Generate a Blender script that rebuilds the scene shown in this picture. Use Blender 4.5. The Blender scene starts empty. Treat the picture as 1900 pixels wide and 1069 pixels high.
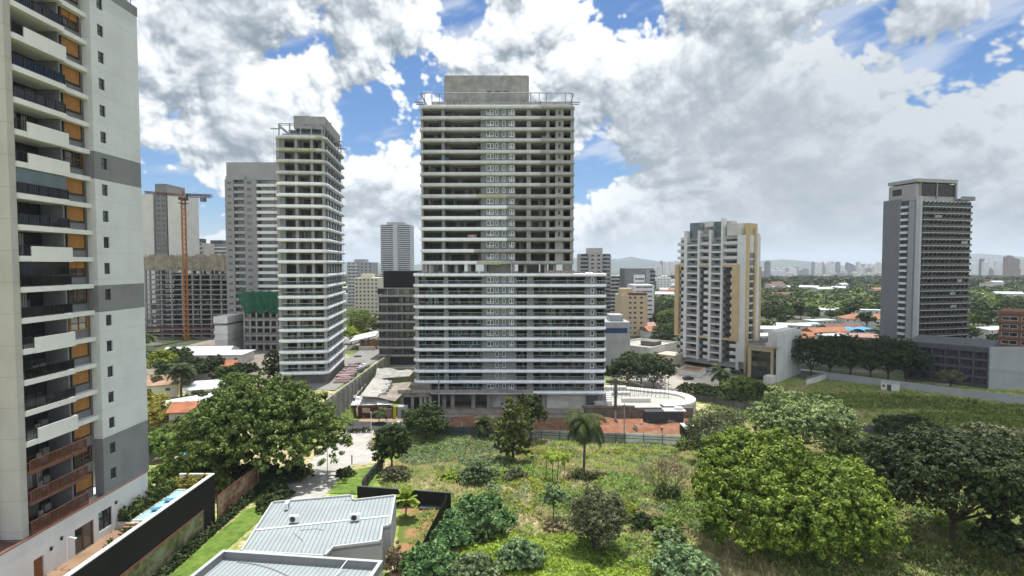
import bpy, math, random
import numpy as np
from mathutils import Vector, Matrix
R = math.radians
scene = bpy.context.scene
COL = scene.collection
# ---------------------------------------------------------------- camera
F, CX, CY, CAMZ, PITCH = 1044.0, 950.0, 534.5, 43.0, R(2.41)
cam_d = bpy.data.cameras.new('camera')
cam_d.sensor_width = 36.0
cam_d.lens = 36.0 * F / 1900.0
cam_d.clip_start, cam_d.clip_end = 0.5, 60000
cam = bpy.data.objects.new('camera', cam_d)
COL.objects.link(cam)
cam.location = (0, 0, CAMZ)
cam.rotation_euler = (R(90) - PITCH, 0, 0)
scene.camera = cam
# ---------------------------------------------------------------- exposure
scene.view_settings.view_transform = 'Standard'
scene.view_settings.look = 'None'
scene.view_settings.exposure = 0.50
scene.view_settings.gamma = 1.0
scene.render.engine = 'CYCLES'
scene.cycles.max_bounces = 6
scene.cycles.diffuse_bounces = 3
scene.cycles.glossy_bounces = 2
scene.cycles.transparent_max_bounces = 8
scene.cycles.volume_bounces = 0
scene.cycles.use_denoising = True
SUN_AZ, SUN_EL = R(6), R(73)
SUN = Vector((math.sin(SUN_AZ) * math.cos(SUN_EL), math.cos(SUN_AZ) * math.cos(SUN_EL), math.sin(SUN_EL)))


# ---------------------------------------------------------------- node shorthand
class NT:
    def __init__(s, nt):
        s.nt = nt
        nt.nodes.clear()

    def n(s, t, **kw):
        nd = s.nt.nodes.new(t)
        for k, v in kw.items():
            setattr(nd, k, v)
        return nd

    def put(s, sock, v):
        if isinstance(v, bpy.types.NodeSocket):
            s.nt.links.new(v, sock)
        elif v is not None:
            if isinstance(v, (tuple, list)) and len(v) == 3 and sock.type == 'RGBA':
                v = (*v, 1)
            sock.default_value = v

    def m(s, op, a, b=None, c=None, clamp=False):
        nd = s.n('ShaderNodeMath', operation=op, use_clamp=clamp)
        for i, v in enumerate((a, b, c)):
            s.put(nd.inputs[i], v)
        return nd.outputs[0]

    def vm(s, op, a, b=None, sc=None):
        nd = s.n('ShaderNodeVectorMath', operation=op)
        s.put(nd.inputs[0], a)
        s.put(nd.inputs[1], b)
        if sc is not None:
            s.put(nd.inputs['Scale'], sc)
        return nd.outputs['Value'] if op in ('DOT_PRODUCT', 'LENGTH') else nd.outputs[0]

    def noise(s, vec, scale, detail=4, rough=0.5, dist=0.0, lac=2.0):
        nd = s.n('ShaderNodeTexNoise')
        s.put(nd.inputs['Vector'], vec)
        nd.inputs['Scale'].default_value = scale
        nd.inputs['Detail'].default_value = detail
        nd.inputs['Roughness'].default_value = rough
        nd.inputs['Distortion'].default_value = dist
        nd.inputs['Lacunarity'].default_value = lac
        return nd.outputs['Fac']

    def voro(s, vec, scale, detail=0, rough=0.5, smooth=None):
        nd = s.n('ShaderNodeTexVoronoi')
        if smooth is not None:
            nd.feature = 'SMOOTH_F1'
            nd.inputs['Smoothness'].default_value = smooth
        s.put(nd.inputs['Vector'], vec)
        nd.inputs['Scale'].default_value = scale
        nd.inputs['Detail'].default_value = detail
        nd.inputs['Roughness'].default_value = rough
        return nd.outputs['Distance']

    def sep(s, vec):
        nd = s.n('ShaderNodeSeparateXYZ')
        s.put(nd.inputs[0], vec)
        return nd.outputs

    def comb(s, x, y, z):
        nd = s.n('ShaderNodeCombineXYZ')
        for i, v in enumerate((x, y, z)):
            s.put(nd.inputs[i], v)
        return nd.outputs[0]

    def ss(s, v, a, b, lo=0.0, hi=1.0):
        nd = s.n('ShaderNodeMapRange', interpolation_type='SMOOTHSTEP')
        s.put(nd.inputs[0], v)
        for i, q in enumerate((a, b, lo, hi)):
            s.put(nd.inputs[i + 1], q)
        return nd.outputs[0]

    def mix(s, f, a, b, mode='MIX'):
        nd = s.n('ShaderNodeMix', data_type='RGBA', blend_type=mode)
        s.put(nd.inputs[0], f)
        s.put(nd.inputs[6], a)
        s.put(nd.inputs[7], b)
        return nd.outputs[2]

    def ramp(s, f, stops):
        nd = s.n('ShaderNodeValToRGB')
        s.put(nd.inputs[0], f)
        e = nd.color_ramp.elements
        while len(e) < len(stops):
            e.new(0.5)
        for el, (p, c) in zip(e, stops):
            el.position = p
            el.color = (*c, 1)
        return nd.outputs[0]


def ray(px, py):
    xu, yu = (px - CX) / F, (CY - py) / F
    c, s_ = math.cos(PITCH), math.sin(PITCH)
    return Vector((xu, c + yu * s_, -s_ + yu * c))


# ---------------------------------------------------------------- sky: Nishita with procedural cumulus over it
world = bpy.data.worlds.new('World')
scene.world = world
world.use_nodes = True
w = NT(world.node_tree)
wout = w.n('ShaderNodeOutputWorld')
bg = w.n('ShaderNodeBackground')
sky = w.n('ShaderNodeTexSky', sky_type='NISHITA')
sky.sun_disc = False
sky.sun_elevation, sky.sun_rotation = SUN_EL, SUN_AZ
sky.air_density, sky.dust_density, sky.ozone_density = 1.0, 0.6, 2.0
D0 = w.n('ShaderNodeTexCoord').outputs['Generated']
# where the deck opens (-) or is heavy (+): a bearing, its angular radius in degrees, the amount
HOLES = [(705, 215, 3.6, -0.238), (745, 110, 2.6, -0.154), (650, 120, 2.2, -0.112), (1200, 75, 3.6, -0.280), (1110, 270, 3.6, -0.252), (1470, 75, 4.5, -0.238), (1620, 50, 4, -0.210),
         (1370, 120, 3, -0.140), (330, 95, 3.5, -0.210), (300, 370, 4, -0.238), (400, 395, 3, -0.168), (560, 30, 2.5, -0.112), (1190, 285, 3.8, -0.238), (870, 15, 2.5, -0.210),
         (660, 290, 2.4, -0.210), (520, 110, 2.2, -0.140), (480, 20, 2, -0.140), (620, 60, 2.2, -0.154), (380, 150, 1.8, -0.112), (1000, 30, 2, -0.140), (1330, 40, 2.4, -0.140), (1560, 130, 2.4, -0.140), (1720, 140, 2.2, -0.112), (1800, 70, 2.5, -0.140), (1280, 250, 2, -0.098), (1090, 340, 2.6, -0.210), (290, 180, 2.5, -0.140), (760, 290, 2.2, -0.140), (1860, 30, 3, -0.140),
         (560, 180, 7, 0.136), (440, 250, 8, 0.170), (930, 120, 8, 0.153), (1250, 180, 6, 0.153), (1300, 360, 9, 0.187), (1600, 330, 14, 0.255), (1450, 230, 7, 0.170),
         (690, 390, 4, 0.153), (1850, 200, 12, 0.187), (420, 60, 6, 0.136), (1150, 420, 6, 0.170), (1000, 60, 6, 0.119), (700, 40, 4, 0.136), (1050, 180, 4, 0.085)]


# ---------------------------------------------------------------- clouds: light-marched fractal cumulus over the dome
def cloud_field(az, el, seed=7):
    rs = np.random.RandomState(seed)
    perm = rs.permutation(4096).astype(np.int32)
    gx, gy = np.cos(np.arange(4096) * 2.399963), np.sin(np.arange(4096) * 2.399963)
    gx, gy = gx.astype(np.float32), gy.astype(np.float32)
    jx, jy = rs.rand(4096).astype(np.float32), rs.rand(4096).astype(np.float32)

    def hsh(i, j):
        return perm[(perm[i & 4095] + j) & 4095]

    def perlin(u, v):
        i, j = np.floor(u).astype(np.int32), np.floor(v).astype(np.int32)
        fu, fv = u - i, v - j
        a, b = fu * fu * fu * (fu * (fu * 6 - 15) + 10), fv * fv * fv * (fv * (fv * 6 - 15) + 10)

        def gr(di, dj):
            h = hsh(i + di, j + dj)
            return gx[h] * (fu - di) + gy[h] * (fv - dj)
        x0 = gr(0, 0) * (1 - a) + gr(1, 0) * a
        x1 = gr(0, 1) * (1 - a) + gr(1, 1) * a
        return (x0 * (1 - b) + x1 * b) * 1.5

    def worley(u, v):
        i, j = np.floor(u).astype(np.int32), np.floor(v).astype(np.int32)
        best = np.full(u.shape, 9.0, np.float32)
        for di in (-1, 0, 1):
            for dj in (-1, 0, 1):
                h = hsh(i + di, j + dj)
                dx, dy = i + di + jx[h] - u, j + dj + jy[h] - v
                best = np.minimum(best, dx * dx + dy * dy)
        return 1.0 - np.clip(np.sqrt(best), 0, 1.2)

    e_ = np.maximum(el, -0.02)
    u = az * 1.9
    v = 1.9 * (1.55 * e_ - 0.55 * e_ * e_) + 0.3
    wu = sum(perlin(u * f * 2 + 3.3, v * f * 2 + 9.1) / f for f in (1, 2, 4))
    wv = sum(perlin(u * f * 2 + 77.3, v * f * 2 + 19.1) / f for f in (1, 2, 4))
    uu, vv = u + wu * 0.045, v + wv * 0.045
    low = sum(perlin(uu * f * 1.3 + 11.7, vv * f * 1.3 + 5.5) * 0.55 ** k for k, f in enumerate((1, 2.1, 4.3)))
    wo = sum(worley(uu * f * 3.2 + 1.3, vv * f * 3.2 + 8.7) * a for f, a in ((1, .42), (2.2, .29), (4.7, .19), (9.6, .115), (20, .07)))
    hi = sum(perlin(uu * f * 14 + 1.7, vv * f * 14 + 2.5) * 0.6 ** k for k, f in enumerate((1, 2.1, 4.2, 8.5)))
    D = 0.36 * low + 1.0 * wo + 0.035 * hi + 0.045
    tex = D.copy()
    B_ = 0.0 * D
    for (px, py, rad, amt) in HOLES:
        c = ray(px, py).normalized()
        ca, ce = math.atan2(c[0], c[1]), math.asin(c[2])
        r2 = (((az - ca) * math.cos(ce)) ** 2 + (el - ce) ** 2) / R(rad) ** 2
        B_ = B_ + amt * np.exp(-r2 * 0.9)
    D = D + np.where(B_ > 0, 0.24 * np.tanh(B_ / 0.24), B_)
    D = D + 0.10 * np.exp(-(el / 0.10) ** 2)
    veil = sum(perlin((u * 1.5 + v * .8) * f + 4, (v * 5 - u * 1.6) * f + 2) * 0.6 ** k for k, f in enumerate((1, 2, 4, 8, 16)))
    return D.astype(np.float32), veil.astype(np.float32), tex.astype(np.float32)


def shift(a, dy, dx):
    # a[row + dy, col + dx] with the border held
    h, w_ = a.shape
    r = np.clip(np.arange(h) + dy, 0, h - 1)
    c = np.clip(np.arange(w_) + dx, 0, w_ - 1)
    return a[r][:, c]


def cloud_layers(az, el, ppd, T=0.50):
    # rows run upward with el; returns cover and brightness, 0..1
    D, veil, tex = cloud_field(az, el)
    t = np.clip(D - T, 0, None)
    cover = np.clip((D - T) / 0.085, 0, 1)
    cover = cover * cover * (3 - 2 * cover)
    dn = np.clip(t / 0.36, 0, 1.2) * np.clip(0.35 + 1.5 * (tex - .28), 0.15, 1.3)
    tau = np.zeros_like(dn)
    k = ppd / 12.0
    for st, wt in ((2, .10), (5, .14), (10, .2), (18, .26), (30, .3), (48, .3)):
        tau += wt * shift(dn, int(round(st * k)), int(round(st * k * .30)))
    lit = np.exp(-1.05 * tau)
    h = 0.55 * np.sqrt(np.clip(t, 0, .35) + 0.006) + 0.85 * tex
    rel = sum((h - shift(h, max(1, int(round(a * k))), int(round(a * k * .45)))) * b for a, b in ((2, .4), (5, .6), (11, 1.0), (24, 1.0)))
    br = 0.49 + 0.56 * lit + 1.0 * rel - 0.10 * np.clip(dn - .6, 0, 1)
    vl = np.clip((veil - 0.0) / 0.8, 0, 1)
    return cover, np.clip(br, 0, 1.1), vl * vl * (3 - 2 * vl)


IW, IH = 4096, 1024


def cloud_image():
    def grid(a0, a1, e0, e1, st):
        a = (np.arange(a0, a1, st) + .5 * st) / IW * 2 * np.pi - np.pi
        e = (np.arange(e0, e1, st) + .5 * st) / IH * np.pi / 2
        A, E = np.meshgrid(a.astype(np.float32), e.astype(np.float32))
        return np.stack(cloud_layers(A, E, IW / 360.0 / st), -1)
    st = 16
    full = np.repeat(np.repeat(grid(0, IW, 0, IH, st), st, 0), st, 1)
    a0, a1, e1 = int(IW * (180 - 50) / 360), int(IW * (180 + 50) / 360), int(IH * 42 / 90)
    full[:e1, a0:a1] = grid(a0, a1, 0, e1, 1)
    px = np.ones((IH, IW, 4), np.float32)
    px[..., :3] = full
    im = bpy.data.images.new('cloud_cover', IW, IH, alpha=False, float_buffer=True)
    im.colorspace_settings.name = 'Non-Color'
    im.pixels.foreach_set(px.ravel())
    im.update()
    im.pack()
    return im


sx, sy, sz = w.sep(D0)
au = w.m('ADD', w.m('DIVIDE', w.m('ARCTAN2', sx, sy), 2 * math.pi), 0.5)
ev = w.m('DIVIDE', w.m('ARCSINE', w.m('MAXIMUM', sz, 0.0)), math.pi / 2)
tex = w.n('ShaderNodeTexImage', image=cloud_image(), interpolation='Cubic', extension='EXTEND')
w.put(tex.inputs[0], w.comb(au, ev, 0.0))
cover, light, veil = w.sep(tex.outputs[0])
CW = 7.6
# a heavier, bluer deck low on the right
drk = w.ss(w.vm('DOT_PRODUCT', D0, tuple(ray(1600, 420).normalized())), math.cos(R(30)), 1.0, 0.0, 0.34)
calm = w.m('MULTIPLY', drk, 2.1, clamp=True)
light = w.m('ADD', w.m('MULTIPLY', light, w.m('SUBTRACT', 1.0, calm)), w.m('MULTIPLY', calm, 0.27), clamp=True)
ccol = w.ramp(light, [(0.0, (0.27, 0.325, 0.385)), (0.35, (0.46, 0.515, 0.565)), (0.62, (0.725, 0.775, 0.815)), (0.92, (0.97, 1.0, 1.03))])
# clouds behind us are front-lit; their boost is added to brighten camera-facing facades
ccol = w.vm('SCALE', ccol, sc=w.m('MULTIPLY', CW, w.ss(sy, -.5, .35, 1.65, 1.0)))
blue = w.mix(1.0, sky.outputs[0], (0.42, 0.62, 0.84), 'MULTIPLY')
blue = w.mix(w.m('MULTIPLY', veil, 0.55), blue, (CW * .8, CW * .83, CW * .86))
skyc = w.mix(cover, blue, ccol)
skyc = w.mix(w.ss(sz, -0.01, 0.09, 0.62, 0.0), skyc, (CW * .52, CW * .60, CW * .66))
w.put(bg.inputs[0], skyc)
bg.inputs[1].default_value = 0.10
w.put(wout.inputs[0], bg.outputs[0])
world.cycles.sampling_method = 'MANUAL'
world.cycles.sample_map_resolution = 512
# ---------------------------------------------------------------- sun
sun_d = bpy.data.lights.new('sun', 'SUN')
sun_d.energy, sun_d.angle, sun_d.color = 4.9, R(0.5), (1.0, 0.97, 0.925)
sun = bpy.data.objects.new('sun', sun_d)
COL.objects.link(sun)
sun.rotation_euler = SUN.to_track_quat('Z', 'Y').to_euler()
sun.location = (60, 20, 150)
# ---------------------------------------------------------------- placing: picture bearings to points of the place
def sm(a, b, x):
    t = min(1.0, max(0.0, (x - a) / (b - a)))
    return t * t * (3 - 2 * t)


def gz(x, y):                      # height of the ground
    near = 7.0 * sm(138, 78, y)
    left = (9.0 * sm(-45.2, -47.2, x) - 3.5 * sm(-67, -74, x)) * sm(112, 150, y)
    far = 26.0 * sm(500, 3000, y) if y > 500 else 0.0
    return near + left * (1 - near / 9.0) - far


def W(px, py, D):                  # the point on a bearing whose distance along y is D
    r = ray(px, py)
    k = D / r.y
    return Vector((r.x * k, D, CAMZ + r.z * k))


def zat(py, D):
    return W(CX, py, D).z


def xat(px, D, py=490):
    return W(px, py, D).x


def gp(px, py):                    # where a bearing meets the ground
    r = ray(px, py)
    t, st = 20.0, 1.0
    while t < 6000:
        if CAMZ + r.z * t <= gz(r.x * t, r.y * t):
            break
        t += st
        st = max(1.0, t * 0.01)
    lo, hi = t - st, t
    for _ in range(24):
        mid = (lo + hi) / 2
        if CAMZ + r.z * mid <= gz(r.x * mid, r.y * mid):
            hi = mid
        else:
            lo = mid
    return Vector((r.x * hi, r.y * hi, gz(r.x * hi, r.y * hi)))


def run(px, c, dx, dy):            # length along (dx, dy) from c to where it meets the bearing px
    k = (px - CX) / F / math.cos(PITCH)
    return (k * c[1] - c[0]) / (dx - k * dy)


# ---------------------------------------------------------------- meshes
class MB:
    def __init__(s):
        s.v, s.f, s.mi, s.M = [], [], [], Matrix()

    def add(s, vs, fs, m=0):
        o = len(s.v)
        s.v += [tuple(s.M @ Vector(p)) for p in vs]
        s.f += [tuple(i + o for i in f) for f in fs]
        s.mi += [m] * len(fs)
        return s

    def box(s, x0, x1, y0, y1, z0, z1, m=0):
        return s.add([(x0, y0, z0), (x1, y0, z0), (x1, y1, z0), (x0, y1, z0), (x0, y0, z1), (x1, y0, z1), (x1, y1, z1), (x0, y1, z1)],
                     [(0, 3, 2, 1), (4, 5, 6, 7), (0, 1, 5, 4), (1, 2, 6, 5), (2, 3, 7, 6), (3, 0, 4, 7)], m)

    def quad(s, a, b, c, d, m=0):
        return s.add([a, b, c, d], [(0, 1, 2, 3)], m)

    def prism(s, poly, z0, z1, m=0):
        n = len(poly)
        vs = [(p[0], p[1], z0) for p in poly] + [(p[0], p[1], z1) for p in poly]
        fs = [(i, (i + 1) % n, n + (i + 1) % n, n + i) for i in range(n)]
        return s.add(vs, fs + [tuple(range(n - 1, -1, -1)), tuple(range(n, 2 * n))], m)

    def tube(s, p0, p1, r0, r1=None, n=6, m=0, cap=True):
        r1 = r0 if r1 is None else r1
        p0, p1 = Vector(p0), Vector(p1)
        d = (p1 - p0).normalized()
        a = d.orthogonal().normalized()
        b = d.cross(a)
        vs = []
        for p, r in ((p0, r0), (p1, r1)):
            for i in range(n):
                t = 2 * math.pi * i / n
                vs.append(p + (a * math.cos(t) + b * math.sin(t)) * r)
        fs = [(i, (i + 1) % n, n + (i + 1) % n, n + i) for i in range(n)]
        if cap:
            fs += [tuple(range(n - 1, -1, -1)), tuple(range(n, 2 * n))]
        return s.add(vs, fs, m)

    def path(s, pts, r, n=5, m=0):
        rs = r if isinstance(r, (list, tuple)) else [r] * len(pts)
        for i in range(len(pts) - 1):
            s.tube(pts[i], pts[i + 1], rs[i], rs[i + 1], n, m)
        return s

    def band(s, poly, prof, m=0):  # poly ccw; prof = (outward offset, z) rings from bottom to top
        n = len(poly)
        P2 = [Vector((p[0], p[1])) for p in poly]
        nr = []
        for i in range(n):
            t = (P2[(i + 1) % n] - P2[i - 1]).normalized()
            nr.append(Vector((t.y, -t.x)))
        vs, fs = [], []
        for o, z in prof:
            vs += [(p.x + q_.x * o, p.y + q_.y * o, z) for p, q_ in zip(P2, nr)]
        for k in range(len(prof) - 1):
            fs += [(k * n + i, k * n + (i + 1) % n, (k + 1) * n + (i + 1) % n, (k + 1) * n + i) for i in range(n)]
        L = (len(prof) - 1) * n
        fs += [tuple(range(n - 1, -1, -1)), tuple(range(L, L + n))]
        return s.add(vs, fs, m)

    def wall(s, u0, u1, z0, z1, holes, th, m=0, y=0.0):   # a wall along x, face at y looking to -y, th thick behind it
        hs = [h for h in holes if h[1] > u0 and h[0] < u1 and h[3] > z0 and h[2] < z1]
        zs = sorted({z0, z1} | {min(max(q_, z0), z1) for h in hs for q_ in h[2:4]})
        for a, b in zip(zs, zs[1:]):
            if b - a < 1e-4:
                continue
            mid = (a + b) / 2
            cuts = sorted((h[0], h[1]) for h in hs if h[2] < mid < h[3])
            x = u0
            for c0, c1 in cuts + [(u1, u1)]:
                if c0 - x > 1e-4:
                    s.box(x, c0, y, y + th, a, b, m)
                x = max(x, c1)
        return s

    def build(s, name, mats, parent=None, loc=(0, 0, 0), rz=0.0, smooth=False):
        me = bpy.data.meshes.new(name)
        me.from_pydata(s.v, [], s.f)
        mats = mats if isinstance(mats, (list, tuple)) else [mats]
        for q_ in mats:
            me.materials.append(q_)
        if len(mats) > 1:
            me.polygons.foreach_set('material_index', s.mi)
        if smooth:
            me.polygons.foreach_set('use_smooth', [True] * len(me.polygons))
            me.set_sharp_from_angle(angle=R(50))
        return link(name, me, parent, loc, rz)


def link(name, me, parent=None, loc=(0, 0, 0), rz=0.0, sc=None):
    o = bpy.data.objects.new(name, me)
    COL.objects.link(o)
    o.location, o.rotation_euler = loc, (0, 0, rz)
    if sc:
        o.scale = sc if isinstance(sc, tuple) else (sc, sc, sc)
    o.parent = parent
    return o


def tag(o, label=None, cat=None, group=None, kind=None):
    for k, v in (('label', label), ('category', cat), ('group', group), ('kind', kind)):
        if v:
            o[k] = v
    return o


def thing(name, label, cat, loc=(0, 0, 0), rz=0.0, group=None):
    return tag(link(name, None, None, loc, rz), label, cat, group)


def copy_thing(o, loc, rz=0.0, label=None, sc=None):
    kids = list(o.children)
    c = o.copy()
    COL.objects.link(c)
    c.location, c.rotation_euler = loc, (0, 0, rz)
    if sc:
        c.scale = (sc, sc, sc) if not isinstance(sc, tuple) else sc
    if label:
        c['label'] = label
    for ch in kids:
        d_ = ch.copy()
        COL.objects.link(d_)
        d_.parent = c
        for gc in ch.children:
            e_ = gc.copy()
            COL.objects.link(e_)
            e_.parent = d_
    return c


def repeat(name, mb, mats, parent, spots, cap=100):   # the same part at many spots (x, y, z[, rz]); past cap they become one part
    first = None
    for sp in spots[:cap]:
        if first is None:
            first = mb.build(name, mats, parent, sp[:3], sp[3] if len(sp) > 3 else 0)
        else:
            link(name, first.data, parent, sp[:3], sp[3] if len(sp) > 3 else 0)
    if len(spots) > cap:
        rest = MB()
        for sp in spots[cap:]:
            rest.M = Matrix.Translation(sp[:3]) @ Matrix.Rotation(sp[3] if len(sp) > 3 else 0, 4, 'Z')
            for f, mi in zip(mb.f, mb.mi):
                rest.add([mb.v[i] for i in f], [tuple(range(len(f)))], mi)
        rest.build(name, mats, parent)['kind'] = 'stuff'


def rrect(x0, x1, y0, y1, r, n=5):
    pts = []
    for cx, cy, a0 in ((x1 - r, y0 + r, -90), (x1 - r, y1 - r, 0), (x0 + r, y1 - r, 90), (x0 + r, y0 + r, 180)):
        for i in range(n + 1):
            a = R(a0 + 90 * i / n)
            pts.append((cx + r * math.cos(a), cy + r * math.sin(a)))
    return pts


# ---------------------------------------------------------------- materials
MATS = {}


def mat(name, col, rough=0.8, var=0.12, scale=0.6, col2=None, streak=0.0, bump=0.0, metal=0.0, spec=0.3, lines=None, detail=5):
    if name in MATS:
        return MATS[name]
    m_ = bpy.data.materials.new(name)
    m_.use_nodes = True
    t = NT(m_.node_tree)
    out = t.n('ShaderNodeOutputMaterial')
    b = t.n('ShaderNodeBsdfPrincipled')
    co = t.n('ShaderNodeTexCoord').outputs['Object']
    n1 = t.noise(co, scale, detail, 0.6)
    c2 = col2 or tuple(q_ * (1 - var * 2.2) for q_ in col)
    f = t.ss(n1, 0.36, 0.68)
    c = t.mix(f, col, c2)
    if var:
        c = t.mix(t.m('MULTIPLY', t.noise(co, scale * 9, 3, 0.6), var * 2), c, tuple(q_ * 0.62 for q_ in col))
    if streak:
        sn = t.noise(t.vm('MULTIPLY', co, (1.6, 1.6, 0.09)), 1.1, 5, 0.65)
        c = t.mix(t.ss(sn, 0.50, 0.72, 0, streak), c, tuple(q_ * 0.42 for q_ in col))
    if lines:                       # (axis, period, width, darkness): joints that run across an axis
        for ax, per, wd, dk in lines:
            v = t.m('FRACT', t.m('DIVIDE', t.sep(co)[ax], per))
            c = t.mix(t.m('MULTIPLY', t.m('LESS_THAN', v, wd / per), dk), c, (0.03, 0.03, 0.03))
    t.put(b.inputs['Base Color'], c)
    b.inputs['Roughness'].default_value = rough
    b.inputs['Metallic'].default_value = metal
    b.inputs['Specular IOR Level'].default_value = spec
    if bump:
        bp = t.n('ShaderNodeBump')
        bp.inputs['Strength'].default_value = bump
        bp.inputs['Distance'].default_value = 0.1
        t.put(bp.inputs['Height'], t.noise(co, scale * 14, 4, 0.7))
        t.put(b.inputs['Normal'], bp.outputs[0])
    t.put(out.inputs[0], b.outputs[0])
    MATS[name] = m_
    return m_


def glass_mat(name, col, rough=0.08, spec=0.9, var=0.5):
    if name in MATS:
        return MATS[name]
    m_ = bpy.data.materials.new(name)
    m_.use_nodes = True
    t = NT(m_.node_tree)
    out = t.n('ShaderNodeOutputMaterial')
    b = t.n('ShaderNodeBsdfPrincipled')
    co = t.n('ShaderNodeTexCoord').outputs['Object']
    rnd = t.n('ShaderNodeObjectInfo').outputs['Random']
    cell = t.n('ShaderNodeTexWhiteNoise')
    t.put(cell.inputs[0], t.vm('FLOOR', t.vm('ADD', t.vm('SCALE', co, sc=0.55), t.comb(rnd, rnd, rnd))))
    f = t.m('MULTIPLY', t.m('POWER', cell.outputs[0], 3.0), var)
    c = t.mix(f, col, (0.30, 0.29, 0.27))
    t.put(b.inputs['Base Color'], c)
    b.inputs['Roughness'].default_value = rough
    b.inputs['Specular IOR Level'].default_value = spec
    t.put(out.inputs[0], b.outputs[0])
    MATS[name] = m_
    return m_


def clear_mat(name, tint, keep=0.72):
    if name in MATS:
        return MATS[name]
    m_ = bpy.data.materials.new(name)
    m_.use_nodes = True
    t = NT(m_.node_tree)
    out = t.n('ShaderNodeOutputMaterial')
    tr, gl, mx = t.n('ShaderNodeBsdfTransparent'), t.n('ShaderNodeBsdfGlossy'), t.n('ShaderNodeMixShader')
    tr.inputs[0].default_value = (*tint, 1)
    gl.inputs['Roughness'].default_value = 0.05
    fr = t.n('ShaderNodeFresnel')
    fr.inputs[0].default_value = 1.5
    t.put(mx.inputs[0], t.m('MULTIPLY', fr.outputs[0], 0.55, clamp=True))
    t.put(mx.inputs[1], tr.outputs[0])
    t.put(mx.inputs[2], gl.outputs[0])
    t.put(out.inputs[0], mx.outputs[0])
    MATS[name] = m_
    return m_


def leaf_mat(name, dark, mid, bright, trans=0.35, rough=0.5):
    if name in MATS:
        return MATS[name]
    m_ = bpy.data.materials.new(name)
    m_.use_nodes = True
    t = NT(m_.node_tree)
    out = t.n('ShaderNodeOutputMaterial')
    b, tl, mx = t.n('ShaderNodeBsdfPrincipled'), t.n('ShaderNodeBsdfTranslucent'), t.n('ShaderNodeMixShader')
    geo = t.n('ShaderNodeNewGeometry')
    co = t.n('ShaderNodeTexCoord').outputs['Object']
    rnd = geo.outputs['Random Per Island']
    patch = t.noise(co, 0.35, 3, 0.6)
    f = t.m('ADD', t.m('MULTIPLY', rnd, 0.55), t.m('MULTIPLY', t.m('SUBTRACT', patch, 0.26), 0.85), clamp=True)
    c = t.ramp(f, [(0.12, dark), (0.5, mid), (0.95, bright)])
    orand = t.n('ShaderNodeObjectInfo').outputs['Random']
    hs = t.n('ShaderNodeHueSaturation')
    t.put(hs.inputs['Hue'], t.m('ADD', 0.485, t.m('MULTIPLY', orand, 0.03)))
    t.put(hs.inputs['Value'], t.m('ADD', 0.86, t.m('MULTIPLY', orand, 0.28)))
    t.put(hs.inputs['Color'], c)
    c = hs.outputs[0]
    t.put(b.inputs['Base Color'], c)
    b.inputs['Roughness'].default_value = rough
    b.inputs['Specular IOR Level'].default_value = 0.15
    t.put(tl.inputs[0], t.mix(1.0, c, (1.0, 1.1, 0.6), 'MULTIPLY'))
    mx.inputs[0].default_value = trans
    t.put(mx.inputs[1], b.outputs[0])
    t.put(mx.inputs[2], tl.outputs[0])
    t.put(out.inputs[0], mx.outputs[0])
    MATS[name] = m_
    return m_


white = mat('white_render', (0.66, 0.66, 0.645), 0.75, 0.05, 0.25, streak=0.10, spec=0.3)
offwhite = mat('off_white_render', (0.62, 0.61, 0.58), 0.8, 0.08, 0.2, streak=0.22)
beige = mat('beige_render', (0.50, 0.46, 0.40), 0.85, 0.06, 0.2, streak=0.12)
tan = mat('tan_render', (0.56, 0.42, 0.24), 0.8, 0.06, 0.25, streak=0.1)
midgrey = mat('mid_grey_render', (0.20, 0.205, 0.215), 0.8, 0.08, 0.3, streak=0.15)
darkgrey = mat('dark_grey_render', (0.075, 0.078, 0.085), 0.8, 0.08, 0.3, streak=0.1)
palegrey = mat('pale_grey_render', (0.36, 0.365, 0.37), 0.8, 0.08, 0.25, streak=0.2)
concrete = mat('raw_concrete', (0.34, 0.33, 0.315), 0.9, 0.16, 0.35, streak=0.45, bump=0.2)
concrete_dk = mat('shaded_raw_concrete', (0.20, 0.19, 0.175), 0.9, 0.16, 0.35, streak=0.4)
block = mat('bare_blockwork', (0.27, 0.235, 0.21), 0.9, 0.14, 0.5, streak=0.2, lines=((2, 0.2, 0.02, 0.25),))
band_white = mat('glossy_white_band', (0.80, 0.825, 0.845), 0.4, 0.04, 0.4, streak=0.10, spec=0.5, lines=((0, 3.1, 0.03, 0.35),))
band_raw = mat('unpainted_band', (0.37, 0.365, 0.355), 0.8, 0.10, 0.4, streak=0.3, lines=((0, 3.1, 0.03, 0.35),))
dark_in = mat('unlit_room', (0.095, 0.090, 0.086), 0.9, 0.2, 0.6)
room = mat('bare_room_plaster', (0.24, 0.22, 0.20), 0.95, 0.2, 0.5)
glass = glass_mat('window_glass', (0.018, 0.024, 0.028))
glass_b = glass_mat('blue_window_glass', (0.02, 0.05, 0.06), var=0.2)
clear = clear_mat('clear_rail_glass', (0.80, 0.86, 0.86))
smoked = clear_mat('smoked_rail_glass', (0.42, 0.44, 0.46))
frame_w = mat('white_window_frame', (0.80, 0.82, 0.82), 0.5, 0.02)
frame_d = mat('dark_window_frame', (0.03, 0.03, 0.032), 0.5, 0.05)
black_metal = mat('black_metal', (0.018, 0.018, 0.02), 0.45, 0.1, spec=0.5)
steel = mat('galvanised_steel', (0.30, 0.31, 0.32), 0.5, 0.15, 0.8, metal=0.5)
wood = mat('orange_timber_slats', (0.40, 0.185, 0.05), 0.6, 0.12, 0.9, lines=((2, 0.11, 0.02, 0.45),), spec=0.3)
rail_brown = mat('brown_metal', (0.16, 0.075, 0.05), 0.55, 0.1)
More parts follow.
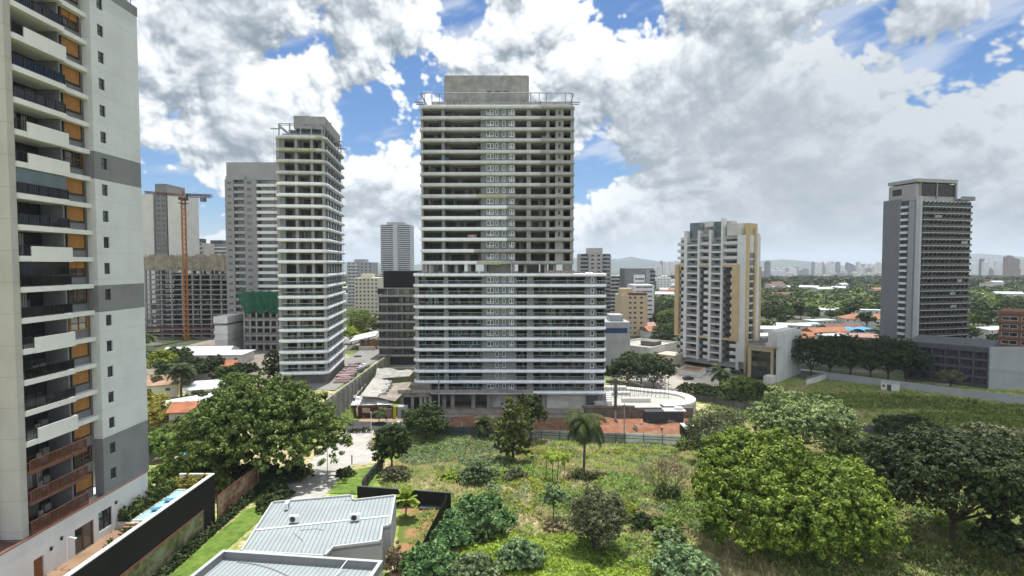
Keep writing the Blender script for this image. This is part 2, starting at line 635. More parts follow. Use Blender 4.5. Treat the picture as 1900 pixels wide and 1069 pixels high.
terracotta = mat('terracotta_tiles', (0.42, 0.155, 0.075), 0.85, 0.16, 0.5, lines=((0, 0.32, 0.09, 0.4),))
metal_roof = mat('white_metal_sheet', (0.50, 0.53, 0.53), 0.45, 0.06, 0.3, streak=0.10, spec=0.5)
asphalt = mat('asphalt', (0.055, 0.055, 0.057), 0.9, 0.15, 0.5)
pave = mat('pale_paving', (0.40, 0.385, 0.35), 0.9, 0.10, 0.35, bump=0.1, lines=((0, 3.0, 0.03, 0.3), (1, 3.0, 0.03, 0.3)))
soil = mat('red_earth', (0.20, 0.075, 0.038), 0.95, 0.25, 0.4, col2=(0.26, 0.16, 0.10), bump=0.6)
bark = mat('bark', (0.10, 0.08, 0.062), 0.95, 0.2, 1.5, bump=0.5)
black_wall = mat('black_painted_wall', (0.012, 0.012, 0.013), 0.75, 0.2, 0.3)
# ---------------------------------------------------------------- the apartment tower on the left, its podium, pool and boundary wall
B1 = thing('apartment_tower', 'near white and grey apartment tower with recessed balconies and orange slatted shutters', 'apartment tower', (-46, 52.1, 0), R(90))
FH = 2.95
FZ = lambda k: 37.9 + FH * k
beige_j = mat('beige_render_jointed', (0.44, 0.42, 0.39), 0.85, 0.06, 0.2, streak=0.10, lines=((2, 2.95, 0.035, 0.45),))
white_j = mat('white_render_jointed', (0.565, 0.58, 0.595), 0.8, 0.05, 0.25, streak=0.10, lines=((2, 2.95, 0.03, 0.35),))
win_holes = [(11.45, 12.4, FZ(k) + 1.05, FZ(k) + 2.3) for k in range(-7, 12)]
m = MB()
m.wall(10.4, 18.2, FZ(-5) + .25, FZ(0) - .25, win_holes, 1.0, 0)
m.wall(10.4, 18.2, FZ(1) - .2, FZ(5) - .2, win_holes, 1.0, 0)
m.wall(10.4, 18.2, FZ(6) - .1, FZ(12), win_holes, 1.0, 0)
for a, b in ((16.9, FZ(-5) + .25), (FZ(0) - .25, FZ(1) - .2), (FZ(5) - .2, FZ(6) - .1)):
    m.wall(10.4, 18.2, a, b, win_holes, 1.0, 1, y=0.003)
m.box(10.4, 18.25, -.05, 1.0, FZ(12), FZ(12) + 1.1, 1)
m.build('side_wall', [white_j, midgrey], B1)
m = MB()
m.box(0.0, 18.0, 3.2, 15, 16.9, FZ(12) + .9)
m.box(0.0, 0.75, 0.25, 3.2, 17.0, FZ(12) + 1.0)
m.box(-.35, 0.0, 2.3, 15, 16.95, FZ(12) + 1.2)
m.build('end_wall', beige_j, B1)
MB().box(0.75, 1.0, .9, 3.2, 16.95, FZ(12)).box(6.7, 6.9, .7, 3.2, 16.95, FZ(12)).box(6.9, 10.4, 1.25, 3.2, 16.95, FZ(12), 0).build('recess_wall', midgrey, B1)
sl = MB().box(0.75, 6.9, .10, 3.2, -.52, 0.0).box(6.9, 10.4, .45, 1.4, -.50, -.02)
repeat('floor_slab', sl, white, B1, [(0, 0, FZ(k)) for k in range(-4, 13)])
RAIL = {10: 'R', 9: 'P', 8: 'R', 7: 'R', 6: 'P', 5: 'P', 4: 'E', 3: 'R', 2: 'P', 1: 'B', 0: 'R', -1: 'P', -2: 'R', -3: 'R', -4: 'P', 11: 'R', -5: 'W', -6: 'W', -7: 'W'}
OPEN = {5: 'D', 10: 'H', 1: 'H', 0: 'D', -1: 'V', -6: 'O'}
curtain = mat('pale_curtain', (0.42, 0.41, 0.39), 0.9, 0.1, 2.0)


def rail_mb(x0, x1, y, h, post=1.1, bars=0.13, r=0.022, side=0.0):
    r_ = MB()
    r_.box(x0, x1, y - .03, y + .03, h - .05, h)
    r_.box(x0, x1, y - .02, y + .02, .06, .10)
    x = x0
    while x <= x1 + 1e-3:
        r_.box(x - .025, x + .025, y - .025, y + .025, 0, h)
        x += (x1 - x0) / max(1, round((x1 - x0) / post))
    if bars:
        n = int((x1 - x0) / bars)
        for i in range(n):
            xx = x0 + (i + .5) * (x1 - x0) / n
            r_.box(xx - r * .5, xx + r * .5, y - r * .5, y + r * .5, .1, h - .04)
    if side:
        r_.box(x1 - .03, x1 + .03, y, y + side, h - .05, h)
        r_.box(x1 - .01, x1 + .01, y, y + side, .1, h)
    return r_


rnd = random.Random(4)
rl, rg = rail_mb(0.8, 6.85, .18, 1.02, bars=.22), MB().box(.82, 6.83, .20, .215, .1, 1.0)
wr = rail_mb(0.8, 8.0, .0, 1.1, bars=.16, r=.045, side=.02)
for i_ in range(8):
    wr.box(7.97, 8.03, .1 + i_ * .14, .14 + i_ * .14, .1, 1.05)
wr.box(7.97, 8.03, 0, 1.2, 1.05, 1.1)
wshelf = MB().box(0.8, 8.0, -.02, 3.2, -.30, 0)
door_f = MB()
for x in (1.1, 2.5, 3.9, 5.3, 6.6):
    door_f.box(x - .04, x + .04, 3.0, 3.1, 0, 2.4)
door_f.box(1.06, 6.64, 3.0, 3.1, 2.36, 2.44)
door_g = MB().box(1.1, 6.6, 3.06, 3.12, 0.02, 2.38)
sh = MB().box(7.75, 10.05, 1.14, 1.22, 0.95, 2.42)
shf = MB().box(7.6, 7.75, 1.1, 1.25, .8, 2.55).box(10.05, 10.2, 1.1, 1.25, .8, 2.55).box(7.75, 10.05, 1.1, 1.25, 2.42, 2.55).box(7.75, 10.05, 1.1, 1.25, .8, .95)
half = MB().box(7.75, 10.05, 1.14, 1.2, 1.75, 2.42)
pane = MB().box(7.75, 10.05, 1.215, 1.24, 0.95, 2.42)
bar3 = MB().box(8.85, 8.95, 1.12, 1.2, .95, 2.42).box(7.75, 10.05, 1.12, 1.2, 1.6, 1.68).box(7.75, 7.85, 1.12, 1.2, .95, 2.42).box(9.95, 10.05, 1.12, 1.2, .95, 2.42)
swf = MB().box(11.45, 12.4, .2, .28, 1.05, 2.3, 1)
swf.box(11.45, 11.51, .14, .22, 1.05, 2.3).box(12.34, 12.4, .14, .22, 1.05, 2.3).box(11.51, 12.34, .14, .22, 1.64, 1.70).box(11.51, 12.34, .14, .22, 1.05, 1.1)
box_unit = MB().box(5.2, 6.0, 2.4, 2.8, .1, .8).box(1.2, 2.2, 1.2, 1.9, .4, .46).box(1.3, 1.36, 1.3, 1.36, 0, .4).box(2.05, 2.1, 1.7, 1.75, 0, .4).box(3.6, 4.2, 1.2, 1.8, 0, .42).box(3.6, 4.2, 1.7, 1.8, .42, .85)
for k in range(11, -8, -1):
    z = FZ(k)
    gd = door_f.build('balcony_door', frame_d, B1, (0, 0, z))
    door_g.build('pane', glass, gd)
    if rnd.random() < .75:
        a = rnd.uniform(1.2, 4.6)
        c_ = MB()
        for i in range(8):
            c_.box(a + i * .14, a + i * .14 + .1, 2.9 + .05 * (i % 2), 2.94 + .05 * (i % 2), .05, 2.3)
        if rnd.random() < .5:
            for i in range(5):
                c_.box(a + 1.6 + i * .14, a + 1.7 + i * .14, 2.9 + .05 * (i % 2), 2.94 + .05 * (i % 2), .05, 2.3)
        c_.build('curtain', curtain, gd)
    if k < 6 and rnd.random() < .7:
        box_unit.build('balcony_furniture', mat('grey_outdoor_furniture', (.25, .25, .24), .7), B1, (0, 0, z))
    t_ = RAIL.get(k, 'R')
    if t_ == 'W':
        wshelf.build('terrace_slab', rail_brown, B1, (0, 0, z))
        wr.build('terrace_railing', rail_brown, B1, (0, 0, z))
    elif t_ == 'P':
        p_ = MB().box(2.0, 7.0, .06, .26, -.54, .95).box(6.8, 7.0, .26, 1.25, -.54, .95).build('balcony_parapet', white, B1, (0, 0, z))
        rail_mb(.8, 2.0, .2, 1.02, bars=.16).build('railing', black_metal, p_)
        MB().box(2.0, 7.0, .15, .19, 1.05, 1.09).build('handrail', black_metal, p_)
    else:
        p_ = rl.build('balcony_railing', black_metal, B1, (0, 0, z))
        rg.build('rail_glass', smoked, p_)
        if t_ in 'EB':
            MB().box(.82, 6.83, .36, .375, 1.05, 2.38).build('glass_enclosure', mat('blue_tinted_enclosure', (.07, .11, .12), .12, .1, spec=.9) if t_ == 'E' else smoked, p_)
        if t_ == 'B':
            MB().box(4.9, 6.8, .5, .53, .1, 2.3).box(3.0, 4.9, .5, .53, 1.6, 2.3).build('roller_blind', curtain, p_)
    o_ = OPEN.get(k, 'S')
    f_ = shf.build('shutter_window', frame_d if o_ == 'S' else (wood if o_ == 'V' else frame_d), B1, (0, 0, z))
    if o_ == 'S':
        sh.build('shutter', wood, f_)
    else:
        pane.build('pane', curtain if o_ == 'V' else glass, f_)
        bar3.build('sash', mat('timber_sash', (.20, .08, .025), .6), f_)
        if o_ == 'H':
            half.build('shutter', wood, f_)
    s_ = swf.build('window', [frame_d, glass], B1, (0, 0, z))
for x in (16.9, 17.6):
    MB().tube((x, .3, FZ(12) + 1.1), (x, .3, FZ(12) + 4.2), .05).build('antenna_rod', steel, B1)
# podium
m = MB()
m.wall(-16, 17.7, 10.5, 16.9, [(.7, 1.9, 12.4, 14.6), (5.8, 8.5, 12.4, 15.1), (9.2, 11.3, 13.2, 15.4)], .5, 0, y=-.12)
m.box(-16, 17.7, .38, 15, 10.5, 16.75, 0)
m.box(-16.1, 17.75, -.16, .3, 16.9, 17.0, 1)
m.build('podium_wall', [white, rail_brown], B1)
MB().box(-16, 0, .3, 14, 16.75, 16.82).build('terrace_floor', mat('brown_deck_tiles', (.10, .055, .04), .8, .15), B1)
pd = MB().box(.7, 1.9, .05, .12, 12.4, 14.6).build('door', mat('brown_timber_door', (.22, .085, .03), .6, .1), B1)
MB().box(1.7, 1.76, -.02, .06, 13.4, 13.5).build('handle', steel, pd)
gd = MB().box(5.8, 8.5, .1, .15, 12.4, 15.1).build('glass_door', glass, B1)
MB().box(5.8, 5.92, -.02, .12, 12.4, 15.1).box(8.38, 8.5, -.02, .12, 12.4, 15.1).box(7.1, 7.2, .0, .12, 12.4, 15.0).box(5.92, 8.38, -.02, .12, 14.95, 15.1).build('frame', mat('brown_timber_door', (1, 1, 1)), gd)
pw = MB().box(9.2, 11.3, .1, .15, 13.2, 15.4).build('podium_window', glass, B1)
MB().box(9.2, 9.28, 0, .12, 13.2, 15.4).box(11.22, 11.3, 0, .12, 13.2, 15.4).box(10.2, 10.28, 0, .12, 13.2, 15.4).box(9.28, 11.22, 0, .12, 14.5, 14.58).build('frame', frame_d, pw)
for x, z in ((3.9, 15.0), (2.6, 14.6), (11.8, 15.3)):
    MB().box(x, x + .16, -.3, -.12, z, z + .35).tube((x + .08, -.28, z + .3), (x + .08, -.45, z + .42), .04).build('wall_light', black_metal, B1)
# deck, pool and the black wall round them
tag(MB().prism([(-46, 36), (-41.6, 36), (-41.6, 76.4), (-46, 76.4)], 10.0, 12.4).build('pool_deck', mat('timber_deck', (.27, .17, .10), .75, .12, .5, lines=((0, .14, .02, .4),))), kind='structure')
tag(MB().prism([(-45.88, 63.9), (-41.62, 63.9), (-41.62, 76.3), (-45.88, 76.3)], 12.4, 13.1).build('raised_terrace', mat('pale_stone_terrace', (.50, .48, .43), .8, .1)), kind='structure')
m = MB()
for i in range(4):
    m.box(-44.6, -42.6, 62.4 + .4 * i, 63.9, 12.4 + .175 * i, 12.4 + .175 * (i + 1) - (.004 if i == 3 else 0))
tag(m.build('terrace_steps', mat('brown_stone_steps', (.24, .15, .09), .8, .1)), kind='structure')
wat = bpy.data.materials.new('pool_water')
wat.use_nodes = True
t = NT(wat.node_tree)
b = t.n('ShaderNodeBsdfPrincipled')
co = t.n('ShaderNodeTexCoord').outputs['Object']
t.put(b.inputs['Base Color'], t.mix(t.voro(co, 1.6, 0), (.38, .62, .62), (.26, .50, .53)))
b.inputs['Roughness'].default_value = .06
bp = t.n('ShaderNodeBump')
bp.inputs['Strength'].default_value = .15
t.put(bp.inputs['Height'], t.noise(co, 2.5, 3))
t.put(b.inputs['Normal'], bp.outputs[0])
t.put(t.n('ShaderNodeOutputMaterial').inputs[0], b.outputs[0])
tag(MB().box(-44.2, -41.7, 64.6, 73.2, 13.0, 13.12).build('pool_water', wat), kind='structure')
tag(MB().box(-44.5, -44.2, 64.3, 73.5, 13.0, 13.22).box(-44.2, -41.65, 73.2, 73.5, 13.0, 13.22).box(-44.2, -41.65, 64.3, 64.6, 13.0, 13.22).build('pool_coping', mat('pale_stone_terrace', (1, 1, 1))), kind='structure')
bw = thing('boundary_wall', 'tall black boundary wall with white coping around the swimming pool', 'wall', (-41.5, 36, 0))
MB().box(0, .3, 0, 40.7, 4.0, 14.0, 0).build('wall_panel', black_wall, bw)
MB().box(-.12, .38, 0, 40.7, 14.0, 14.12).box(-4.4, -.12, 40.4, 40.75, 14.0, 14.12).build('coping', white, bw)
MB().box(-4.4, 0, 40.45, 40.7, 10.2, 14.0).build('end_wall', offwhite, bw)
blue_f = mat('blue_sling_fabric', (.05, .22, .42), .7, .1)
for i, (y, lab) in enumerate(((67.0, 'blue sun lounger in the pool, the one closer to the steps'), (69.6, 'blue sun lounger in the pool, the one closer to the end wall'))):
    lg = thing('sun_lounger', lab, 'sun lounger', (-43.7, y, 13.12), R(12), 'sun loungers in the pool')
    MB().box(0, 1.5, -.35, .35, .28, .34).build('seat', blue_f, lg)
    MB().add([(1.5, -.35, .28), (2.1, -.35, .62), (2.1, .35, .62), (1.5, .35, .28), (1.5, -.35, .34), (2.06, -.35, .68), (2.06, .35, .68), (1.5, .35, .34)],
             [(3, 2, 1, 0), (4, 5, 6, 7), (0, 1, 5, 4), (1, 2, 6, 5), (2, 3, 7, 6), (3, 0, 4, 7)]).build('backrest', blue_f, lg)
    for a in (.15, 1.5):
        for b_ in (-.3, .3):
            MB().box(a - .03, a + .03, b_ - .03, b_ + .03, 0, .28).build('leg', frame_w, lg)
lp = thing('lamp_post', 'thin white gooseneck garden lamp on the timber deck beside the podium wall', 'lamp post', (-45.2, 56.0, 12.4))
MB().path([(0, 0, 0), (0, 0, 2.6), (.1, 0, 2.85), (.35, 0, 2.95), (.7, 0, 2.85)], .05, 6).build('pole', frame_w, lp)
MB().tube((.7, 0, 2.88), (.95, 0, 2.78), .06, .14).build('lamp_head', frame_w, lp)


def mural(name, label, y0, y1, z0, z1, cols, seed, x=-41.17):
    key = name + str(seed)
    m_ = bpy.data.materials.new(key)
    m_.use_nodes = True
    t = NT(m_.node_tree)
    b = t.n('ShaderNodeBsdfPrincipled')
    co = t.n('ShaderNodeTexCoord').outputs['Object']
    c = t.ramp(t.noise(t.vm('ADD', co, (seed, 0, 0)), .55, 6, .65, .5), [(0.30 + .1 * i, q_) for i, q_ in enumerate(cols)])
    v = t.m('FRACT', t.m('MULTIPLY', t.sep(co)[1], .8))
    h = t.m('FRACT', t.m('MULTIPLY', t.sep(co)[2], 1.1))
    wn = t.m('MULTIPLY', t.m('GREATER_THAN', v, .45), t.m('GREATER_THAN', h, .5))
    c = t.mix(t.m('MULTIPLY', wn, t.ss(t.noise(co, .3, 2), .42, .55, 0, .6)), c, cols[0])
    t.put(b.inputs['Base Color'], c)
    b.inputs['Roughness'].default_value = .35
    t.put(t.n('ShaderNodeOutputMaterial').inputs[0], b.outputs[0])
    o = thing('picture_panel', label, 'billboard', (x, y0, z0))
    MB().box(0, .06, 0, y1 - y0, 0, z1 - z0).build('picture', m_, o)
    MB().box(.0, .1, 0, y1 - y0, z1 - z0, z1 - z0 + .1).box(0, .1, -.1, 0, 0, z1 - z0 + .1).box(0, .1, y1 - y0, y1 - y0 + .1, 0, z1 - z0 + .1).build('frame', mat('red_brown_frame', (.16, .05, .03), .6), o)


mural('garden_picture', 'dark picture panel of greenery fixed low on the black boundary wall', 57.0, 73.6, 7.3, 10.2,
      [(.03, .04, .03), (.09, .11, .05), (.20, .19, .12), (.30, .27, .19), (.08, .30, .33), (.42, .39, .30)], 3.0)
mural('building_picture', 'brown picture panel of a building standing past the end of the black wall', 77.2, 90.0, 7.0, 10.6,
      [(.05, .03, .02), (.16, .09, .06), (.33, .21, .14), (.45, .32, .22), (.16, .07, .05), (.55, .42, .30)], 9.0)
# ---------------------------------------------------------------- the two towers being built, with white bullnose bands at every floor
def bull(h, o, n=4):                # profile of a rounded band h tall standing o proud
    return [(0.0, 0.0)] + [(o * math.sin(math.pi * i / n) ** .6 if 0 < i < n else 0.0, h * (1 - math.cos(math.pi * i / n)) / 2) for i in range(1, n)] + [(0.0, h)]


DT = 165.0
zl = [zat(420 + v / 3.144, DT) for v in (283, 345, 407, 470, 533, 595, 657, 720, 782, 845, 907, 970)]
zu = [zat(120 + v / 3.34, DT) for v in (262, 330, 400, 468, 540, 605, 677, 745, 815, 883, 950, 1018)] + [zat(v, DT) for v in (444.5, 465.5, 487.4)]
X = lambda px: xat(px, DT)
B3 = thing('curved_tower', 'tallest unfinished tower in the middle, with white curved bands and raw concrete roof box', 'tower', (0, DT, 0))
xa, xb, xc, xd = X(767), X(1125), X(781), X(1064)     # plan: lower block, upper block
DEP = 26.0
lo_plan = rrect(xa, xb, -0.2, DEP, 2.0)
up_plan = rrect(xc, xd, -0.2, DEP - 1, 1.8)
lo_band = MB().band(lo_plan, [(a, z - .5) for a, z in bull(.92, .42)])
repeat('floor_band', lo_band, band_white, B3, [(0, 0, z) for z in zl])
for i, z in enumerate(zu):          # the upper bands are still partly unpainted
    a = [(0, 0)] if i == 1 else []
    split = X([1003, 1003, 1003, 1003, 1003, 1003, 1003, 1003, 940, 940, 940, 940, 940, 880, 930][i])
    hb = 1.05
    p1 = [p for p in up_plan]
    bd = MB().band(up_plan, [(q_, zz - .55) for q_, zz in bull(hb, .38)])
    # raw right end and white left run share one ring, split by face
    for j, f in enumerate(bd.f):
        cx_ = sum(bd.v[k][0] for k in f) / len(f)
        bd.mi[j] = 1 if cx_ > split else 0
    # subdivide the long front so that the split is a clean joint
    n_f, n_m = [], []
    for f, mi in zip(bd.f, bd.mi):
        xs = [bd.v[k][0] for k in f]
        if len(f) == 4 and min(xs) < split - .1 and max(xs) > split + .1:
            lo = sorted(f, key=lambda k: bd.v[k][0])
            a_, b_, c_, d_ = f
            def cut(p, q_):
                P_, Q_ = Vector(bd.v[p]), Vector(bd.v[q_])
                bd.v.append(tuple(P_.lerp(Q_, (split - P_.x) / (Q_.x - P_.x))))
                return len(bd.v) - 1
            e, g_ = cut(a_, b_), cut(d_, c_)
            left_first = bd.v[a_][0] < split
            n_f += [(a_, e, g_, d_), (e, b_, c_, g_)]
            n_m += [0, 1] if left_first else [1, 0]
        else:
            n_f.append(f)
            n_m.append(mi)
    bd.f, bd.mi = n_f, n_m
    bd.build('floor_band', [band_white if i > 8 else mat('dusty_white_band', (.56, .57, .575), .6, .08, .4, streak=.25, lines=((0, 3.1, .03, .35),)), band_raw], B3, (0, 0, z))
    if i in (8, 14):
        MB().box(X(885), X(940), -.72, -.35, -.3, .35).build('yellow_edge_strip', mat('dull_yellow_tape', (.46, .43, .25), .7), B3, (0, 0, z))
LO = [(769, 776, 'C'), (776, 823, 'R'), (823, 831, 'K'), (831, 894, 'R'), (894, 958, 'G'), (958, 978, 'D'), (978, 990, 'K'), (990, 1086, 'R'), (1086, 1108, 'G'), (1108, 1123, 'D')]
UP = [(782, 786, 'C'), (786, 820, 'D'), (820, 826, 'K'), (826, 892, 'R'), (892, 952, 'G'), (952, 956, 'C'), (956, 977, 'D'), (977, 985, 'C'), (985, 1013, 'D'), (1013, 1019, 'C'), (1019, 1030, 'D'), (1030, 1045, 'C'), (1045, 1058, 'D'), (1058, 1064, 'C')]
wins_w, wins_n = [], []
rnd = random.Random(11)


def seg_floor(z0, z1, segs, lin, rm):      # what one open floor shows behind its balconies
    for a, b, k in segs:
        x0, x1 = X(a), X(b)
        if k in 'RD':
            dp = 3.6 if k == 'R' else 2.6
            x = x0
            lin.box(x0, x1, dp - .1, dp + .3, z1 - .55, z1)
            while x < x1 - .3:
                wd = min(rnd.uniform(1.1, 2.6), x1 - x)
                if rnd.random() < (.40 if k == 'R' else .2):
                    rm.box(x, x + wd * .6, dp, dp + .25, z0, z1 - .55)
                    if rnd.random() < .35:
                        rm.box(x, x + .2, dp - 1.8, dp, z0, z1)
                x += wd


def seg_tall(z0, z1, segs):                # what runs through all floors
    for a, b, k in segs:
        x0, x1 = X(a), X(b)
        if k == 'C':
            MB().box(x0, x1, .55, 1.4, z0, z1).build('column', concrete, B3)
        elif k == 'K':
            MB().box(x0, x1, .45, 3.8, z0, z1).build('pier', pier_m, B3)
        elif k == 'G':
            MB().box(x0, x1, .6, 1.0, z0, z1).build('grey_wall', midgrey, B3)
        else:
            dp = 3.6 if k == 'R' else 2.6
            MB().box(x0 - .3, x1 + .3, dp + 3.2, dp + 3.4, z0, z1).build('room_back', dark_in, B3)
            for xx in (x0 - .06, x1 + .06):
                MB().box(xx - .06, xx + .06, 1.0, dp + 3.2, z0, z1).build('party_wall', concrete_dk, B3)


pier_m = mat('grey_plaster_pier', (.23, .235, .24), .85, .1, .4, streak=.2)
levels_l = [(zl[i + 1] + .4, zl[i] - .48) for i in range(11)]
levels_u = [(zu[i + 1] + .48, zu[i] - .5) for i in range(14)]
seg_tall(zl[11] + .2, zl[0] - .3, LO)
seg_tall(zu[14] + .2, zu[0] - .3, UP)
for (a, b), sg in [(q_, LO) for q_ in levels_l] + [(q_, UP) for q_ in levels_u]:
    lin, rm = MB(), MB()
    seg_floor(a, b, sg, lin, rm)
    rm.build('partition', room, B3)
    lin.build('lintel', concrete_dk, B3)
# windows in the grey wall: one wide pair, two slim ones, one double
for i, (a, b) in enumerate(levels_u + levels_l):
    z = a + .55
    low = i >= len(levels_u)
    for j, (pa, pb) in enumerate(((903, 916), (919.5, 924.5), (932.5, 937.5), (944.5, 953))):
        if low and j in (0, 3) and i - len(levels_u) in (7, 8, 9):
            continue
        x0, x1 = X(pa), X(pb)
        z1 = z + (1.45 if j in (0, 3) else 1.55)
        f_ = MB()
        hw = .11
        if j in (0, 3):
            xm = x0 + (x1 - x0) * rnd.choice((.45, .5, .55))
            style = rnd.random()
            f_.box(x0, x1, .5, .58, z, z + .14)
            f_.box(xm - .08, xm + .08, .5, .58, z + .14, z1)
            f_.box(x1 - hw, x1, .5, .58, z + .14, z1)
            f_.box(x0, x0 + hw, .5, .58, z + .14, z1)
            if style < .5:
                f_.box(x0 + hw, xm - .08, .5, .58, z1 - .16, z1)
            f_.box(xm + .08, x1 - hw, .5, .58, z1 - .14, z1)
            if style > .3:
                f_.box(x0 + hw, x1 - hw, .52, .58, z + .45, z + .57)
        else:
            f_.box(x0, x0 + hw, .5, .58, z, z1).box(x1 - hw, x1, .5, .58, z, z1).box(x0 + hw, x1 - hw, .5, .58, z, z + hw).box(x0 + hw, x1 - hw, .5, .58, z1 - hw, z1)
        w_ = f_.build('window', frame_w, B3)
        MB().box(x0 + .02, x1 - .02, .56, .63, z + .02, z1 - .02).build('pane', glass_b, w_)
for i, (a, b) in enumerate(levels_l):     # the lone slim window on the right
    x0, x1 = X(1097), X(1103)
    z, z1 = a + .45, a + 1.95
    w_ = MB().box(x0, x0 + .12, .5, .58, z, z1).box(x1 - .12, x1, .5, .58, z, z1).box(x0 + .12, x1 - .12, .5, .58, z, z + .12).box(x0 + .12, x1 - .12, .5, .58, z1 - .12, z1).build('window', frame_w, B3)
    MB().box(x0 + .02, x1 - .02, .56, .63, z + .02, z1 - .02).build('pane', glass_b, w_)
for i, (a, b) in enumerate(levels_u[:12]):
    x0, x1 = X(1034), X(1041)
    w_ = MB().box(x0, x1, .45, .53, a + .2, a + 1.9).build('window', mat('dull_grey_frame', (.36, .38, .38), .6), B3)
    MB().box(x0 + .2, x1 - .2, .43, .45, a + .5, a + 1.7).build('pane', dark_in, w_)
# glass balustrades behind the white bands of the lower block, and a few fitted teal frames
for i, (a, b) in enumerate(levels_l):
    r_ = MB()
    for pa, pb in ((776, 823), (831, 894), (958, 978), (990, 1086), (1108, 1123)):
        r_.box(X(pa), X(pb), .42, .50, a + .98, a + 1.05)
        for q_ in np.linspace(X(pa), X(pb), 4):
            r_.box(q_ - .03, q_ + .03, .42, .5, a, a + .98)
    ro = r_.build('balustrade', mat('bright_aluminium', (.62, .64, .65), .4, .05, metal=.3), B3)
    r2 = MB()
    for pa, pb in ((776, 823), (831, 894), (958, 978), (990, 1086), (1108, 1123)):
        r2.box(X(pa), X(pb), .45, .465, a + .05, a + .97)
    r2.build('rail_glass', clear, ro)
    for pa in rnd.sample([779, 791, 803, 836, 848, 858, 868, 876, 884, 1018, 1025, 1040, 1048, 1060, 1070], [1, 1, 3, 1, 2, 7, 9, 3, 2, 3, 8][i]):
        x0 = X(pa)
        fr = MB().box(x0, x0 + .14, 3.3, 3.42, a, a + 2.0).box(x0 + .95, x0 + 1.09, 3.3, 3.42, a, a + 2.0).box(x0 + .14, x0 + .95, 3.3, 3.42, a + 1.86, a + 2.0).build('terrace_door', mat('pale_teal_frame', (.50, .66, .66), .5), B3)
        MB().box(x0 + .14, x0 + .95, 3.36, 3.4, a, a + 1.86).build('pane', glass_b, fr)
for i, (a, b) in enumerate(levels_u):     # site guard rails on open floors
    r_ = MB()
    for pa, pb in ((786, 820), (826, 892), (956, 977), (985, 1013)):
        for h in (.5, 1.0):
            r_.box(X(pa), X(pb), 1.55, 1.59, a + h, a + h + .05)
        for q_ in np.linspace(X(pa) + .2, X(pb) - .2, 5):
            r_.box(q_ - .025, q_ + .025, 1.53, 1.57, a, b)
    r_.build('guard_rail', concrete_dk, B3)
# open transfer floor
m = MB()
for px in (785, 800, 826, 846, 870, 900, 952, 975, 1013, 1030, 1060):
    for y in (1.2, 9, 17, 23):
        m.box(X(px) - .45, X(px) + .45, y, y + .9, zl[0] + .4, zu[14] - .5)
m.box(X(905), X(948), 3, 12, zl[0] + .4, zu[14] - .5)
m.box(X(962), X(1003), 9.95, 10.2, zl[0] + .4, zu[14] - .5)
m.build('transfer_column', concrete, B3)
m = MB()
for i in range(60):
    x = rnd.uniform(X(772), X(1120))
    s_ = rnd.uniform(.2, .8)
    m.box(x, x + s_ * 1.5, .2 + rnd.random(), 1.6, zl[0] + .4, zl[0] + .4 + s_ * .8)
m.build('stacked_material', mat('site_rubble', (.30, .27, .24), .95, .3, 1.0), B3)
MB().box(X(1010), X(1066), .0, .12, zl[0] + .4, zl[0] + 1.3).build('site_net', mat('faded_pink_net', (.40, .30, .29), .9, .2, 1.5), B3)
# ground floor under the bands
m = MB()
for px in (772, 796, 822, 838, 877, 906, 955, 1010, 1112, 1123):
    m.box(X(px) - .55, X(px) + .55, 1.0, 2.1, -4, zl[11] - .45)
m.box(xa + 1, xb - 2, 9.0, 9.3, -4, zl[11] - .45)
m.build('ground_column', concrete, B3)
MB().box(X(1015), X(1108), .9, 1.3, -4, zl[11] - .45).box(X(910), X(960), 2.4, 2.8, -4, zl[11] - .45).build('ground_wall', mat('white_blotchy_plaster', (.52, .51, .48), .9, .14, .5), B3)
MB().box(X(1090), X(1110), -.2, .9, -4, zl[11] - 1.2).build('ground_door', darkgrey, B3)
# roof
zr = zu[0] + .5
rb = MB().band(rrect(X(822), X(982), 4.0, 15, 1.0), [(0, zr), (0, zat(140, DT + 4))])
rb.build('roof_box', concrete, B3)
for px in (903, 919, 934):
    MB().box(X(px), X(px) + 1.3, 3.9, 4.1, zat(163, DT), zat(161, DT)).build('vent_slot', dark_in, B3)
MB().band(rrect(X(800), X(1063), 2.5, 20, 1.0), [(0, zr), (0, zat(184, DT))]).build('roof_upstand', concrete, B3)
zr1, zr2 = zat(172, DT), zat(189, DT)
m = MB()
ring = rrect(X(782), X(1064), 0.2, DEP - 1.5, 2.2)
for i in range(len(ring)):
    a, b = ring[i], ring[(i + 1) % len(ring)]
    m.tube((*a, zr1), (*b, zr1), .16, n=5)
for px in (783, 790, 803, 817, 870, 925, 984, 1000, 1013, 1048, 1060):
    m.tube((X(px), .25, zr), (X(px), .25, zr1), .11, n=5)
m.tube((X(790), 3, zr), (X(783), .3, zr1), .1)
m.build('roof_rail', steel, B3)
for px, dx in ((786, -1), (1060, 1)):
    m = MB()
    for q_ in (0, 2.0):
        m.box(X(px) - 1.2 + dx * 1.2, X(px) + 1.2 + dx * 1.2, 1 + q_, 1.25 + q_, zr + 1.0, zr + 1.25)
    m.build('hoist_beam', rail_brown if dx < 0 else steel, B3)
m = MB()
for i in range(26):
    x = rnd.uniform(X(800), X(1010))
    m.tube((x, 2.3 + rnd.random(), zr), (x + rnd.uniform(-.2, .2), 2.3, zr + rnd.uniform(.8, 2.4)), .05, n=4)
m.build('starter_bar', mat('rusty_rebar', (.10, .06, .04), .9), B3)
# cladding hoists hang in front on thin ropes
m = MB()
for px in (788, 1002, 1060):
    m.tube((X(px), -1.0, zl[10]), (X(px), -1.0, zr + 1.1), .03, n=4)
m.build('hoist_rope', black_metal, B3)

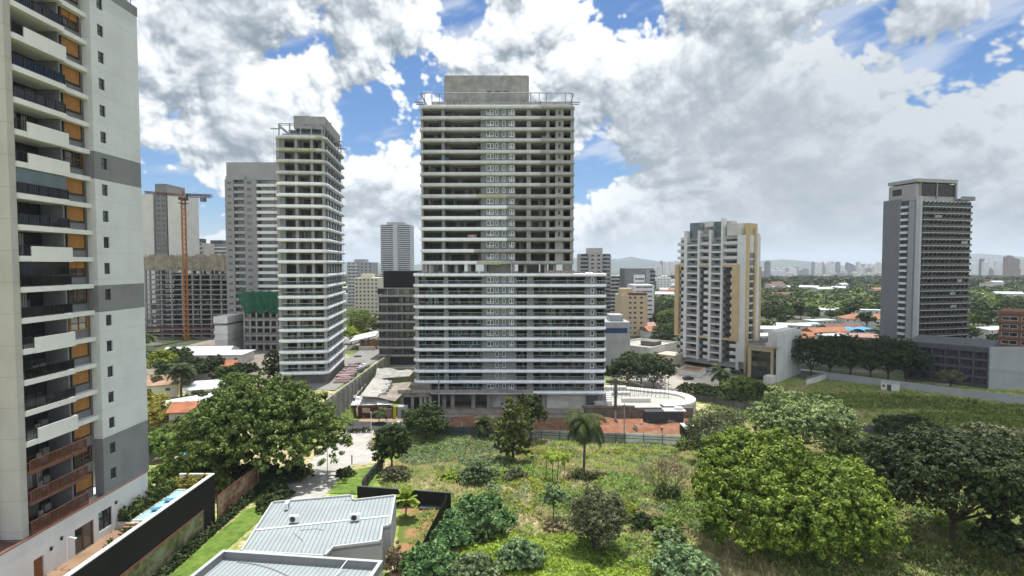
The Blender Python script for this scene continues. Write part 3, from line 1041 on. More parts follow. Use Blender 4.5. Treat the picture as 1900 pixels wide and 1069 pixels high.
# ---- second curved tower
D2 = 157.0
y2 = [180 + v / 3.5625 for v in (262, 345, 420, 497, 570, 645, 720, 795, 870, 945, 1018)] + [466, 486, 511.6, 532, 552, 573, 593, 614, 633.7, 654.7, 674.4, 694]
z2 = [zat(v, D2) for v in y2]
B2 = thing('curved_tower', 'unfinished tower left of the tallest one, white bands wrapping its rounded corner', 'tower', (xat(515, D2), D2, 0), R(7))
WX = run(606, (xat(515, D2), D2), math.cos(R(7)), math.sin(R(7)))
CNX, CNY = xat(515, D2) + WX * math.cos(R(7)), D2 + WX * math.sin(R(7))
WY = abs(run(641, (CNX, CNY), -math.sin(R(7)), math.cos(R(7))))
WY = min(max(WY, 24), 34)
X2 = lambda px: run(px, (xat(515, D2), D2), math.cos(R(7)), math.sin(R(7)))
pl2 = rrect(0, WX, 0, WY, 1.8)
b2 = MB().band(pl2, [(a, z - .45) for a, z in bull(.95, .5)])
fresh = mat('primer_grey_band', (.56, .57, .575), .7, .1, .4, streak=.25, lines=((1, 3.1, .03, .35),))
repeat('floor_band', b2, fresh, B2, [(0, 0, z) for z in z2[:4]])
repeat('floor_band', b2, band_white, B2, [(0, 0, z) for z in z2[4:]])
zlo, zhi = z2[-1] + .2, z2[0] - .3
for px in (518, 552, 581, 602):
    MB().box(X2(px) - .4, X2(px) + .4, .6, 1.5, zlo, zhi).build('column', concrete, B2)
MB().box(X2(518) + .4, X2(531), .7, 1.0, zlo, zhi).build('grey_wall', midgrey, B2)
MB().box(X2(553), X2(557), 1.8, 2.2, zlo, zhi).build('grey_wall', midgrey, B2)
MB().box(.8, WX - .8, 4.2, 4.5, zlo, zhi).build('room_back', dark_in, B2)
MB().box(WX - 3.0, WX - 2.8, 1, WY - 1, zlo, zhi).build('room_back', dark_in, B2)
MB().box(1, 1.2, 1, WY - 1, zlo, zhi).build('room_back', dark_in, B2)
y = 1.6
while y < WY - 1:                   # the long right flank: grey wall with windows and recesses
    MB().box(WX - 1.0, WX - .65, y, y + 2.6, zlo, zhi).build('flank_wall', midgrey, B2)
    y += 4.2
for i in range(len(z2) - 1):
    a, b = z2[i + 1] + .48, z2[i] - .45
    rm = MB()
    x = X2(532)
    while x < WX - 1.5:
        wd = rnd.uniform(1.0, 2.4)
        if rnd.random() < .42:
            rm.box(x, min(x + wd * .7, WX - 1.2), 2.4, 2.6, a, b - .5)
        x += wd
    rm.build('partition', room, B2)
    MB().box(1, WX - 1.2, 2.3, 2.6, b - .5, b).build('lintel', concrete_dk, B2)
wf = MB().box(0, .08, 0, 1.0, 0, 1.4, 0).box(.07, .1, .14, .86, .14, 1.26, 1)
spots = []
for i in range(len(z2) - 1):
    y = 2.3
    while y < WY - 3:
        spots.append((WX - .70, y, z2[i + 1] + .9))
        y += 4.2
repeat('window', wf, [frame_w, glass_b], B2, spots)
for i in range(13, len(z2) - 1):
    a = z2[i + 1] + .48
    ro = MB().box(1, WX - 1, .35, .42, a + .9, a + .98).box(WX - .45, WX - .38, 1, WY - 1, a + .9, a + .98).build('balustrade', MATS['bright_aluminium'], B2)
    MB().box(1, WX - 1, .38, .395, a, a + .9).build('rail_glass', clear, ro)
    if rnd.random() < .8:
        x0 = X2(rnd.choice((540, 546, 549)))
        for q_ in (0, .9):
            fr = MB().box(x0 + q_, x0 + .1 + q_, 2.2, 2.3, a, a + 2.1).box(x0 + .7 + q_, x0 + .8 + q_, 2.2, 2.3, a, a + 2.1).build('terrace_door', frame_w, B2)
            MB().box(x0 + q_ + .1, x0 + q_ + .7, 2.24, 2.28, a, a + 2.1).build('pane', glass_b, fr)
for i in range(1, 12):
    a = z2[i + 1] + .48
    m = MB()
    for h in (.5, 1.0):
        m.box(1, WX - 1, 1.2, 1.25, a + h, a + h + .05)
    for q_ in np.linspace(1, WX - 1, 8):
        m.box(q_ - .03, q_ + .03, 1.2, 1.25, a, a + 2)
    m.build('guard_rail', concrete_dk, B2)
MB().box(X2(523), X2(556), -.75, -.45, -.35, .3).box(X2(557), X2(590), -.75, -.45, -.35, .3).build('yellow_edge_strip', mat('dull_yellow_tape', (1, 1, 1)), B2, (0, 0, z2[1]))
MB().box(X2(590), X2(603), -.72, -.45, -.3, .3).build('yellow_edge_strip', MATS['dull_yellow_tape'], B2, (0, 0, z2[0]))
zr = z2[0] + .5
MB().box(1, WX - 1, 3, WY - 3, zr, zat(243, D2)).build('roof_upstand', concrete, B2)
MB().box(2, WX - 1.5, 6, WY - 4, zat(243, D2), zat(231, D2)).build('roof_glazing', mat('blue_grey_glazing', (.05, .09, .11), .2, .1, spec=.8), B2)
ring = rrect(.4, WX - .4, .4, WY - .6, 1.8)
m = MB()
for z in (zat(228, D2), zat(231, D2)):
    for i in range(len(ring)):
        m.tube((*ring[i], z), (*ring[(i + 1) % len(ring)], z), .14, n=4)
for i in np.linspace(.8, WX - .8, 5):
    m.box(i - .15, i + .15, .5, .8, zr, zat(228, D2))
for i in np.linspace(3, WY - 1.5, 7):
    m.box(WX - .8, WX - .5, i - .12, i + .12, zr, zat(228, D2))
m.build('roof_rail', steel, B2)
x5 = X2(543)
rb = MB().box(x5, WX - .6, 4, WY - 3, zat(231, D2) + .02, zat(207, D2))
rb.build('roof_box', concrete, B2)
MB().box(x5 + 2.8, x5 + 3.6, 3.9, 4.02, zat(224, D2), zat(222.5, D2)).build('vent_slot', dark_in, B2)
for q_ in ((-1.8, 2, 0), (WX - 1.5, 4.5, 2.5), (WX + .2, 12, -1), (WX + .2, 20, -1.6)):
    MB().box(q_[0], q_[0] + 2.6, q_[1], q_[1] + .3, zr + 2 + q_[2], zr + 2.3 + q_[2]).build('hoist_beam', steel, B2)

for q_ in ((WX + 1.0, 6), (WX + 1.0, 14), (WX + 1.0, 22), (-1.0, 2)):
    MB().tube((q_[0], q_[1], z2[-1]), (q_[0], q_[1], zr + 1.5), .035, n=4).build('hoist_rope', black_metal, B2)
for px, i in ((640, 3), (640, 9)):
    MB().box(WX + .55, WX + 1.5, 8 + i, 10.5 + i, z2[i] + 1, z2[i] + 1.2).box(WX + .55, WX + .6, 8 + i, 10.5 + i, z2[i] + 1.2, z2[i] + 2.1).build('hanging_platform', rail_brown, B2)
for k, (fx, i) in enumerate(((.12, 5), (.55, 9), (.8, 3), (.3, 12))):   # sheets and material left on the open floors
    x0 = X(785) + (X(1060) - X(785)) * fx
    MB().box(x0, x0 + 2.6, .9, 1.4, zu[i] + .5, zu[i] + 1.5).build('stacked_material', [mat('blue_site_sheet', (.06, .14, .24), .8, .2), mat('ply_board', (.34, .24, .14), .8, .15), MATS['site_rubble'], MATS['faded_pink_net']][k], B3)

m = MB()
r3 = random.Random(8)
for i in range(40):
    y_, s_ = r3.uniform(0, WY), r3.uniform(.3, 1.1)
    m.box(WX + .8 + r3.random() * 2.5, WX + .8 + r3.random() * 2.5 + s_ + 2.6, y_, y_ + s_, z2[-1] - 3.2, z2[-1] - 3.2 + s_ * 1.2)
m.build('stacked_material', mat('faded_pink_net', (1, 1, 1)), B2)
MB().box(.5, WX - .5, 2, WY - 1, z2[-1] - 4.5, z2[-1] - .4).build('ground_wall', concrete_dk, B2)
# ---------------------------------------------------------------- other buildings of the middle distance
class Bld:                          # a building whose nearest corner stands on bearing px at distance D; rz turns its front
    def __init__(s, name, label, cat, px, D, rz=0.0, group=None, base=None):
        s.c = (xat(px, D), D)
        s.rz = R(rz)
        s.D = D
        s.T = thing(name, label, cat, (*s.c, 0), s.rz, group)

    def x(s, px):                   # along the front
        return run(px, s.c, math.cos(s.rz), math.sin(s.rz))

    def y(s, px):                   # along the flank, away from us
        return run(px, s.c, -math.sin(s.rz), math.cos(s.rz))

    def z(s, py):
        return zat(py, s.D)

    def part(s, name, mb, mats, kind=None):
        return mb.build(name, mats, s.T)


def win_mb(w, h, dep=.1, fr=.08, cross=False):    # a window on a wall facing -y, origin at its lower left
    m = MB().box(0, w, -.02, .06, 0, h, 1)
    m.box(0, fr, -.07, .02, 0, h).box(w - fr, w, -.07, .02, 0, h).box(fr, w - fr, -.07, .02, 0, fr).box(fr, w - fr, -.07, .02, h - fr, h)
    if cross:
        m.box(w / 2 - fr / 2, w / 2 + fr / 2, -.06, .02, fr, h - fr)
    return m


rnd = random.Random(21)
# grey tower behind the second curved tower
b = Bld('apartment_tower', 'grey apartment tower with blank top wall, half hidden behind the banded tower', 'apartment tower', 420, 253)
zt, z0 = b.z(333), 4
e1, e2, e3, e4 = b.x(437), b.x(457), b.x(479), b.x(518)
FHg = 12.4 / 1044 * 253
b.part('wall', MB().box(0, e1, 0, 24, z0, zt).box(e1, e2, 1.8, 24, z0, zt - .3).box(e2, e3, -.3, 24, z0, zt - .2).box(e3, e4, 2.2, 24, z0, zt - .6), mat('ash_grey_render', (.27, .265, .265), .85, .06, .2, streak=.2))
b.part('roof_box', MB().box(0.1, b.x(514), 1.5, 20, zt - .1, b.z(300)).box(.1, e2, .6, 1.5, zt - .1, zt + 1.5), mat('ash_grey_roof_wall', (.30, .30, .30), .85, .05, .2, streak=.15))
nf = int((zt - z0) / FHg)
fl = [zt - FHg * (i + 1) for i in range(nf)]
repeat('window', win_mb(1.9, 1.1), [mat('ash_grey_render', (1, 1, 1)), glass], b.T, [(1.0, 0, z + 1.0) for z in fl])
repeat('window', win_mb(1.9, 1.1), [frame_d, glass], b.T, [(e2 + 1.3, -.3, z + 1.0) for z in fl])
repeat('balcony_slab', MB().box(e1 + .3, e2 - .1, -.2, 1.8, -.15, .1).box(e1 + .3, e2 - .1, -.2, -.1, .1, 1.0), palegrey, b.T, [(0, 0, z) for z in fl])
repeat('balcony_door', MB().box(e1 + .4, e2 - .2, 1.7, 1.78, .1, 2.5), glass, b.T, [(0, 0, z) for z in fl])
repeat('balcony_band', MB().box(e3, e4, -.1, 2.2, -.2, 1.05), white, b.T, [(0, 0, z) for z in fl])
repeat('balcony_window', MB().box(e3 + .2, e4 - .2, 2.1, 2.18, 1.05, 2.7), glass, b.T, [(0, 0, z) for z in fl])
b.part('podium', MB().box(1.5, e1 + 3, -14, -.4, z0 - 2, b.z(598)).box(1.2, e1 + 3.3, -14.3, -.4, b.z(612), b.z(607)).box(1.2, e1 + 3.3, -14.3, -.4, b.z(594), b.z(582)).box(1.2, e1 + 3.3, -14.3, -.4, b.z(624), b.z(620)), offwhite)

# white and grey tower far left
b = Bld('apartment_tower', 'white tower with grey middle strip between dark slots, behind the crane', 'apartment tower', 264, 340)
a1, a2, a3, a4 = b.x(288), b.x(291.5), b.x(312), b.x(315)
zt = b.z(360)
b.part('wall', MB().box(0, a1, 0, 20, 0, zt).box(a4, b.x(338), 0, 20, 0, zt), mat('warm_white_render', (.60, .58, .54), .8, .05, .2, streak=.1))
b.part('middle_wall', MB().box(a2, a3, .4, 20, 0, b.z(341)).box(a1, a2, 1.5, 20, 0, zt).box(a3, a4, 1.5, 20, 0, zt), mat('taupe_grey_render', (.20, .195, .185), .85, .06, .2, streak=.15))
repeat('window', win_mb(1.7, 1.2), [frame_d, glass], b.T, [(x, .4, zt - 1.5 - 3 * i) for i in range(14) for x in (a2 + .9, a3 - 2.6)])
for px0, px1, D, yt, lab, m_ in ((345, 378, 420, 446, 'low beige block with balconies just right of the crane mast', beige), (384, 424, 470, 449, 'pale block with dark roof band between the crane and the grey tower', offwhite)):
    b = Bld('apartment_block', lab, 'apartment block', px0, D)
    x1 = b.x(px1)
    b.part('wall', MB().box(0, x1, 1.5, 16, 0, b.z(yt) - 2), m_)
    b.part('roof_box', MB().box(x1 * .12, x1 * .7, 2, 12, b.z(yt) - 2, b.z(yt) + 1.5), darkgrey)
    repeat('balcony_band', MB().box(x1 * .1, x1 * .95, 0, 1.5, 0, 1.1), m_, b.T, [(0, 0, b.z(yt) - 5 - 3 * i) for i in range(8)])
    repeat('window', MB().box(x1 * .15, x1 * .9, 1.4, 1.49, 0, 1.6), glass, b.T, [(0, 0, b.z(yt) - 3.9 - 3 * i) for i in range(8)])

# concrete frame under construction behind the crane
b = Bld('unfinished_building', 'wide bare concrete frame of a building under construction behind the orange crane', 'construction site', 268, 290)
x1 = b.x(426)
zt, z0 = b.z(500), 2.0
n = 15
st = (zt - z0) / n
repeat('floor_slab', MB().box(0, x1, -.3, 24, -.28, 0).box(0, x1, -.4, -.28, -.5, .05), concrete, b.T, [(0, 0, z0 + st * (i + 1)) for i in range(n)])
cols_ = [b.x(p) for p in (270, 278, 299, 318, 338, 357, 372, 391, 410, 423)]
repeat('column', MB().box(-.4, .4, 0, .8, z0 - 4, zt), concrete, b.T, [(x, 0, 0) for x in cols_])
repeat('column', MB().box(-.4, .4, 0, .8, z0 - 4, zt), concrete_dk, b.T, [(x + 1.5, 9, 0) for x in cols_])
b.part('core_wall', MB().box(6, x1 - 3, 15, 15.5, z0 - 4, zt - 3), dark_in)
m = MB()
for i in range(n):
    z = z0 + st * i
    x = .5
    while x < x1 - 2:
        wd = rnd.uniform(1.5, 5)
        if rnd.random() < (.35 if i > 4 else .2):
            y = rnd.choice((1.2, 4, 7))
            m.box(x, min(x + wd * .6, x1 - .5), y, y + .2, z, z + st * rnd.choice((.35, .5, .7, .88)))
        x += wd
b.part('block_infill', m, block)
m = MB()
for i in range(3):
    m.box(.5, x1 - .5, -.35, -.3, z0 + st * (i + 1), z0 + st * (i + 1) + 1.1)
b.part('safety_screen', m, mat('rust_red_screen', (.15, .055, .04), .9, .25, .8))
m = MB()
x = 0.0
while x < x1:
    wd = rnd.uniform(1.2, 3.4)
    top = b.z(472) + rnd.uniform(-1.2, .6)
    m.box(x, min(x + wd - .05, x1), -.5 + rnd.uniform(-.1, .1), -.3, b.z(500) + rnd.uniform(-2.0, 1.5), top)
    x += wd
m.box(.5, x1 - .5, 0, 23, b.z(500), b.z(476))
b.part('formwork', m, mat('weathered_formwork', (.36, .31, .24), .9, .2, .35, streak=.5))
m = MB()
for i in range(40):
    x = rnd.uniform(.5, x1 - .5)
    m.tube((x, rnd.uniform(-.3, 5), b.z(476)), (x + rnd.uniform(-.4, .4), 0, b.z(476) + rnd.uniform(.4, 1.6)), .06, n=4)
b.part('starter_bar', m, MATS['rusty_rebar'])

# tower crane
D = 276
cr = thing('tower_crane', 'orange lattice tower crane with its jib turned to the right', 'crane', (xat(343, D), D, 0))
orange = mat('faded_orange_paint', (.42, .17, .045), .6, .12, .5)


def lattice(mb, p0, p1, w_, step, r):
    p0, p1 = Vector(p0), Vector(p1)
    d_ = (p1 - p0).normalized()
    a = d_.orthogonal().normalized()
    c_ = d_.cross(a)
    a, c_ = (a + c_).normalized() * w_ / 2, (a - c_).normalized() * w_ / 2
    off = [a, c_, -a, -c_]
    L = (p1 - p0).length
    n_ = max(1, round(L / step))
    for o in off:
        mb.tube(p0 + o, p1 + o, r, n=4)
    for i in range(n_):
        q0, q1 = p0 + d_ * (L * i / n_), p0 + d_ * (L * (i + 1) / n_)
        for j in range(4):
            mb.tube(q0 + off[j], q1 + off[(j + 1) % 4], r * .6, n=3, cap=False)
            mb.tube(q0 + off[j], q0 + off[(j + 1) % 4], r * .6, n=3, cap=False)
    return mb


zj = zat(364, D)
lattice(MB(), (0, 0, 0), (0, 0, zj - 1), 2.3, 2.4, .20).build('mast', orange, cr)
MB().box(-1.6, 1.6, -1.6, 1.6, zj - 2, zj - .6).box(-1.9, 1.9, -1.9, 1.9, zj - 3.6, zj - 3.4).build('slewing_platform', mat('rusty_brown_steel', (.14, .06, .035), .7, .2), cr)
MB().box(1.0, 2.6, -2.2, -.6, zj - 1.2, zj + 1.0).build('cab', glass, cr)
lattice(MB(), (0, 0, zj - .6), (0, 0, zj + 3.0), 1.4, 1.2, .16).build('tower_head', orange, cr)
xr, xl = xat(398, D) - xat(343, D), xat(262, D) - xat(343, D)
lattice(MB(), (1, 0, zj + .4), (xr + 1.5, -4, zj - .6), 1.6, 1.6, .17).build('jib', MATS['rusty_brown_steel'], cr)
lattice(MB(), (-1, 0, zj + .4), (xl, 4, zj + 2.4), 1.2, 1.8, .15).build('counter_jib', MATS['rusty_brown_steel'], cr)
MB().box(xr * .70, xr * .84, -3.6, -1.6, zj - 3.0, zj - .9).build('counterweight', concrete_dk, cr)
MB().tube((0, 0, zj + 3), (xr * .8, -3, zj + .4), .06, n=4).tube((0, 0, zj + 3), (xl * .8, 3, zj + 1.2), .06, n=4).build('tie_rod', steel, cr)

# block wrapped in green netting
b = Bld('netted_building', 'unfinished block with its upper floors wrapped in green safety netting', 'construction site', 449, 243)
x1 = b.x(519)
zs = [b.z(v) for v in (541, 558, 576, 593, 607, 622, 637, 652)]
repeat('floor_slab', MB().box(0, x1, 0, 16, -.6, .2), concrete, b.T, [(0, 0, z) for z in zs])
repeat('column', MB().box(-.35, .35, .3, 1.0, 0, zs[0] - .6), concrete, b.T, [(b.x(p), 0, 0) for p in (451, 462, 474, 487, 500, 512)])
b.part('back_wall', MB().box(.3, x1, 5, 5.3, 0, zs[0] - 1), dark_in)
b.part('parapet', MB().box(0, x1, -.1, .1, zs[3] + .2, zs[3] + .9).box(0, x1, -.1, .1, zs[5] + .2, zs[5] + 1.1).box(0, x1, -.1, .1, zs[6] + .2, zs[6] + 1.2), concrete_dk)
net = bpy.data.materials.new('green_net')
net.use_nodes = True
t = NT(net.node_tree)
d_, tr, mx = t.n('ShaderNodeBsdfDiffuse'), t.n('ShaderNodeBsdfTransparent'), t.n('ShaderNodeMixShader')
co = t.n('ShaderNodeTexCoord').outputs['Object']
d_.inputs[0].default_value = (.03, .13, .075, 1)
t.put(mx.inputs[0], t.ss(t.noise(t.vm('MULTIPLY', co, (1, 1, .4)), .7, 5, .6),   .3, .7, .40, .80))
t.put(mx.inputs[1], tr.outputs[0])
t.put(mx.inputs[2], d_.outputs[0])
t.put(t.n('ShaderNodeOutputMaterial').inputs[0], mx.outputs[0])
m = MB()
nx, nz = 36, 10
ztop, zbot = b.z(538), b.z(581)
xl = b.x(440)
pts = []
for j in range(nz + 1):
    f = j / nz
    for i in range(nx + 1):
        u = i / nx
        xx = xl + (x1 - xl) * u + (1 - f) * 0 + f * 3.2 * (1 - u)
        sag = .8 * abs(math.sin(u * math.pi * 5)) * (1 - f)
        pts.append((xx, -1.6 + .5 * math.sin(u * 23) * (.3 + f) + f * 1.0 + .25 * math.sin(u * 61 + j), ztop - sag + (zbot - ztop) * f * (1 + .05 * math.sin(u * 17))))
m.add(pts, [(j * (nx + 1) + i, (j + 1) * (nx + 1) + i, (j + 1) * (nx + 1) + i + 1, j * (nx + 1) + i + 1) for j in range(nz) for i in range(nx)])
o = m.build('safety_net', net, b.T, smooth=True)
md = o.modifiers.new('thickness', 'SOLIDIFY')
md.thickness = .05

# dark mid-rise with a black box on its roof
b = Bld('office_building', 'dark mid rise with pale bands and black roof box', 'office building', 697, 206)
x1 = b.x(772)
zs = [b.z(420 + v / 3.144) for v in (405, 455, 507, 557, 607, 658, 708, 755, 818)]
b.part('wall', MB().box(.6, x1, 1.6, 22, zs[-1] - 3, zs[0] + .1), darkgrey)
bandm = MB().band(rrect(0, x1, 0, 22, 1.5), [(q_, z - .45) for q_, z in bull(.8, .25)])
repeat('floor_band', bandm, mat('stone_grey_band', (.40, .385, .36), .8, .06, .3, streak=.2), b.T, [(0, 0, z) for z in zs])
repeat('window', win_mb(1.5, 1.7), [mat('pale_frame', (.4, .4, .4), .6), glass], b.T, [(x, 1.6, z + .75) for z in zs[1:-1] for x in np.linspace(1.6, x1 - 2, 6) if rnd.random() < .85])
repeat('pier', MB().box(0, .5, .8, 1.6, 0, 2.2), midgrey, b.T, [(x, 0, z + .4) for z in zs[1:-1] for x in (3.6, 9.2)])
b.part('roof_terrace', MB().box(.3, x1, .4, .5, zs[0] + .4, zs[0] + 2.5), glass)
b.part('roof_frame', MB().box(.3, x1, .2, .4, zs[0] + 2.5, zs[0] + 2.9).box(.3, .6, .2, .4, zs[0] + .4, zs[0] + 2.5).box(4, 4.3, .2, .4, zs[0] + .4, zs[0] + 2.5).box(8, 8.3, .2, .4, zs[0] + .4, zs[0] + 2.5), palegrey)
b.part('roof_box', MB().box(b.x(708), x1, 3, 18, zs[0] + .4, b.z(503)), mat('black_cladding', (.016, .016, .02), .6, .1))

# slender tower and two blocks seen in the gap
b = Bld('apartment_tower', 'slender pale tower rising alone in the gap left of the tallest tower', 'apartment tower', 706, 800)
x1 = b.x(762)
zt = b.z(417)
b.part('wall', MB().box(0, x1, 1.5, 30, -25, zt).box(x1 * .43, x1 * .57, -.5, 1.5, -25, zt), mat('cool_pale_render', (.50, .50, .50), .85, .04))
b.part('roof_box', MB().box(x1 * .2, x1 * .8, 4, 20, zt, b.z(412)), palegrey)
fl = [zt - 3.0 * (i + 1) for i in range(40)]
repeat('balcony_band', MB().box(.5, x1 * .42, -.2, 1.5, 0, 1.2).box(x1 * .58, x1 - .5, -.2, 1.5, 0, 1.2), mat('cool_pale_render', (1, 1, 1)), b.T, [(0, 0, z) for z in fl])
repeat('window', MB().box(1.2, x1 * .4, 1.4, 1.49, 1.2, 2.9).box(x1 * .6, x1 - 1.2, 1.4, 1.49, 1.2, 2.9), glass, b.T, [(0, 0, z) for z in fl])
for px0, px1, D, yt, yb, lab, m_, wc in ((644, 691, 520, 487, 600, 'grey apartment block with dark window rows right of the banded tower', palegrey, 6),
                                         (657, 701, 430, 516, 600, 'cream apartment block with small dark windows in front of a grey one', mat('cream_render', (.60, .55, .43), .85, .05), 6)):
    b = Bld('apartment_block', lab, 'apartment block', px0, D)
    x1 = b.x(px1)
    zt = b.z(yt)
    b.part('wall', MB().box(0, x1, 0, 22, -4, zt), m_)
    b.part('roof_box', MB().box(x1 * .25, x1 * .7, 3, 14, zt, zt + 3), m_)
    fl = [zt - 3 * (i + 1) for i in range(int((zt + 2) / 3))]
    repeat('window', MB().box(0, 1.4, -.06, .06, 0, 1.4), glass, b.T, [(x1 * (j + .35) / wc, 0, z + .9) for z in fl for j in range(wc)])
    if wc == 6 and D > 500:
        repeat('balcony_band', MB().box(x1 * .05, x1 * .45, -1.2, -.06, 0, 1.0), white, b.T, [(0, 0, z) for z in fl])

# tan and white slab on the right
b = Bld('apartment_tower', 'white apartment slab with tan frame and stepped tan roof, seen on its corner', 'apartment tower', 1384, 222, -47)
L = b.x(1257)                       # negative: the front runs away to the left
WD = b.y(1410)
fh = 2.95
NF = 18
zb, zt = 1.0, 1.0 + fh * NF + .5
xs = lambda f: L * (1 - f)          # f = 0 far left end, 1 the corner
G = lambda px: b.x(px)
p_ = [1258, 1273, 1280, 1298, 1303, 1319, 1325, 1341, 1346, 1367, 1384]
P_ = [G(v) for v in p_]
m = MB()
m.box(L, 0, 2.2, WD, zb, zt)                                    # body
m.box(P_[9], 0, -.1, 2.2, zb + 3, zt)                           # blank white strip at the corner
m.box(P_[9], P_[9] + 1.2, -.1, 2.2, -2, zb + 3)
for i in (1, 3, 5, 7):                                          # white fins
    m.box(P_[i] - .5, P_[i + 1] - .9, -1.2, 2.2, zb + 2, zt + (2.5 if i < 7 else 7))
b.part('wall', m, white)
fl = [zb + fh * i for i in range(1, NF)]
for (i0, i1, nm) in ((2, 3, 'a'), (6, 7, 'b')):                   # white framed balcony columns
    x0, x1 = P_[i0] - .9, P_[i1] - .5
    repeat('balcony_band', MB().box(x0, x1, -1.0, 2.2, -.5, .15), white, b.T, [(0, 0, z) for z in fl])
    repeat('balcony_rail', MB().box(x0, x1, -.9, -.82, .15, 1.1), mat('grey_tinted_rail', (.20, .205, .21), .3, .1, spec=.4), b.T, [(0, 0, z) for z in fl])
    repeat('balcony_door', win_mb(abs(x1 - x0) - .6, 1.9, cross=True), [frame_w, glass], b.T, [(min(x0, x1) + .3, 2.1, z + .3) for z in fl])
for (i0, i1) in ((0, 1), (4, 5), (8, 9)):                         # dark recessed balcony columns
    x0, x1 = P_[i0] - (.9 if i0 else 0), P_[i1] - (.5 if i1 < 9 else 0)
    repeat('balcony_slab', MB().box(x0, x1, .0, 2.2, -.18, .1), darkgrey, b.T, [(0, 0, z) for z in fl[:13]])
    repeat('balcony_rail', MB().box(x0, x1, .0, .08, .1, 1.15), mat('dark_tinted_rail', (.065, .068, .072), .3, .1, spec=.3), b.T, [(0, 0, z) for z in fl[:13]])
    repeat('balcony_band', MB().box(x0, x1, -.6, 2.2, -.2, 1.1), offwhite, b.T, [(0, 0, z) for z in fl[13:]])
    repeat('balcony_door', win_mb(abs(x1 - x0) - .5, 1.8, cross=True), [frame_d, glass], b.T, [(x0 + .25, 2.1, z + .35) for z in fl])
    repeat('side_panel', MB().box(x1 - 2.4 if i0 else x1 - 1.6, x1, -.4, .0, -.3, 1.1), white, b.T, [(0, 0, z) for z in fl[:13]])
zf0, zf1 = zb + fh * 4 + .4, zb + fh * 14 - .2
m = MB()
m.box(P_[9] - 1.6, P_[9] + 1.0, -1.0, -.1, zf0 - .9, zf1 + .8)
m.box(L - .6, L + 1.2, -1.3, 0, zf0 - .9, zf1 + .8)
for (i0, i1) in ((0, 1), (4, 5), (8, 9)):
    x0, x1 = P_[i0] - (.9 if i0 else -1.2), P_[i1] - (.5 if i1 < 9 else 1.6)
    m.box(x0, x1, -1.25, .3, zf1 - .2, zf1 + .78).box(x0, x1, -1.25, .3, zf0 - .88, zf0)
b.part('tan_frame', m, tan)
# flank: white, with tan edges and a dark slot
y1, y2_, y3 = b.y(1388), b.y(1395), b.y(1398)
m = MB().box(-.2, .55, 0.0, y1, zb - 2, zt + 3).box(-.2, .6, y3 - .2, y3 + 1.5, zb - 2, zt + 3)
m.box(.05, .5, WD - 1.6, WD, zb, zf1)
b.part('tan_edge', m, tan)
b.part('flank_wall', MB().box(.0, .35, y3 + 1.5, WD - 1.6, zb, zt + 1), white)
repeat('flank_window', MB().box(.0, .22, y1 + .3, y3 - .5, .3, 2.4), glass, b.T, [(0, 0, z) for z in fl[:15]])
zp = b.z(413)
m = MB().box(P_[8] + .5, -.3, 3, WD * .8, zt, zp)
b.part('roof_box', m, tan)
m = MB().box(P_[8], P_[8] + 6, .5, 3, zt, zp - .5).box(P_[1], P_[8], 4, WD * .7, zt, zt + 6.2).box(P_[4], P_[5], 1.5, 4, zt + 4, zt + 6.2)
b.part('penthouse_wall', m, offwhite)
for i0, i1 in ((2, 3), (6, 7)):
    b.part('penthouse_glazing', MB().box(P_[i0] - .9, P_[i1] - .5, 1.0, 1.2, zt - .3, zt + 5.8), mat('roof_glazing_pale', (.12, .16, .18), .15, .3, .8, spec=.9, lines=((2, 1.0, .08, .6), (0, 1.1, .08, .6))))
    b.part('penthouse_side', MB().box(P_[i0] - .9, P_[i1] - .5, 1.2, 4, zt - .3, zt + 6), palegrey)
b.part('terrace_wall', MB().box(P_[4] - .9, P_[5] - .5, -.4, 2, zt - .2, zt + 1), palegrey)

# grey tower far right
b = Bld('apartment_tower', 'tall grey tower with dark end wall and stacked balcony rows, alone on the right', 'apartment tower', 1705, 262, 13)
WXr, DL = b.x(1803), b.y(1636)
zt = b.z(366)
fh = 12.05 / 1044 * 262
fl = [zt - 1.2 - fh * i for i in range(1, 24)]
ya, yb_ = b.y(1682), b.y(1669)
m = MB().box(.0, WXr, 2.2, max(DL, ya), -2, zt - 1).box(-.0, 1.1, 0, ya, -2, zt + .6)
b.part('wall', m, mat('cool_grey_render', (.47, .47, .48), .85, .04, .2, streak=.12))
b.part('end_wall', MB().box(-.4, 4, yb_, DL, -2, zt + .2), mat('slate_grey_render', (.20, .20, .212), .85, .05, .2, streak=.1))
b.part('slot_wall', MB().box(-.02, .2, ya, yb_, -2, zt), darkgrey)
repeat('slot_balcony', MB().box(-1.0, 0, ya + .2, yb_ - .2, -.2, .9), white, b.T, [(0, 0, z) for z in fl])
cv = [(1.1 + (WXr - 1.1) * i / 14, -.6 + 1.2 * (2 * i / 14 - 1) ** 2 * (i > 7)) for i in range(15)]
poly = cv + [(WXr, 2.3), (1.1, 2.3)]
repeat('balcony_slab', MB().prism(poly, -.13, .10), mat('pale_slab_edge', (.58, .58, .57), .8, .05), b.T, [(0, 0, z) for z in fl])
m = MB()
for (xa_, ya_), (xb_, yb2) in zip(cv, cv[1:]):
    m.quad((xa_, ya_ + .1, .12), (xb_, yb2 + .1, .12), (xb_, yb2 + .1, 1.1), (xa_, ya_ + .1, 1.1))
repeat('balcony_rail', m, MATS['dark_tinted_rail'], b.T, [(0, 0, z) for z in fl])
repeat('balcony_door', win_mb(WXr - 1.6, 2.2), [frame_d, glass], b.T, [(1.3, 2.15, z + .15) for z in fl])
mull = MB()
for i in range(13):
    x = 1.4 + (WXr - 2) * i / 12
    mull.box(x, x + .22, 1.2, 2.1, .12, fh - .2)
repeat('balcony_divider', mull, concrete_dk, b.T, [(0, 0, z) for z in fl])
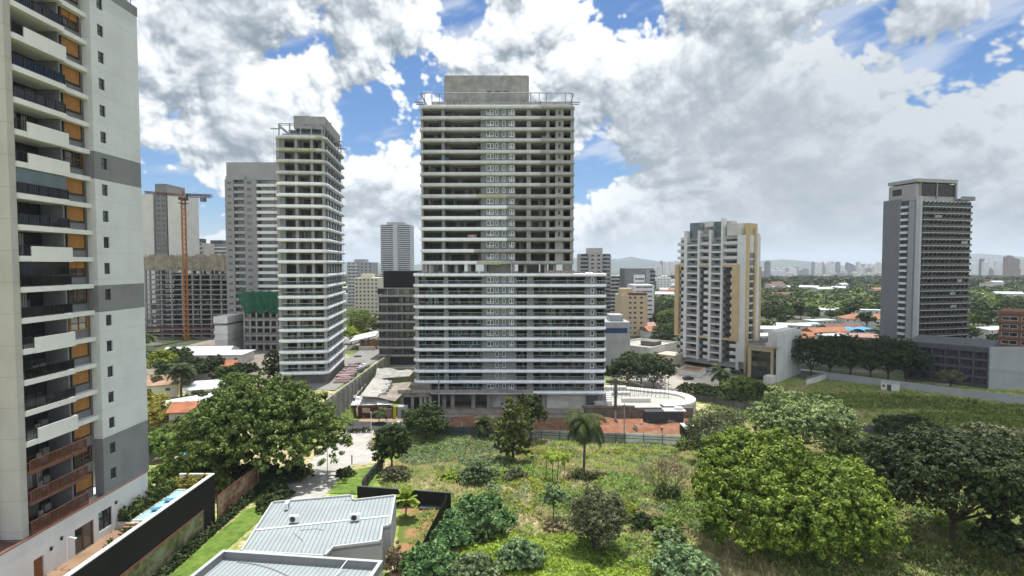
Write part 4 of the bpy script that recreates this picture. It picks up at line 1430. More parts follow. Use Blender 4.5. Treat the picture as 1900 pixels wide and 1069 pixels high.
for i in (2, 6, 12, 14, 16):
    x = rnd.uniform(3, WXr - 6)
    b.part('roller_blind', MB().box(x, x + rnd.uniform(2.5, 5), .5, .55, fl[i] + .6, fl[i] + 2.3), mat('pale_blind', (.40, .43, .42), .7))
zp = b.z(330)
xp = b.x(1776)
b.part('penthouse', MB().box(-.2, xp, 2.5, DL * .86, zt - .9, zp - 2.2).box(-.5, xp + .3, 1.5, DL * .88, zp - 1.6, zp), mat('taupe_penthouse', (.36, .35, .335), .85, .06, .3))
b.part('penthouse_glazing', MB().box(2.2, xp - .6, 2.3, 2.5, zt + 1, zp - 2.3).box(-.3, -.2, DL * .5, DL * .75, zt + 2, zt + 5), mat('bronze_glazing', (.05, .045, .042), .25, .4, .6))
b.part('penthouse_pier', MB().box(xp - .5, xp + .3, 1.6, 2.6, zt - .5, zp - 1.6).box(xp * .5, xp * .5 + .4, 1.9, 2.4, zt, zp - 1.6).box(2, 2.3, 1.9, 2.4, zt, zp - 1.6), MATS['taupe_penthouse'])
b.part('terrace_rail', MB().box(xp + .3, WXr, -.3, -.2, zt - .8, zt + 1.0).box(WXr - .1, WXr, -.2, DL * .6, zt - .8, zt + 1.0), MATS['grey_tinted_rail'])

# its podium along the street
b = Bld('podium_building', 'low dark podium of three glazed floors beside the street on the right', 'office building', 1842, 193, -45)
L = b.x(1686)
zt = zat(645, 193)
b.part('wall', MB().box(L, 0, 1.2, 26, -2, zt - .6), darkgrey)
b.part('roof_edge', MB().box(L - .4, .5, -.3, 27, zt - 1.9, zt), mat('podium_charcoal', (.085, .085, .092), .8, .06))
zz = [0.2 + i * (zt - 2.2) / 4 for i in range(4)]
repeat('floor_band', MB().box(L, -.1, 0, 1.2, 0, .8), MATS['podium_charcoal'], b.T, [(0, 0, z) for z in zz])
st = (zt - 2.2) / 4
repeat('window', win_mb(-L / 12 - .9, st - 1.0, cross=True), [frame_d, glass], b.T, [(L + .8 + i * (-L / 12), 1.15, z + .85) for z in zz for i in range(12)])
repeat('pier', MB().box(-.3, .3, -.2, 1.2, -1, zt - 1.9), darkgrey, b.T, [(L * i / 6 - .3, 0, 0) for i in range(7)])
b = Bld('rendered_wall', 'tall blank pale grey wall at the right edge beside the dark podium', 'wall', 1843, 192.4)
b.part('wall_panel', MB().box(0.05, 30, 0, .5, -2, zat(644, 192.4)), mat('blue_grey_render', (.33, .345, .36), .85, .05, .2, streak=.15))
b = Bld('brick_building', 'brown brick block with white window bands above the pale wall, right edge', 'office building', 1858, 235, -46)
zt = b.z(582)
b.part('wall', MB().box(0, 30, 0, 20, -2, zt).box(-.4, 30.4, -.4, 20.4, zt, zt + 1.2), mat('brown_brick', (.23, .115, .075), .9, .1, .5, lines=((2, .25, .03, .3),)))
repeat('window', win_mb(5.0, 1.6, cross=True), [frame_w, glass], b.T, [(x, 0, z) for z in [zt - 2.6 - 3.3 * i for i in range(5)] for x in (.8, 7, 13.2)])
repeat('ledge', MB().box(-.5, 30, -.7, -.0, -.25, 0), MATS['brown_brick'], b.T, [(0, 0, zt - 3.4 - 3.3 * i) for i in range(5)])
b.part('roof_box', MB().box(12, 30, 5, 15, zt + 1.2, zt + 5), palegrey)

# glass office with a blank white flank
b = Bld('office_building', 'small office with dark glass front and blank white flank by the tan slab', 'office building', 1447, 203, -45)
L, WD = b.x(1390), b.y(1489)
zt, zr = b.z(648), b.z(617)
b.part('glass_front', MB().box(L + 1.2, -2.6, .3, 1, .5, zt - 1.5), glass_mat('black_curtain_glass', (.012, .015, .018), var=.2))
m = MB()
for i in range(9):
    z = 1 + i * (zt - 2.5) / 8
    m.box(L + 1.2, -2.6, .22, .3, z, z + .12)
b.part('transom', m, frame_d)
b.part('stone_frame', MB().box(L, L + 1.2, 0, 2, -1, zt).box(-2.6, -1.6, 0, 2, -1, zt).box(L + 1.2, -2.6, 0, 2, zt - 1.4, zt).box(L - .3, .0, -.2, 2, zt, zt + .5), mat('sand_stone', (.42, .34, .23), .8, .08))
b.part('side_glass', MB().box(-1.6, -.6, .2, 1, 1, zt - .4), MATS['black_curtain_glass'])
b.part('flank_wall', MB().box(-.6, .0, 0, WD, -2, zr - 1), mat('patchy_white_render', (.56, .56, .54), .85, .07, .3, streak=.3, lines=((2, 3.2, .04, .25),)))
b.part('rear_wall', MB().box(L, -.6, 2, WD, -1, zt - .4), offwhite)
b.part('roof_box', MB().box(L * .42, -.2, 2.5, WD * .8, zt - .4, zr), offwhite)
b.part('roof_rail', MB().box(L, L * .42, .4, .5, zt + .5, zt + 1.5).box(L, L + .1, .5, WD, zt - .4, zt + 1.4), steel)
b.part('entrance_wall', MB().box(-3.5, -.6, -4, 0, -2, 2.6), offwhite)

# blocks right of the tallest tower
b = Bld('apartment_tower', 'beige tower with dark balconies and box top just right of the tallest tower', 'apartment tower', 1077, 420)
x1 = b.x(1133)
zt = b.z(471)
b.part('wall', MB().box(0, x1 * .28, 1, 22, -4, zt).box(x1 * .28, x1 * .72, 0, 22, -4, zt + 1).box(x1 * .72, x1, 1, 22, -4, zt), mat('stone_beige_render', (.40, .375, .345), .85, .05, .2, streak=.15))
b.part('roof_box', MB().box(x1 * .27, x1 * .75, 3, 16, zt + 1, b.z(460)), MATS['stone_beige_render'])
fl = [zt - 3 * (i + 1) for i in range(20)]
repeat('balcony_band', MB().box(.2, x1 * .26, -.3, 1, 0, 1.1).box(x1 * .74, x1 + .3, -.3, 1, 0, 1.1), palegrey, b.T, [(0, 0, z) for z in fl])
repeat('window', MB().box(.4, x1 * .25, .9, .99, 1.1, 2.9).box(x1 * .75, x1 - .1, .9, .99, 1.1, 2.9).box(x1 * .35, x1 * .45, -.05, .05, 1, 2.2).box(x1 * .55, x1 * .65, -.05, .05, 1, 2.2), glass, b.T, [(0, 0, z) for z in fl])
for px0, px1, D, yt, lab, wm, roofm, mode in (
        (1130, 1163, 460, 512, 'grey block of pale balcony rows behind the tallest tower at its right', palegrey, darkgrey, 'B'),
        (1160, 1213, 400, 498, 'dark grey and white block with bare dark end, right of the tallest tower', midgrey, darkgrey, 'S'),
        (1176, 1214, 372, 529, 'lower white block with strip windows in front of the dark grey one', white, palegrey, 'W'),
        (1153, 1202, 335, 548, 'sand coloured block with small windows behind the low white hall', mat('sand_render', (.56, .44, .29), .85, .05), mat('sand_render', (1, 1, 1)), 'T')):
    b = Bld('apartment_block', lab, 'apartment block', px0, D)
    x1 = b.x(px1)
    zt = b.z(yt)
    b.part('wall', MB().box(0, x1, 0, 20, -3, zt), wm)
    fl = [zt - 3.0 * (i + 1) for i in range(int(zt / 3))]
    if mode == 'B':
        repeat('balcony_band', MB().box(.4, x1 - .4, -1.1, 0, 0, 1.0), offwhite, b.T, [(0, 0, z) for z in fl])
        repeat('window', MB().box(.8, x1 - .8, -.06, .05, 1.1, 2.5), glass, b.T, [(0, 0, z) for z in fl])
    elif mode == 'S':
        b.part('white_panel', MB().box(x1 * .30, x1 * .68, -.5, 0, -2, zt - 4.5), white)
        repeat('window', MB().box(x1 * .34, x1 * .66, -.56, -.45, 1, 2.0), glass, b.T, [(0, 0, z) for z in fl[2:]])
        b.part('flank_panel', MB().box(x1 * .72, x1, -.4, 0, -2, zt - 1), palegrey)
        repeat('balcony_rail', MB().box(x1 * .86, x1 + .8, -.9, -.4, 0, 1.6), darkgrey, b.T, [(0, 0, z) for z in fl])
    elif mode == 'W':
        repeat('window', MB().box(x1 * .1, x1 * .9, -.06, .05, 1.2, 2.0), glass, b.T, [(0, 0, z) for z in fl])
    else:
        repeat('window', MB().box(0, 1.5, -.06, .05, 1, 2.1), glass, b.T, [(x1 * f, 0, z) for z in fl for f in (.3, .48, .72)])
        b.part('roof_box', MB().box(0, x1 * .45, 2, 10, zt, zt + 4), wm)
        b.part('roof_terrace', MB().box(x1 * .3, x1 * .98, .2, 14, zt, zt + 1.4), mat('rusty_pergola', (.14, .085, .06), .9))
b = Bld('commercial_hall', 'pale grey hall with a dark blue band at the right foot of the tallest tower', 'hall', 1120, 232)
x1 = b.x(1170)
b.part('wall', MB().box(-4, x1, 0, 22, -2, b.z(598)).box(x1 * .3, x1 * .8, 3, 12, b.z(598), b.z(586)), palegrey)
b.part('blue_band', MB().box(-4, x1 - 1.2, -.12, 0, b.z(618), b.z(609)), mat('deep_blue_panel', (.02, .05, .14), .4))
b = Bld('commercial_hall', 'low white hall with flat roof and four dark windows behind the round trees', 'hall', 1208, 238, -42)
L, WD = b.x(1138), b.y(1257)
zt = b.z(645)
b.part('wall', MB().box(L, 0, 0, .4, -2, zt).box(-.4, 0, .4, WD, -2, zt).box(L, L + .4, .4, WD, -2, zt).box(L + .4, -.4, WD - .4, WD, -2, zt), mat('worn_white_render', (.62, .61, .58), .85, .1, .3, streak=.35))
b.part('roof', MB().box(L + .4, -.4, .4, WD - .4, zt - 1.2, zt - .7), mat('pale_roof_screed', (.42, .39, .35), .9, .15, .4))
repeat('window', win_mb(2.2, 1.7, cross=True), [frame_w, glass], b.T, [(L + 1.5 + i * 4.6, 0, zt - 4.6) for i in range(4)])
b.part('roof_shed', MB().box(-9, -2, 8, 14, zt - .7, zt + 1.2).box(-9.3, -1.7, 7.7, 14.3, zt + 1.2, zt + 1.4), concrete_dk)
b.part('annex', MB().box(.02, 9, 4, 14, -2, zt - 3), mat('sandy_annex_render', (.48, .42, .33), .85, .1))
b = Bld('guard_house', 'small white flat house with a terracotta roof at the foot of the tan slab', 'house', 1301, 212, -35)
L, WD = b.x(1262), b.y(1312)
zt = b.z(690)
b.part('wall', MB().box(L, 0, 0, WD, -1, zt), white)
b.part('roof', MB().box(L + .6, -.6, .6, WD - .6, zt, zt + .12), mat('brown_red_roof', (.24, .10, .055), .9, .15, .5))
b.part('parapet', MB().box(L - .1, .1, -.1, .5, zt, zt + .35).box(-.5, .1, .5, WD, zt, zt + .35).box(L - .1, L + .5, .5, WD, zt, zt + .35).box(L + .5, -.5, WD - .5, WD, zt, zt + .35), mat('sand_stone', (1, 1, 1)))
# ---------------------------------------------------------------- the ground: one sheet to the horizon
def gmat(name, fn):
    m_ = bpy.data.materials.new(name)
    m_.use_nodes = True
    t = NT(m_.node_tree)
    b = t.n('ShaderNodeBsdfPrincipled')
    co = t.n('ShaderNodeTexCoord').outputs['Object']
    t.put(b.inputs['Base Color'], fn(t, co))
    b.inputs['Roughness'].default_value = .95
    b.inputs['Specular IOR Level'].default_value = .15
    bp = t.n('ShaderNodeBump')
    bp.inputs['Strength'].default_value = .7
    bp.inputs['Distance'].default_value = .25
    t.put(bp.inputs['Height'], t.noise(co, 2.2, 6, .7))
    t.put(b.inputs['Normal'], bp.outputs[0])
    t.put(t.n('ShaderNodeOutputMaterial').inputs[0], b.outputs[0])
    return m_


def meadow(t, co):
    a, b_, c_ = t.noise(co, .055, 4, .6, .6), t.noise(co, .6, 5, .65), t.noise(co, .09, 3, .5)
    green = t.ramp(b_, [(.3, (.08, .115, .022)), (.5, (.19, .25, .06)), (.72, (.35, .40, .12))])
    straw = t.ramp(b_, [(.3, (.22, .18, .09)), (.55, (.42, .35, .20)), (.75, (.55, .48, .30))])
    near = t.mix(t.ss(t.m('ADD', a, t.m('MULTIPLY', t.m('SUBTRACT', b_, .5), .5)), .47, .58), green, straw)
    y = t.sep(co)[1]
    town = t.ramp(t.noise(co, .05, 4, .6), [(.38, (.035, .052, .02)), (.5, (.06, .07, .04)), (.62, (.16, .15, .13))])
    return t.mix(t.ss(y, 195, 230), near, town)


def axis(lim, fine, far):
    v = list(np.arange(lim[0], lim[1] + 1e-6, fine))
    s_, lo, hi = fine, lim[0], lim[1]
    left, right = [], []
    while lo > -far:
        s_ *= 1.35
        lo -= s_
        left.append(lo)
    s_ = fine
    while hi < far:
        s_ *= 1.35
        hi += s_
        right.append(hi)
    return left[::-1] + v + right


xsg, ysg = axis((-110, 170), 3.0, 22000), [v for v in axis((30, 260), 3.0, 24000) if v > -400]
ph = np.random.RandomState(3)


def gnoise(x, y):
    return .22 * math.sin(x * .31 + 1.3) * math.sin(y * .27) + .12 * math.sin(x * .8 + y * .53) if 60 < y < 150 and -30 < x < 90 else 0.0


gv = [(x, y, gz(x, y) + gnoise(x, y)) for y in ysg for x in xsg]
nx = len(xsg)
gf = [(j * nx + i, j * nx + i + 1, (j + 1) * nx + i + 1, (j + 1) * nx + i) for j in range(len(ysg) - 1) for i in range(nx - 1)]
tag(MB().add(gv, gf).build('ground', gmat('rough_ground', meadow), smooth=True), kind='structure')


def sheet(name, pts, lift, m_, kind='structure', sub=3.0, flat=False):   # a paved or planted sheet that follows the ground
    P2 = [Vector((p[0], p[1])) for p in pts]
    x0, x1 = min(p.x for p in P2), max(p.x for p in P2)
    y0, y1 = min(p.y for p in P2), max(p.y for p in P2)
    import bmesh
    bm = bmesh.new()
    bm.faces.new([bm.verts.new((p.x, p.y, 0)) for p in P2])
    for ax, a, b_ in ((0, x0, x1), (1, y0, y1)):
        v = math.ceil(a / sub) * sub
        while v < b_:
            if v > a + .01:
                no = (1, 0, 0) if ax == 0 else (0, 1, 0)
                bmesh.ops.bisect_plane(bm, geom=bm.verts[:] + bm.edges[:] + bm.faces[:], plane_co=(v, v, 0), plane_no=no)
            v += sub
    bmesh.ops.recalc_face_normals(bm, faces=bm.faces)
    if sum(f.normal.z for f in bm.faces) < 0:
        bmesh.ops.reverse_faces(bm, faces=bm.faces)
    for v in bm.verts:
        v.co.z = gz(v.co.x, v.co.y) + lift + (gnoise(v.co.x, v.co.y) if not flat else 0)
    me = bpy.data.meshes.new(name)
    bm.to_mesh(me)
    bm.free()
    me.materials.append(m_)
    return tag(link(name, me), kind=kind)


P = lambda *a: [gp(x, y) for x, y in a]
lawn_m = gmat('mown_lawn', lambda t, co: t.ramp(t.noise(co, .7, 5, .65), [(.32, (.055, .10, .02)), (.5, (.11, .18, .03)), (.7, (.17, .23, .05))]))
sheet('plaza', P((575, 858), (600, 822), (645, 800), (697, 799), (688, 822), (699, 829), (692, 860), (654, 863), (606, 917), (595, 940), (480, 940), (508, 920), (540, 893)), .09, pave, flat=True)
sheet('street', [(-44, 143), (-24, 140), (-24, 152.5), (-44, 154)], .06, asphalt, flat=True)
sheet('sidewalk', [(-42, 152), (-21, 150.5), (-21, 156), (-42, 157)], .12, mat('ochre_sidewalk', (.33, .25, .17), .9, .15), flat=True)
sheet('lawn', P((655, 866), (696, 862), (712, 868), (690, 905), (668, 918), (612, 918)), .10, lawn_m)
sheet('lawn_strip', P((462, 945), (500, 930), (520, 922), (480, 968), (300, 1125), (230, 1125)), .10, lawn_m)
soil_m = mat('red_earth', (1, 1, 1))
# dug-over red earth in heaps between the fence and the wall
m = MB()
ex = np.linspace(-22, 56, 66)
ey = np.linspace(140.5, 155, 16)
ev = [(x, y, .15 + 0.85 * max(0, math.sin((y - 140.5) / 14.5 * math.pi)) * (.30 + .5 * math.sin(x * .33) ** 2 + .3 * math.sin(x * .9 + y) * math.sin(y * .8) + .12 * math.sin(x * 2.3 + y * 1.7)) + (1.2 if abs(x - 22) < 6 and y > 147 else 0) * math.cos((x - 22) / 6 * 1.5) + .9 * max(0, 1 - abs(x + 10) / 9) * (y > 146)) for y in ey for x in ex]
m.add(ev, [(j * 66 + i, j * 66 + i + 1, (j + 1) * 66 + i + 1, (j + 1) * 66 + i) for j in range(15) for i in range(65)])
tag(m.build('red_earth', soil_m, smooth=True), kind='structure')
sheet('site_floor', [(-28, 155.6), (16, 155.6), (16, 190), (-28, 190)], .2, mat('dusty_concrete', (.30, .26, .22), .95, .2, .3), flat=True)
sheet('garden_soil', P((742, 945), (818, 940), (800, 990), (775, 1075), (735, 1075)), .12,
      gmat('bare_garden_soil', lambda t, co: t.mix(t.ss(t.noise(co, .35, 4, .6), .42, .6), (.30, .165, .085), (.10, .14, .03))))

r4 = random.Random(12)
m = MB()
for i in range(46):
    x, y = r4.uniform(-20, 54), r4.uniform(142, 153)
    m.M = Matrix.Translation((x, y, .9 + r4.random() * .5)) @ Matrix.Rotation(r4.uniform(0, 6.28), 4, 'Z')
    L_ = r4.uniform(.6, 3.5)
    m.box(-L_ / 2, L_ / 2, -.12, .12, -.6, r4.uniform(.05, .3))
m.M = Matrix()
tag(m.build('site_rubble', mat('site_rubble_pale', (.33, .27, .22), .95, .3, 1.0)), 'planks and rubble strewn over the red earth', 'rubble', kind='stuff')
# ---------------------------------------------------------------- the building site round the tallest tower
rnd = random.Random(33)
stone_m = mat('rough_stone_wall', (.20, .165, .135), .95, .22, .8, bump=.8)
DP = 155.5
rw = thing('retaining_wall', 'long rough stone retaining wall below the white concrete deck', 'wall', (0, DP, 0))
xw0, xw1 = xat(1085, DP), xat(1290, DP)
zd = zat(757, DP)
MB().box(xw0, xw1, 0, .7, -1, zd).build('wall_panel', stone_m, rw)
MB().box(xw0 - .5, xat(1180, DP), -.25, .8, zd, zd + .6).build('coping_beam', concrete_dk, rw)
wl = thing('retaining_wall', 'low pale stone footing wall under the tallest tower', 'wall', (0, 158, 0))
MB().box(xat(796, 158), xw0 - .1, 0, .6, -1, 1.0).build('wall_panel', mat('pale_rubble', (.32, .27, .23), .95, .2, .8, bump=.6), wl)
# deck with its swept white rim
cx0, cx1 = xat(1112, DP), xat(1300, 163)
arc = []
for i in range(17):
    a = R(-80 + 160 * i / 16)
    arc.append((cx1 - 11 + 11 * math.cos(a), 167 + 10.5 * math.sin(a)))
deck_poly = [(cx0, DP + .9), (cx1 - 12, DP + .9)] + arc + [(cx1 - 16, 181), (cx0, 186)]
dk = thing('concrete_deck', 'white concrete podium deck with swept rounded end beside the tallest tower', 'concrete deck', (0, 0, 0))
MB().prism(deck_poly, -1, zd - .3).build('deck_slab', mat('bright_new_concrete', (.42, .405, .36), .85, .1, .25, streak=.1), dk)
rim = MB()
po = [Vector(p) for p in [(cx1 - 12, DP + .9)] + arc + [(cx1 - 16, 181), (cx0 + 4, 183.5)]]
for i in range(len(po) - 1):
    t0 = (po[min(i + 1, len(po) - 1)] - po[max(i - 1, 0)]).normalized()
    t1 = (po[min(i + 2, len(po) - 1)] - po[i]).normalized()
    n0, n1 = Vector((-t0.y, t0.x)), Vector((-t1.y, t1.x))
    a, b_ = po[i], po[i + 1]
    w0 = 3.0
    rim.add([(*a, zd - .3), (*b_, zd - .3), (*(b_ + n1 * w0), zd - .3), (*(a + n0 * w0), zd - .3), (*a, zd + .35), (*b_, zd + .35), (*(b_ + n1 * w0), zd + .25), (*(a + n0 * w0), zd + .25)],
            [(4, 5, 6, 7), (0, 1, 5, 4), (2, 3, 7, 6)])
rim.build('rim', mat('bright_white_concrete', (.55, .54, .51), .8, .06, .3), dk)
m = MB()
for y, z in ((172, .5), (178, .9)):
    m.box(cx0 + 6, cx1 - 18, y, y + 2.6, zd - .3, zd + z)
m.box(cx0 + 8, cx1 - 14, 163, 164, zd - .3, zd + .9)
for i in range(5):
    m.box(cx0 + 3 + i * .4, cx0 + 4.6 + i * .4, 160 + i * 2.4, 161.4 + i * 2.4, zd - .3, zd + .8)
m.build('upstand', mat('bright_white_concrete', (1, 1, 1)), dk)
# light steel frame over the deck
sf = thing('steel_frame', 'open grid of thin grey scaffold posts standing on the white deck', 'scaffold', (xat(1140, 170), 170, zd - .3))
xl_ = xat(1243, 170) - xat(1140, 170)
hp = zat(700, 170) - zd
m = MB()
for i in range(14):
    for y in (0, 3.5):
        m.box(xl_ * i / 13 - .05, xl_ * i / 13 + .05, y - .05, y + .05, 0, hp + .3)
m.build('post', mat('dark_scaffold_steel', (.10, .10, .11), .6, .1, metal=.3), sf)
m = MB()
for z in (hp * .62, hp):
    for y in (0, 3.5):
        m.box(-.2, xl_ + .2, y - .05, y + .05, z, z + .1)
    for i in range(14):
        m.box(xl_ * i / 13 - .03, xl_ * i / 13 + .03, .05, 3.45, z + .1, z + .17)
m.tube((-1.5, 0, hp + .4), (1.2, 0, hp * .6), .09).tube((xl_ - 5, 0, hp), (xl_ + .8, 0, hp * .62), .12)
m.build('beam', mat('dark_scaffold_steel', (1, 1, 1)), sf)
pl = thing('utility_pole', 'dark stout steel post standing against the stone wall by the white deck', 'pole', (xat(1144, 153), 153, 0))
MB().tube((0, 0, -.5), (0, 0, 3), .28, .26).build('post_foot', concrete, pl)
MB().box(-.35, .35, -.3, .3, 3, zat(702, 153)).box(-.5, .5, -.45, .45, zat(728, 153), zat(726, 153)).build('post', mat('dark_scaffold_steel', (1, 1, 1)), pl)
sb = thing('dumpster', 'long dark grey site container lying on the red earth', 'container', (xat(1200, 149), 149, .4))
xl_ = xat(1272, 149) - xat(1200, 149)
MB().box(0, xl_, 0, 2.6, 0, 3.2).build('body', mat('slate_panel', (.055, .056, .066), .8, .1), sb)
MB().box(xl_ * .5, xl_ + .6, -.2, 2.8, 3.2, 3.5).box(xl_ * .8, xl_, .4, 2, 3.5, 4.1).build('top_sheet', white, sb)
for i in range(1, 9):
    MB().box(xl_ * i / 9 - .06, xl_ * i / 9 + .06, -.07, 0, 0.1, 3.1).build('rib', mat('slate_panel', (1, 1, 1)), sb)


def pole(name, label, x, y, z, h, r=.14, arms=(), m_=None):
    o = thing(name, label, 'pole', (x, y, z))
    MB().tube((0, 0, -.3), (0, 0, h), r, r * .7, 8).build('post', m_ or concrete, o)
    for zz, wd in arms:
        MB().box(-wd, wd, -.08, .08, h - zz, h - zz + .14).build('crossarm', bark, o)
    return o


q_ = gp(1158, 822)
pole('utility_pole', 'pale concrete pole rising at the joint of the dark and white fence', q_.x, q_.y, q_.z, 9.5, .17, ((.6, .7),))
q_ = gp(857, 808)
pole('fence_post', 'short chipped white concrete post beside the dark end of the fence', q_.x, q_.y, q_.z, 3.4, .32, (), mat('chipped_white_post', (.55, .53, .5), .9, .3, 1.0))
q_ = gp(812, 775)
pole('utility_pole', 'tall concrete power pole in front of the foot of the tallest tower', q_.x, q_.y + 3, 0, 11.5, .2, ((.5, .9), (1.4, .9)))


def fence(name, label, a, b_, h, pm, rm, pw=2.2, rails=(.5, .72)):
    a, b_ = Vector((a[0], a[1])), Vector((b_[0], b_[1]))
    L_ = (b_ - a).length
    an = math.atan2(b_.y - a.y, b_.x - a.x)
    o = thing(name, label, 'fence', (a.x, a.y, 0), an)
    n_ = max(1, round(L_ / pw))
    zf = lambda s_: gz(*(a + (b_ - a) * s_))
    prm = MB()
    for i in range(n_):
        z_ = zf((i + .5) / n_) - .15 + rnd.uniform(-.06, .06)
        pb = MB().box(L_ * i / n_ + .015, L_ * (i + 1) / n_ - .015, 0, .05, z_, z_ + h)
        for j in range(3):
            x = L_ * (i + (j + .5) / 3) / n_
            pb.box(x - .05, x + .05, -.03, 0, z_ + .03, z_ + h - .02)
        pb.build('panel', pm, o)
    for f in rails:
        m = MB()
        for i in range(n_):
            m.box(L_ * i / n_, L_ * (i + 1) / n_, -.12, -.035, zf((i + .5) / n_) + h * f - .04, zf((i + .5) / n_) + h * f + .04)
        m.build('rail', rm, o)
    for i in range(0, n_ + 1, 2):
        x = L_ * i / n_
        MB().box(x - .06, x + .06, -.2, -.12, zf(i / n_) - .3, zf(i / n_) + h - .1).build('post', rm, o)
    return o


shd = mat('shaded_teal_sheet', (.10, .125, .13), .7, .12, .4, streak=.3)  # teal sheet, with the tower's cast shadow put into its colour
grys = mat('shaded_grey_sheet', (.33, .345, .34), .6, .12, .4, streak=.3)  # white run's neighbour, greyed: the tower's cast shadow is in the colour
whs = mat('white_sheet', (.74, .76, .75), .55, .07, .4, streak=.25)
p0_, p1_, p2_, p3_ = gp(800, 807), gp(905, 812), gp(1160, 823), gp(1264, 828)
fence('site_fence', 'shade darkened teal sheet metal fence behind the leafy bush in the lot', p0_, p1_, 2.6, shd, black_metal)
fence('site_fence', 'shade greyed sheet metal fence with dark rails behind the palm', p1_, p2_, 2.6, grys, black_metal)
fence('site_fence', 'clean white sheet metal fence below the red earth, right of the palm', p2_, p3_, 2.7, whs, black_metal)
q_ = gp(1285, 815)
dc = thing('site_gate', 'dark open shelter with white slab roof at the right end of the white fence', 'shelter', (q_.x - 2, q_.y, q_.z))
for x in (.2, 2.2, 4.8):
    MB().box(x, x + .25, 0, .25, 0, 2.6).build('post', black_metal, dc)
MB().box(0, 5.2, -.3, 4, 2.6, 2.9).build('roof', offwhite, dc)
MB().box(0, 5.2, 3.6, 4, 0, 2.6).build('back_wall', dark_in, dc)

# half-roofed basement left of the tower: tarpaulins, retaining walls and a ramp
bs = thing('basement_roof', 'dusty grey tarpaulin roof sloping over the basement dig left of the tallest tower', 'roof', (0, 0, 0))
tarp = mat('dusty_tarpaulin', (.40, .385, .35), .9, .14, .35, streak=.25, bump=.3)


def tsheet(a, b_, c_, d_, nu=12, nv=8, amp=.35, seed=1, th=.08):   # a sagging sheet between four corners
    r_ = random.Random(seed)
    f1, f2 = r_.uniform(3, 6), r_.uniform(3, 6)
    a, b_, c_, d_ = map(Vector, (a, b_, c_, d_))
    vs = []
    for k in (0, 1):
        for j in range(nv + 1):
            for i in range(nu + 1):
                u, v = i / nu, j / nv
                p = a.lerp(b_, u).lerp(d_.lerp(c_, u), v)
                vs.append((p.x, p.y, p.z - amp * math.sin(u * math.pi) * math.sin(v * math.pi) + amp * .4 * math.sin(u * f1 * 3 + seed) * math.sin(v * f2 * 3) - k * th))
    fs = []
    o = (nu + 1) * (nv + 1)
    for j in range(nv):
        for i in range(nu):
            q = (j * (nu + 1) + i, j * (nu + 1) + i + 1, (j + 1) * (nu + 1) + i + 1, (j + 1) * (nu + 1) + i)
            fs += [q, tuple(o + t_ for t_ in reversed(q))]
    return MB().add(vs, fs)


w3 = lambda px, py, D: tuple(W(px, py, D))
tsheet(w3(668, 735, 157), w3(700, 737, 157), w3(722, 706, 172), w3(694, 700, 172), seed=2).build('tarpaulin', tarp, bs)
tsheet(w3(650, 752, 156), w3(732, 751, 156), w3(706, 737, 160), w3(655, 733, 160), seed=3, amp=.6).build('tarpaulin', mat('pale_tarpaulin', (.55, .56, .55), .8, .1, .4), bs)
tsheet(w3(700, 737, 158), w3(733, 745, 156), w3(768, 708, 168), w3(722, 712, 172), seed=5, amp=.2).build('deck_slab', mat('dusty_concrete', (.36, .32, .27), .95, .2, .3), bs)
tsheet(w3(695, 703, 174), w3(760, 698, 174), w3(768, 688, 186), w3(700, 682, 186), seed=7, amp=.9).build('net_sheet', mat('pale_grey_net', (.36, .36, .33), .9, .15, .5), bs)
m = MB()
for i, (px, py) in enumerate(((706, 733), (710, 726), (714, 721), (717, 714))):
    p = W(px, py, 161 + i * 2.5)
    m.tube(p, p + Vector((1.6, .6, .7)), .8, .6, 8)
m.build('rubble_sack', mat('pale_sack', (.5, .5, .47), .9, .2), bs)
bw_ = thing('basement_wall', 'stained concrete wall and dark floor openings below the dark mid rise', 'wall', (0, 0, 0))
p_a, p_b = W(698, 683, 196), W(770, 683, 196)
MB().box(p_a.x, p_b.x, 196, 196.6, -1, p_a.z).build('wall_panel', mat('stained_concrete', (.30, .28, .24), .95, .2, .3, streak=.4), bw_)
m = MB()
for a, b_ in (((655, 738, 158), (699, 684, 192)),):
    A, B_ = W(*a), W(*b_)
    n_ = 14
    for i in range(n_):
        u0, u1 = i / n_, (i + 1) / n_
        p, q = A.lerp(B_, u0), A.lerp(B_, u1)
        m.add([(p.x, p.y, p.z - 4), (q.x, q.y, q.z - 4), (q.x, q.y, q.z), (p.x, p.y, p.z), (p.x + .5, p.y, p.z - 4), (q.x + .5, q.y, q.z - 4), (q.x + .5, q.y, q.z), (p.x + .5, p.y, p.z)],
              [(0, 3, 2, 1), (4, 5, 6, 7), (3, 7, 6, 2), (0, 1, 5, 4)])
m.build('ramp_wall', concrete, bw_)
sh_ = thing('site_shed', 'low site shed with dark red front and yellow post under a pale awning', 'shed', (0, 0, 0))
A, B_ = W(664, 772, 155.5), W(748, 770, 155.5)
MB().box(A.x, B_.x - 4, 155.6, 158, -.2, A.z + 2.6).build('front_wall', mat('dark_red_board', (.10, .03, .025), .8, .2, .8), sh_)
MB().box(xat(668, 155), xat(683, 155), 155.4, 155.6, 1.6, 2.9).build('sign_board', mat('pale_board', (.40, .36, .26), .7), sh_)
MB().box(xat(700, 155), xat(724, 155), 155.3, 155.6, .1, 2.8).build('grey_board', mat('brown_grey_board', (.20, .165, .15), .8, .1), sh_)
MB().box(xat(727, 155), xat(732.5, 155), 154.9, 155.4, 0, 3.4).build('post', mat('yellow_paint', (.48, .38, .03), .6), sh_)
MB().box(xat(735, 155.6), xat(752, 155.6), 155.6, 158, -.2, 3.2).build('cabin', mat('blue_grey_render', (1, 1, 1)), sh_)
MB().box(xat(742, 155.4), xat(748, 155.4), 155.5, 155.6, .1, 2.4).build('door', dark_in, sh_)
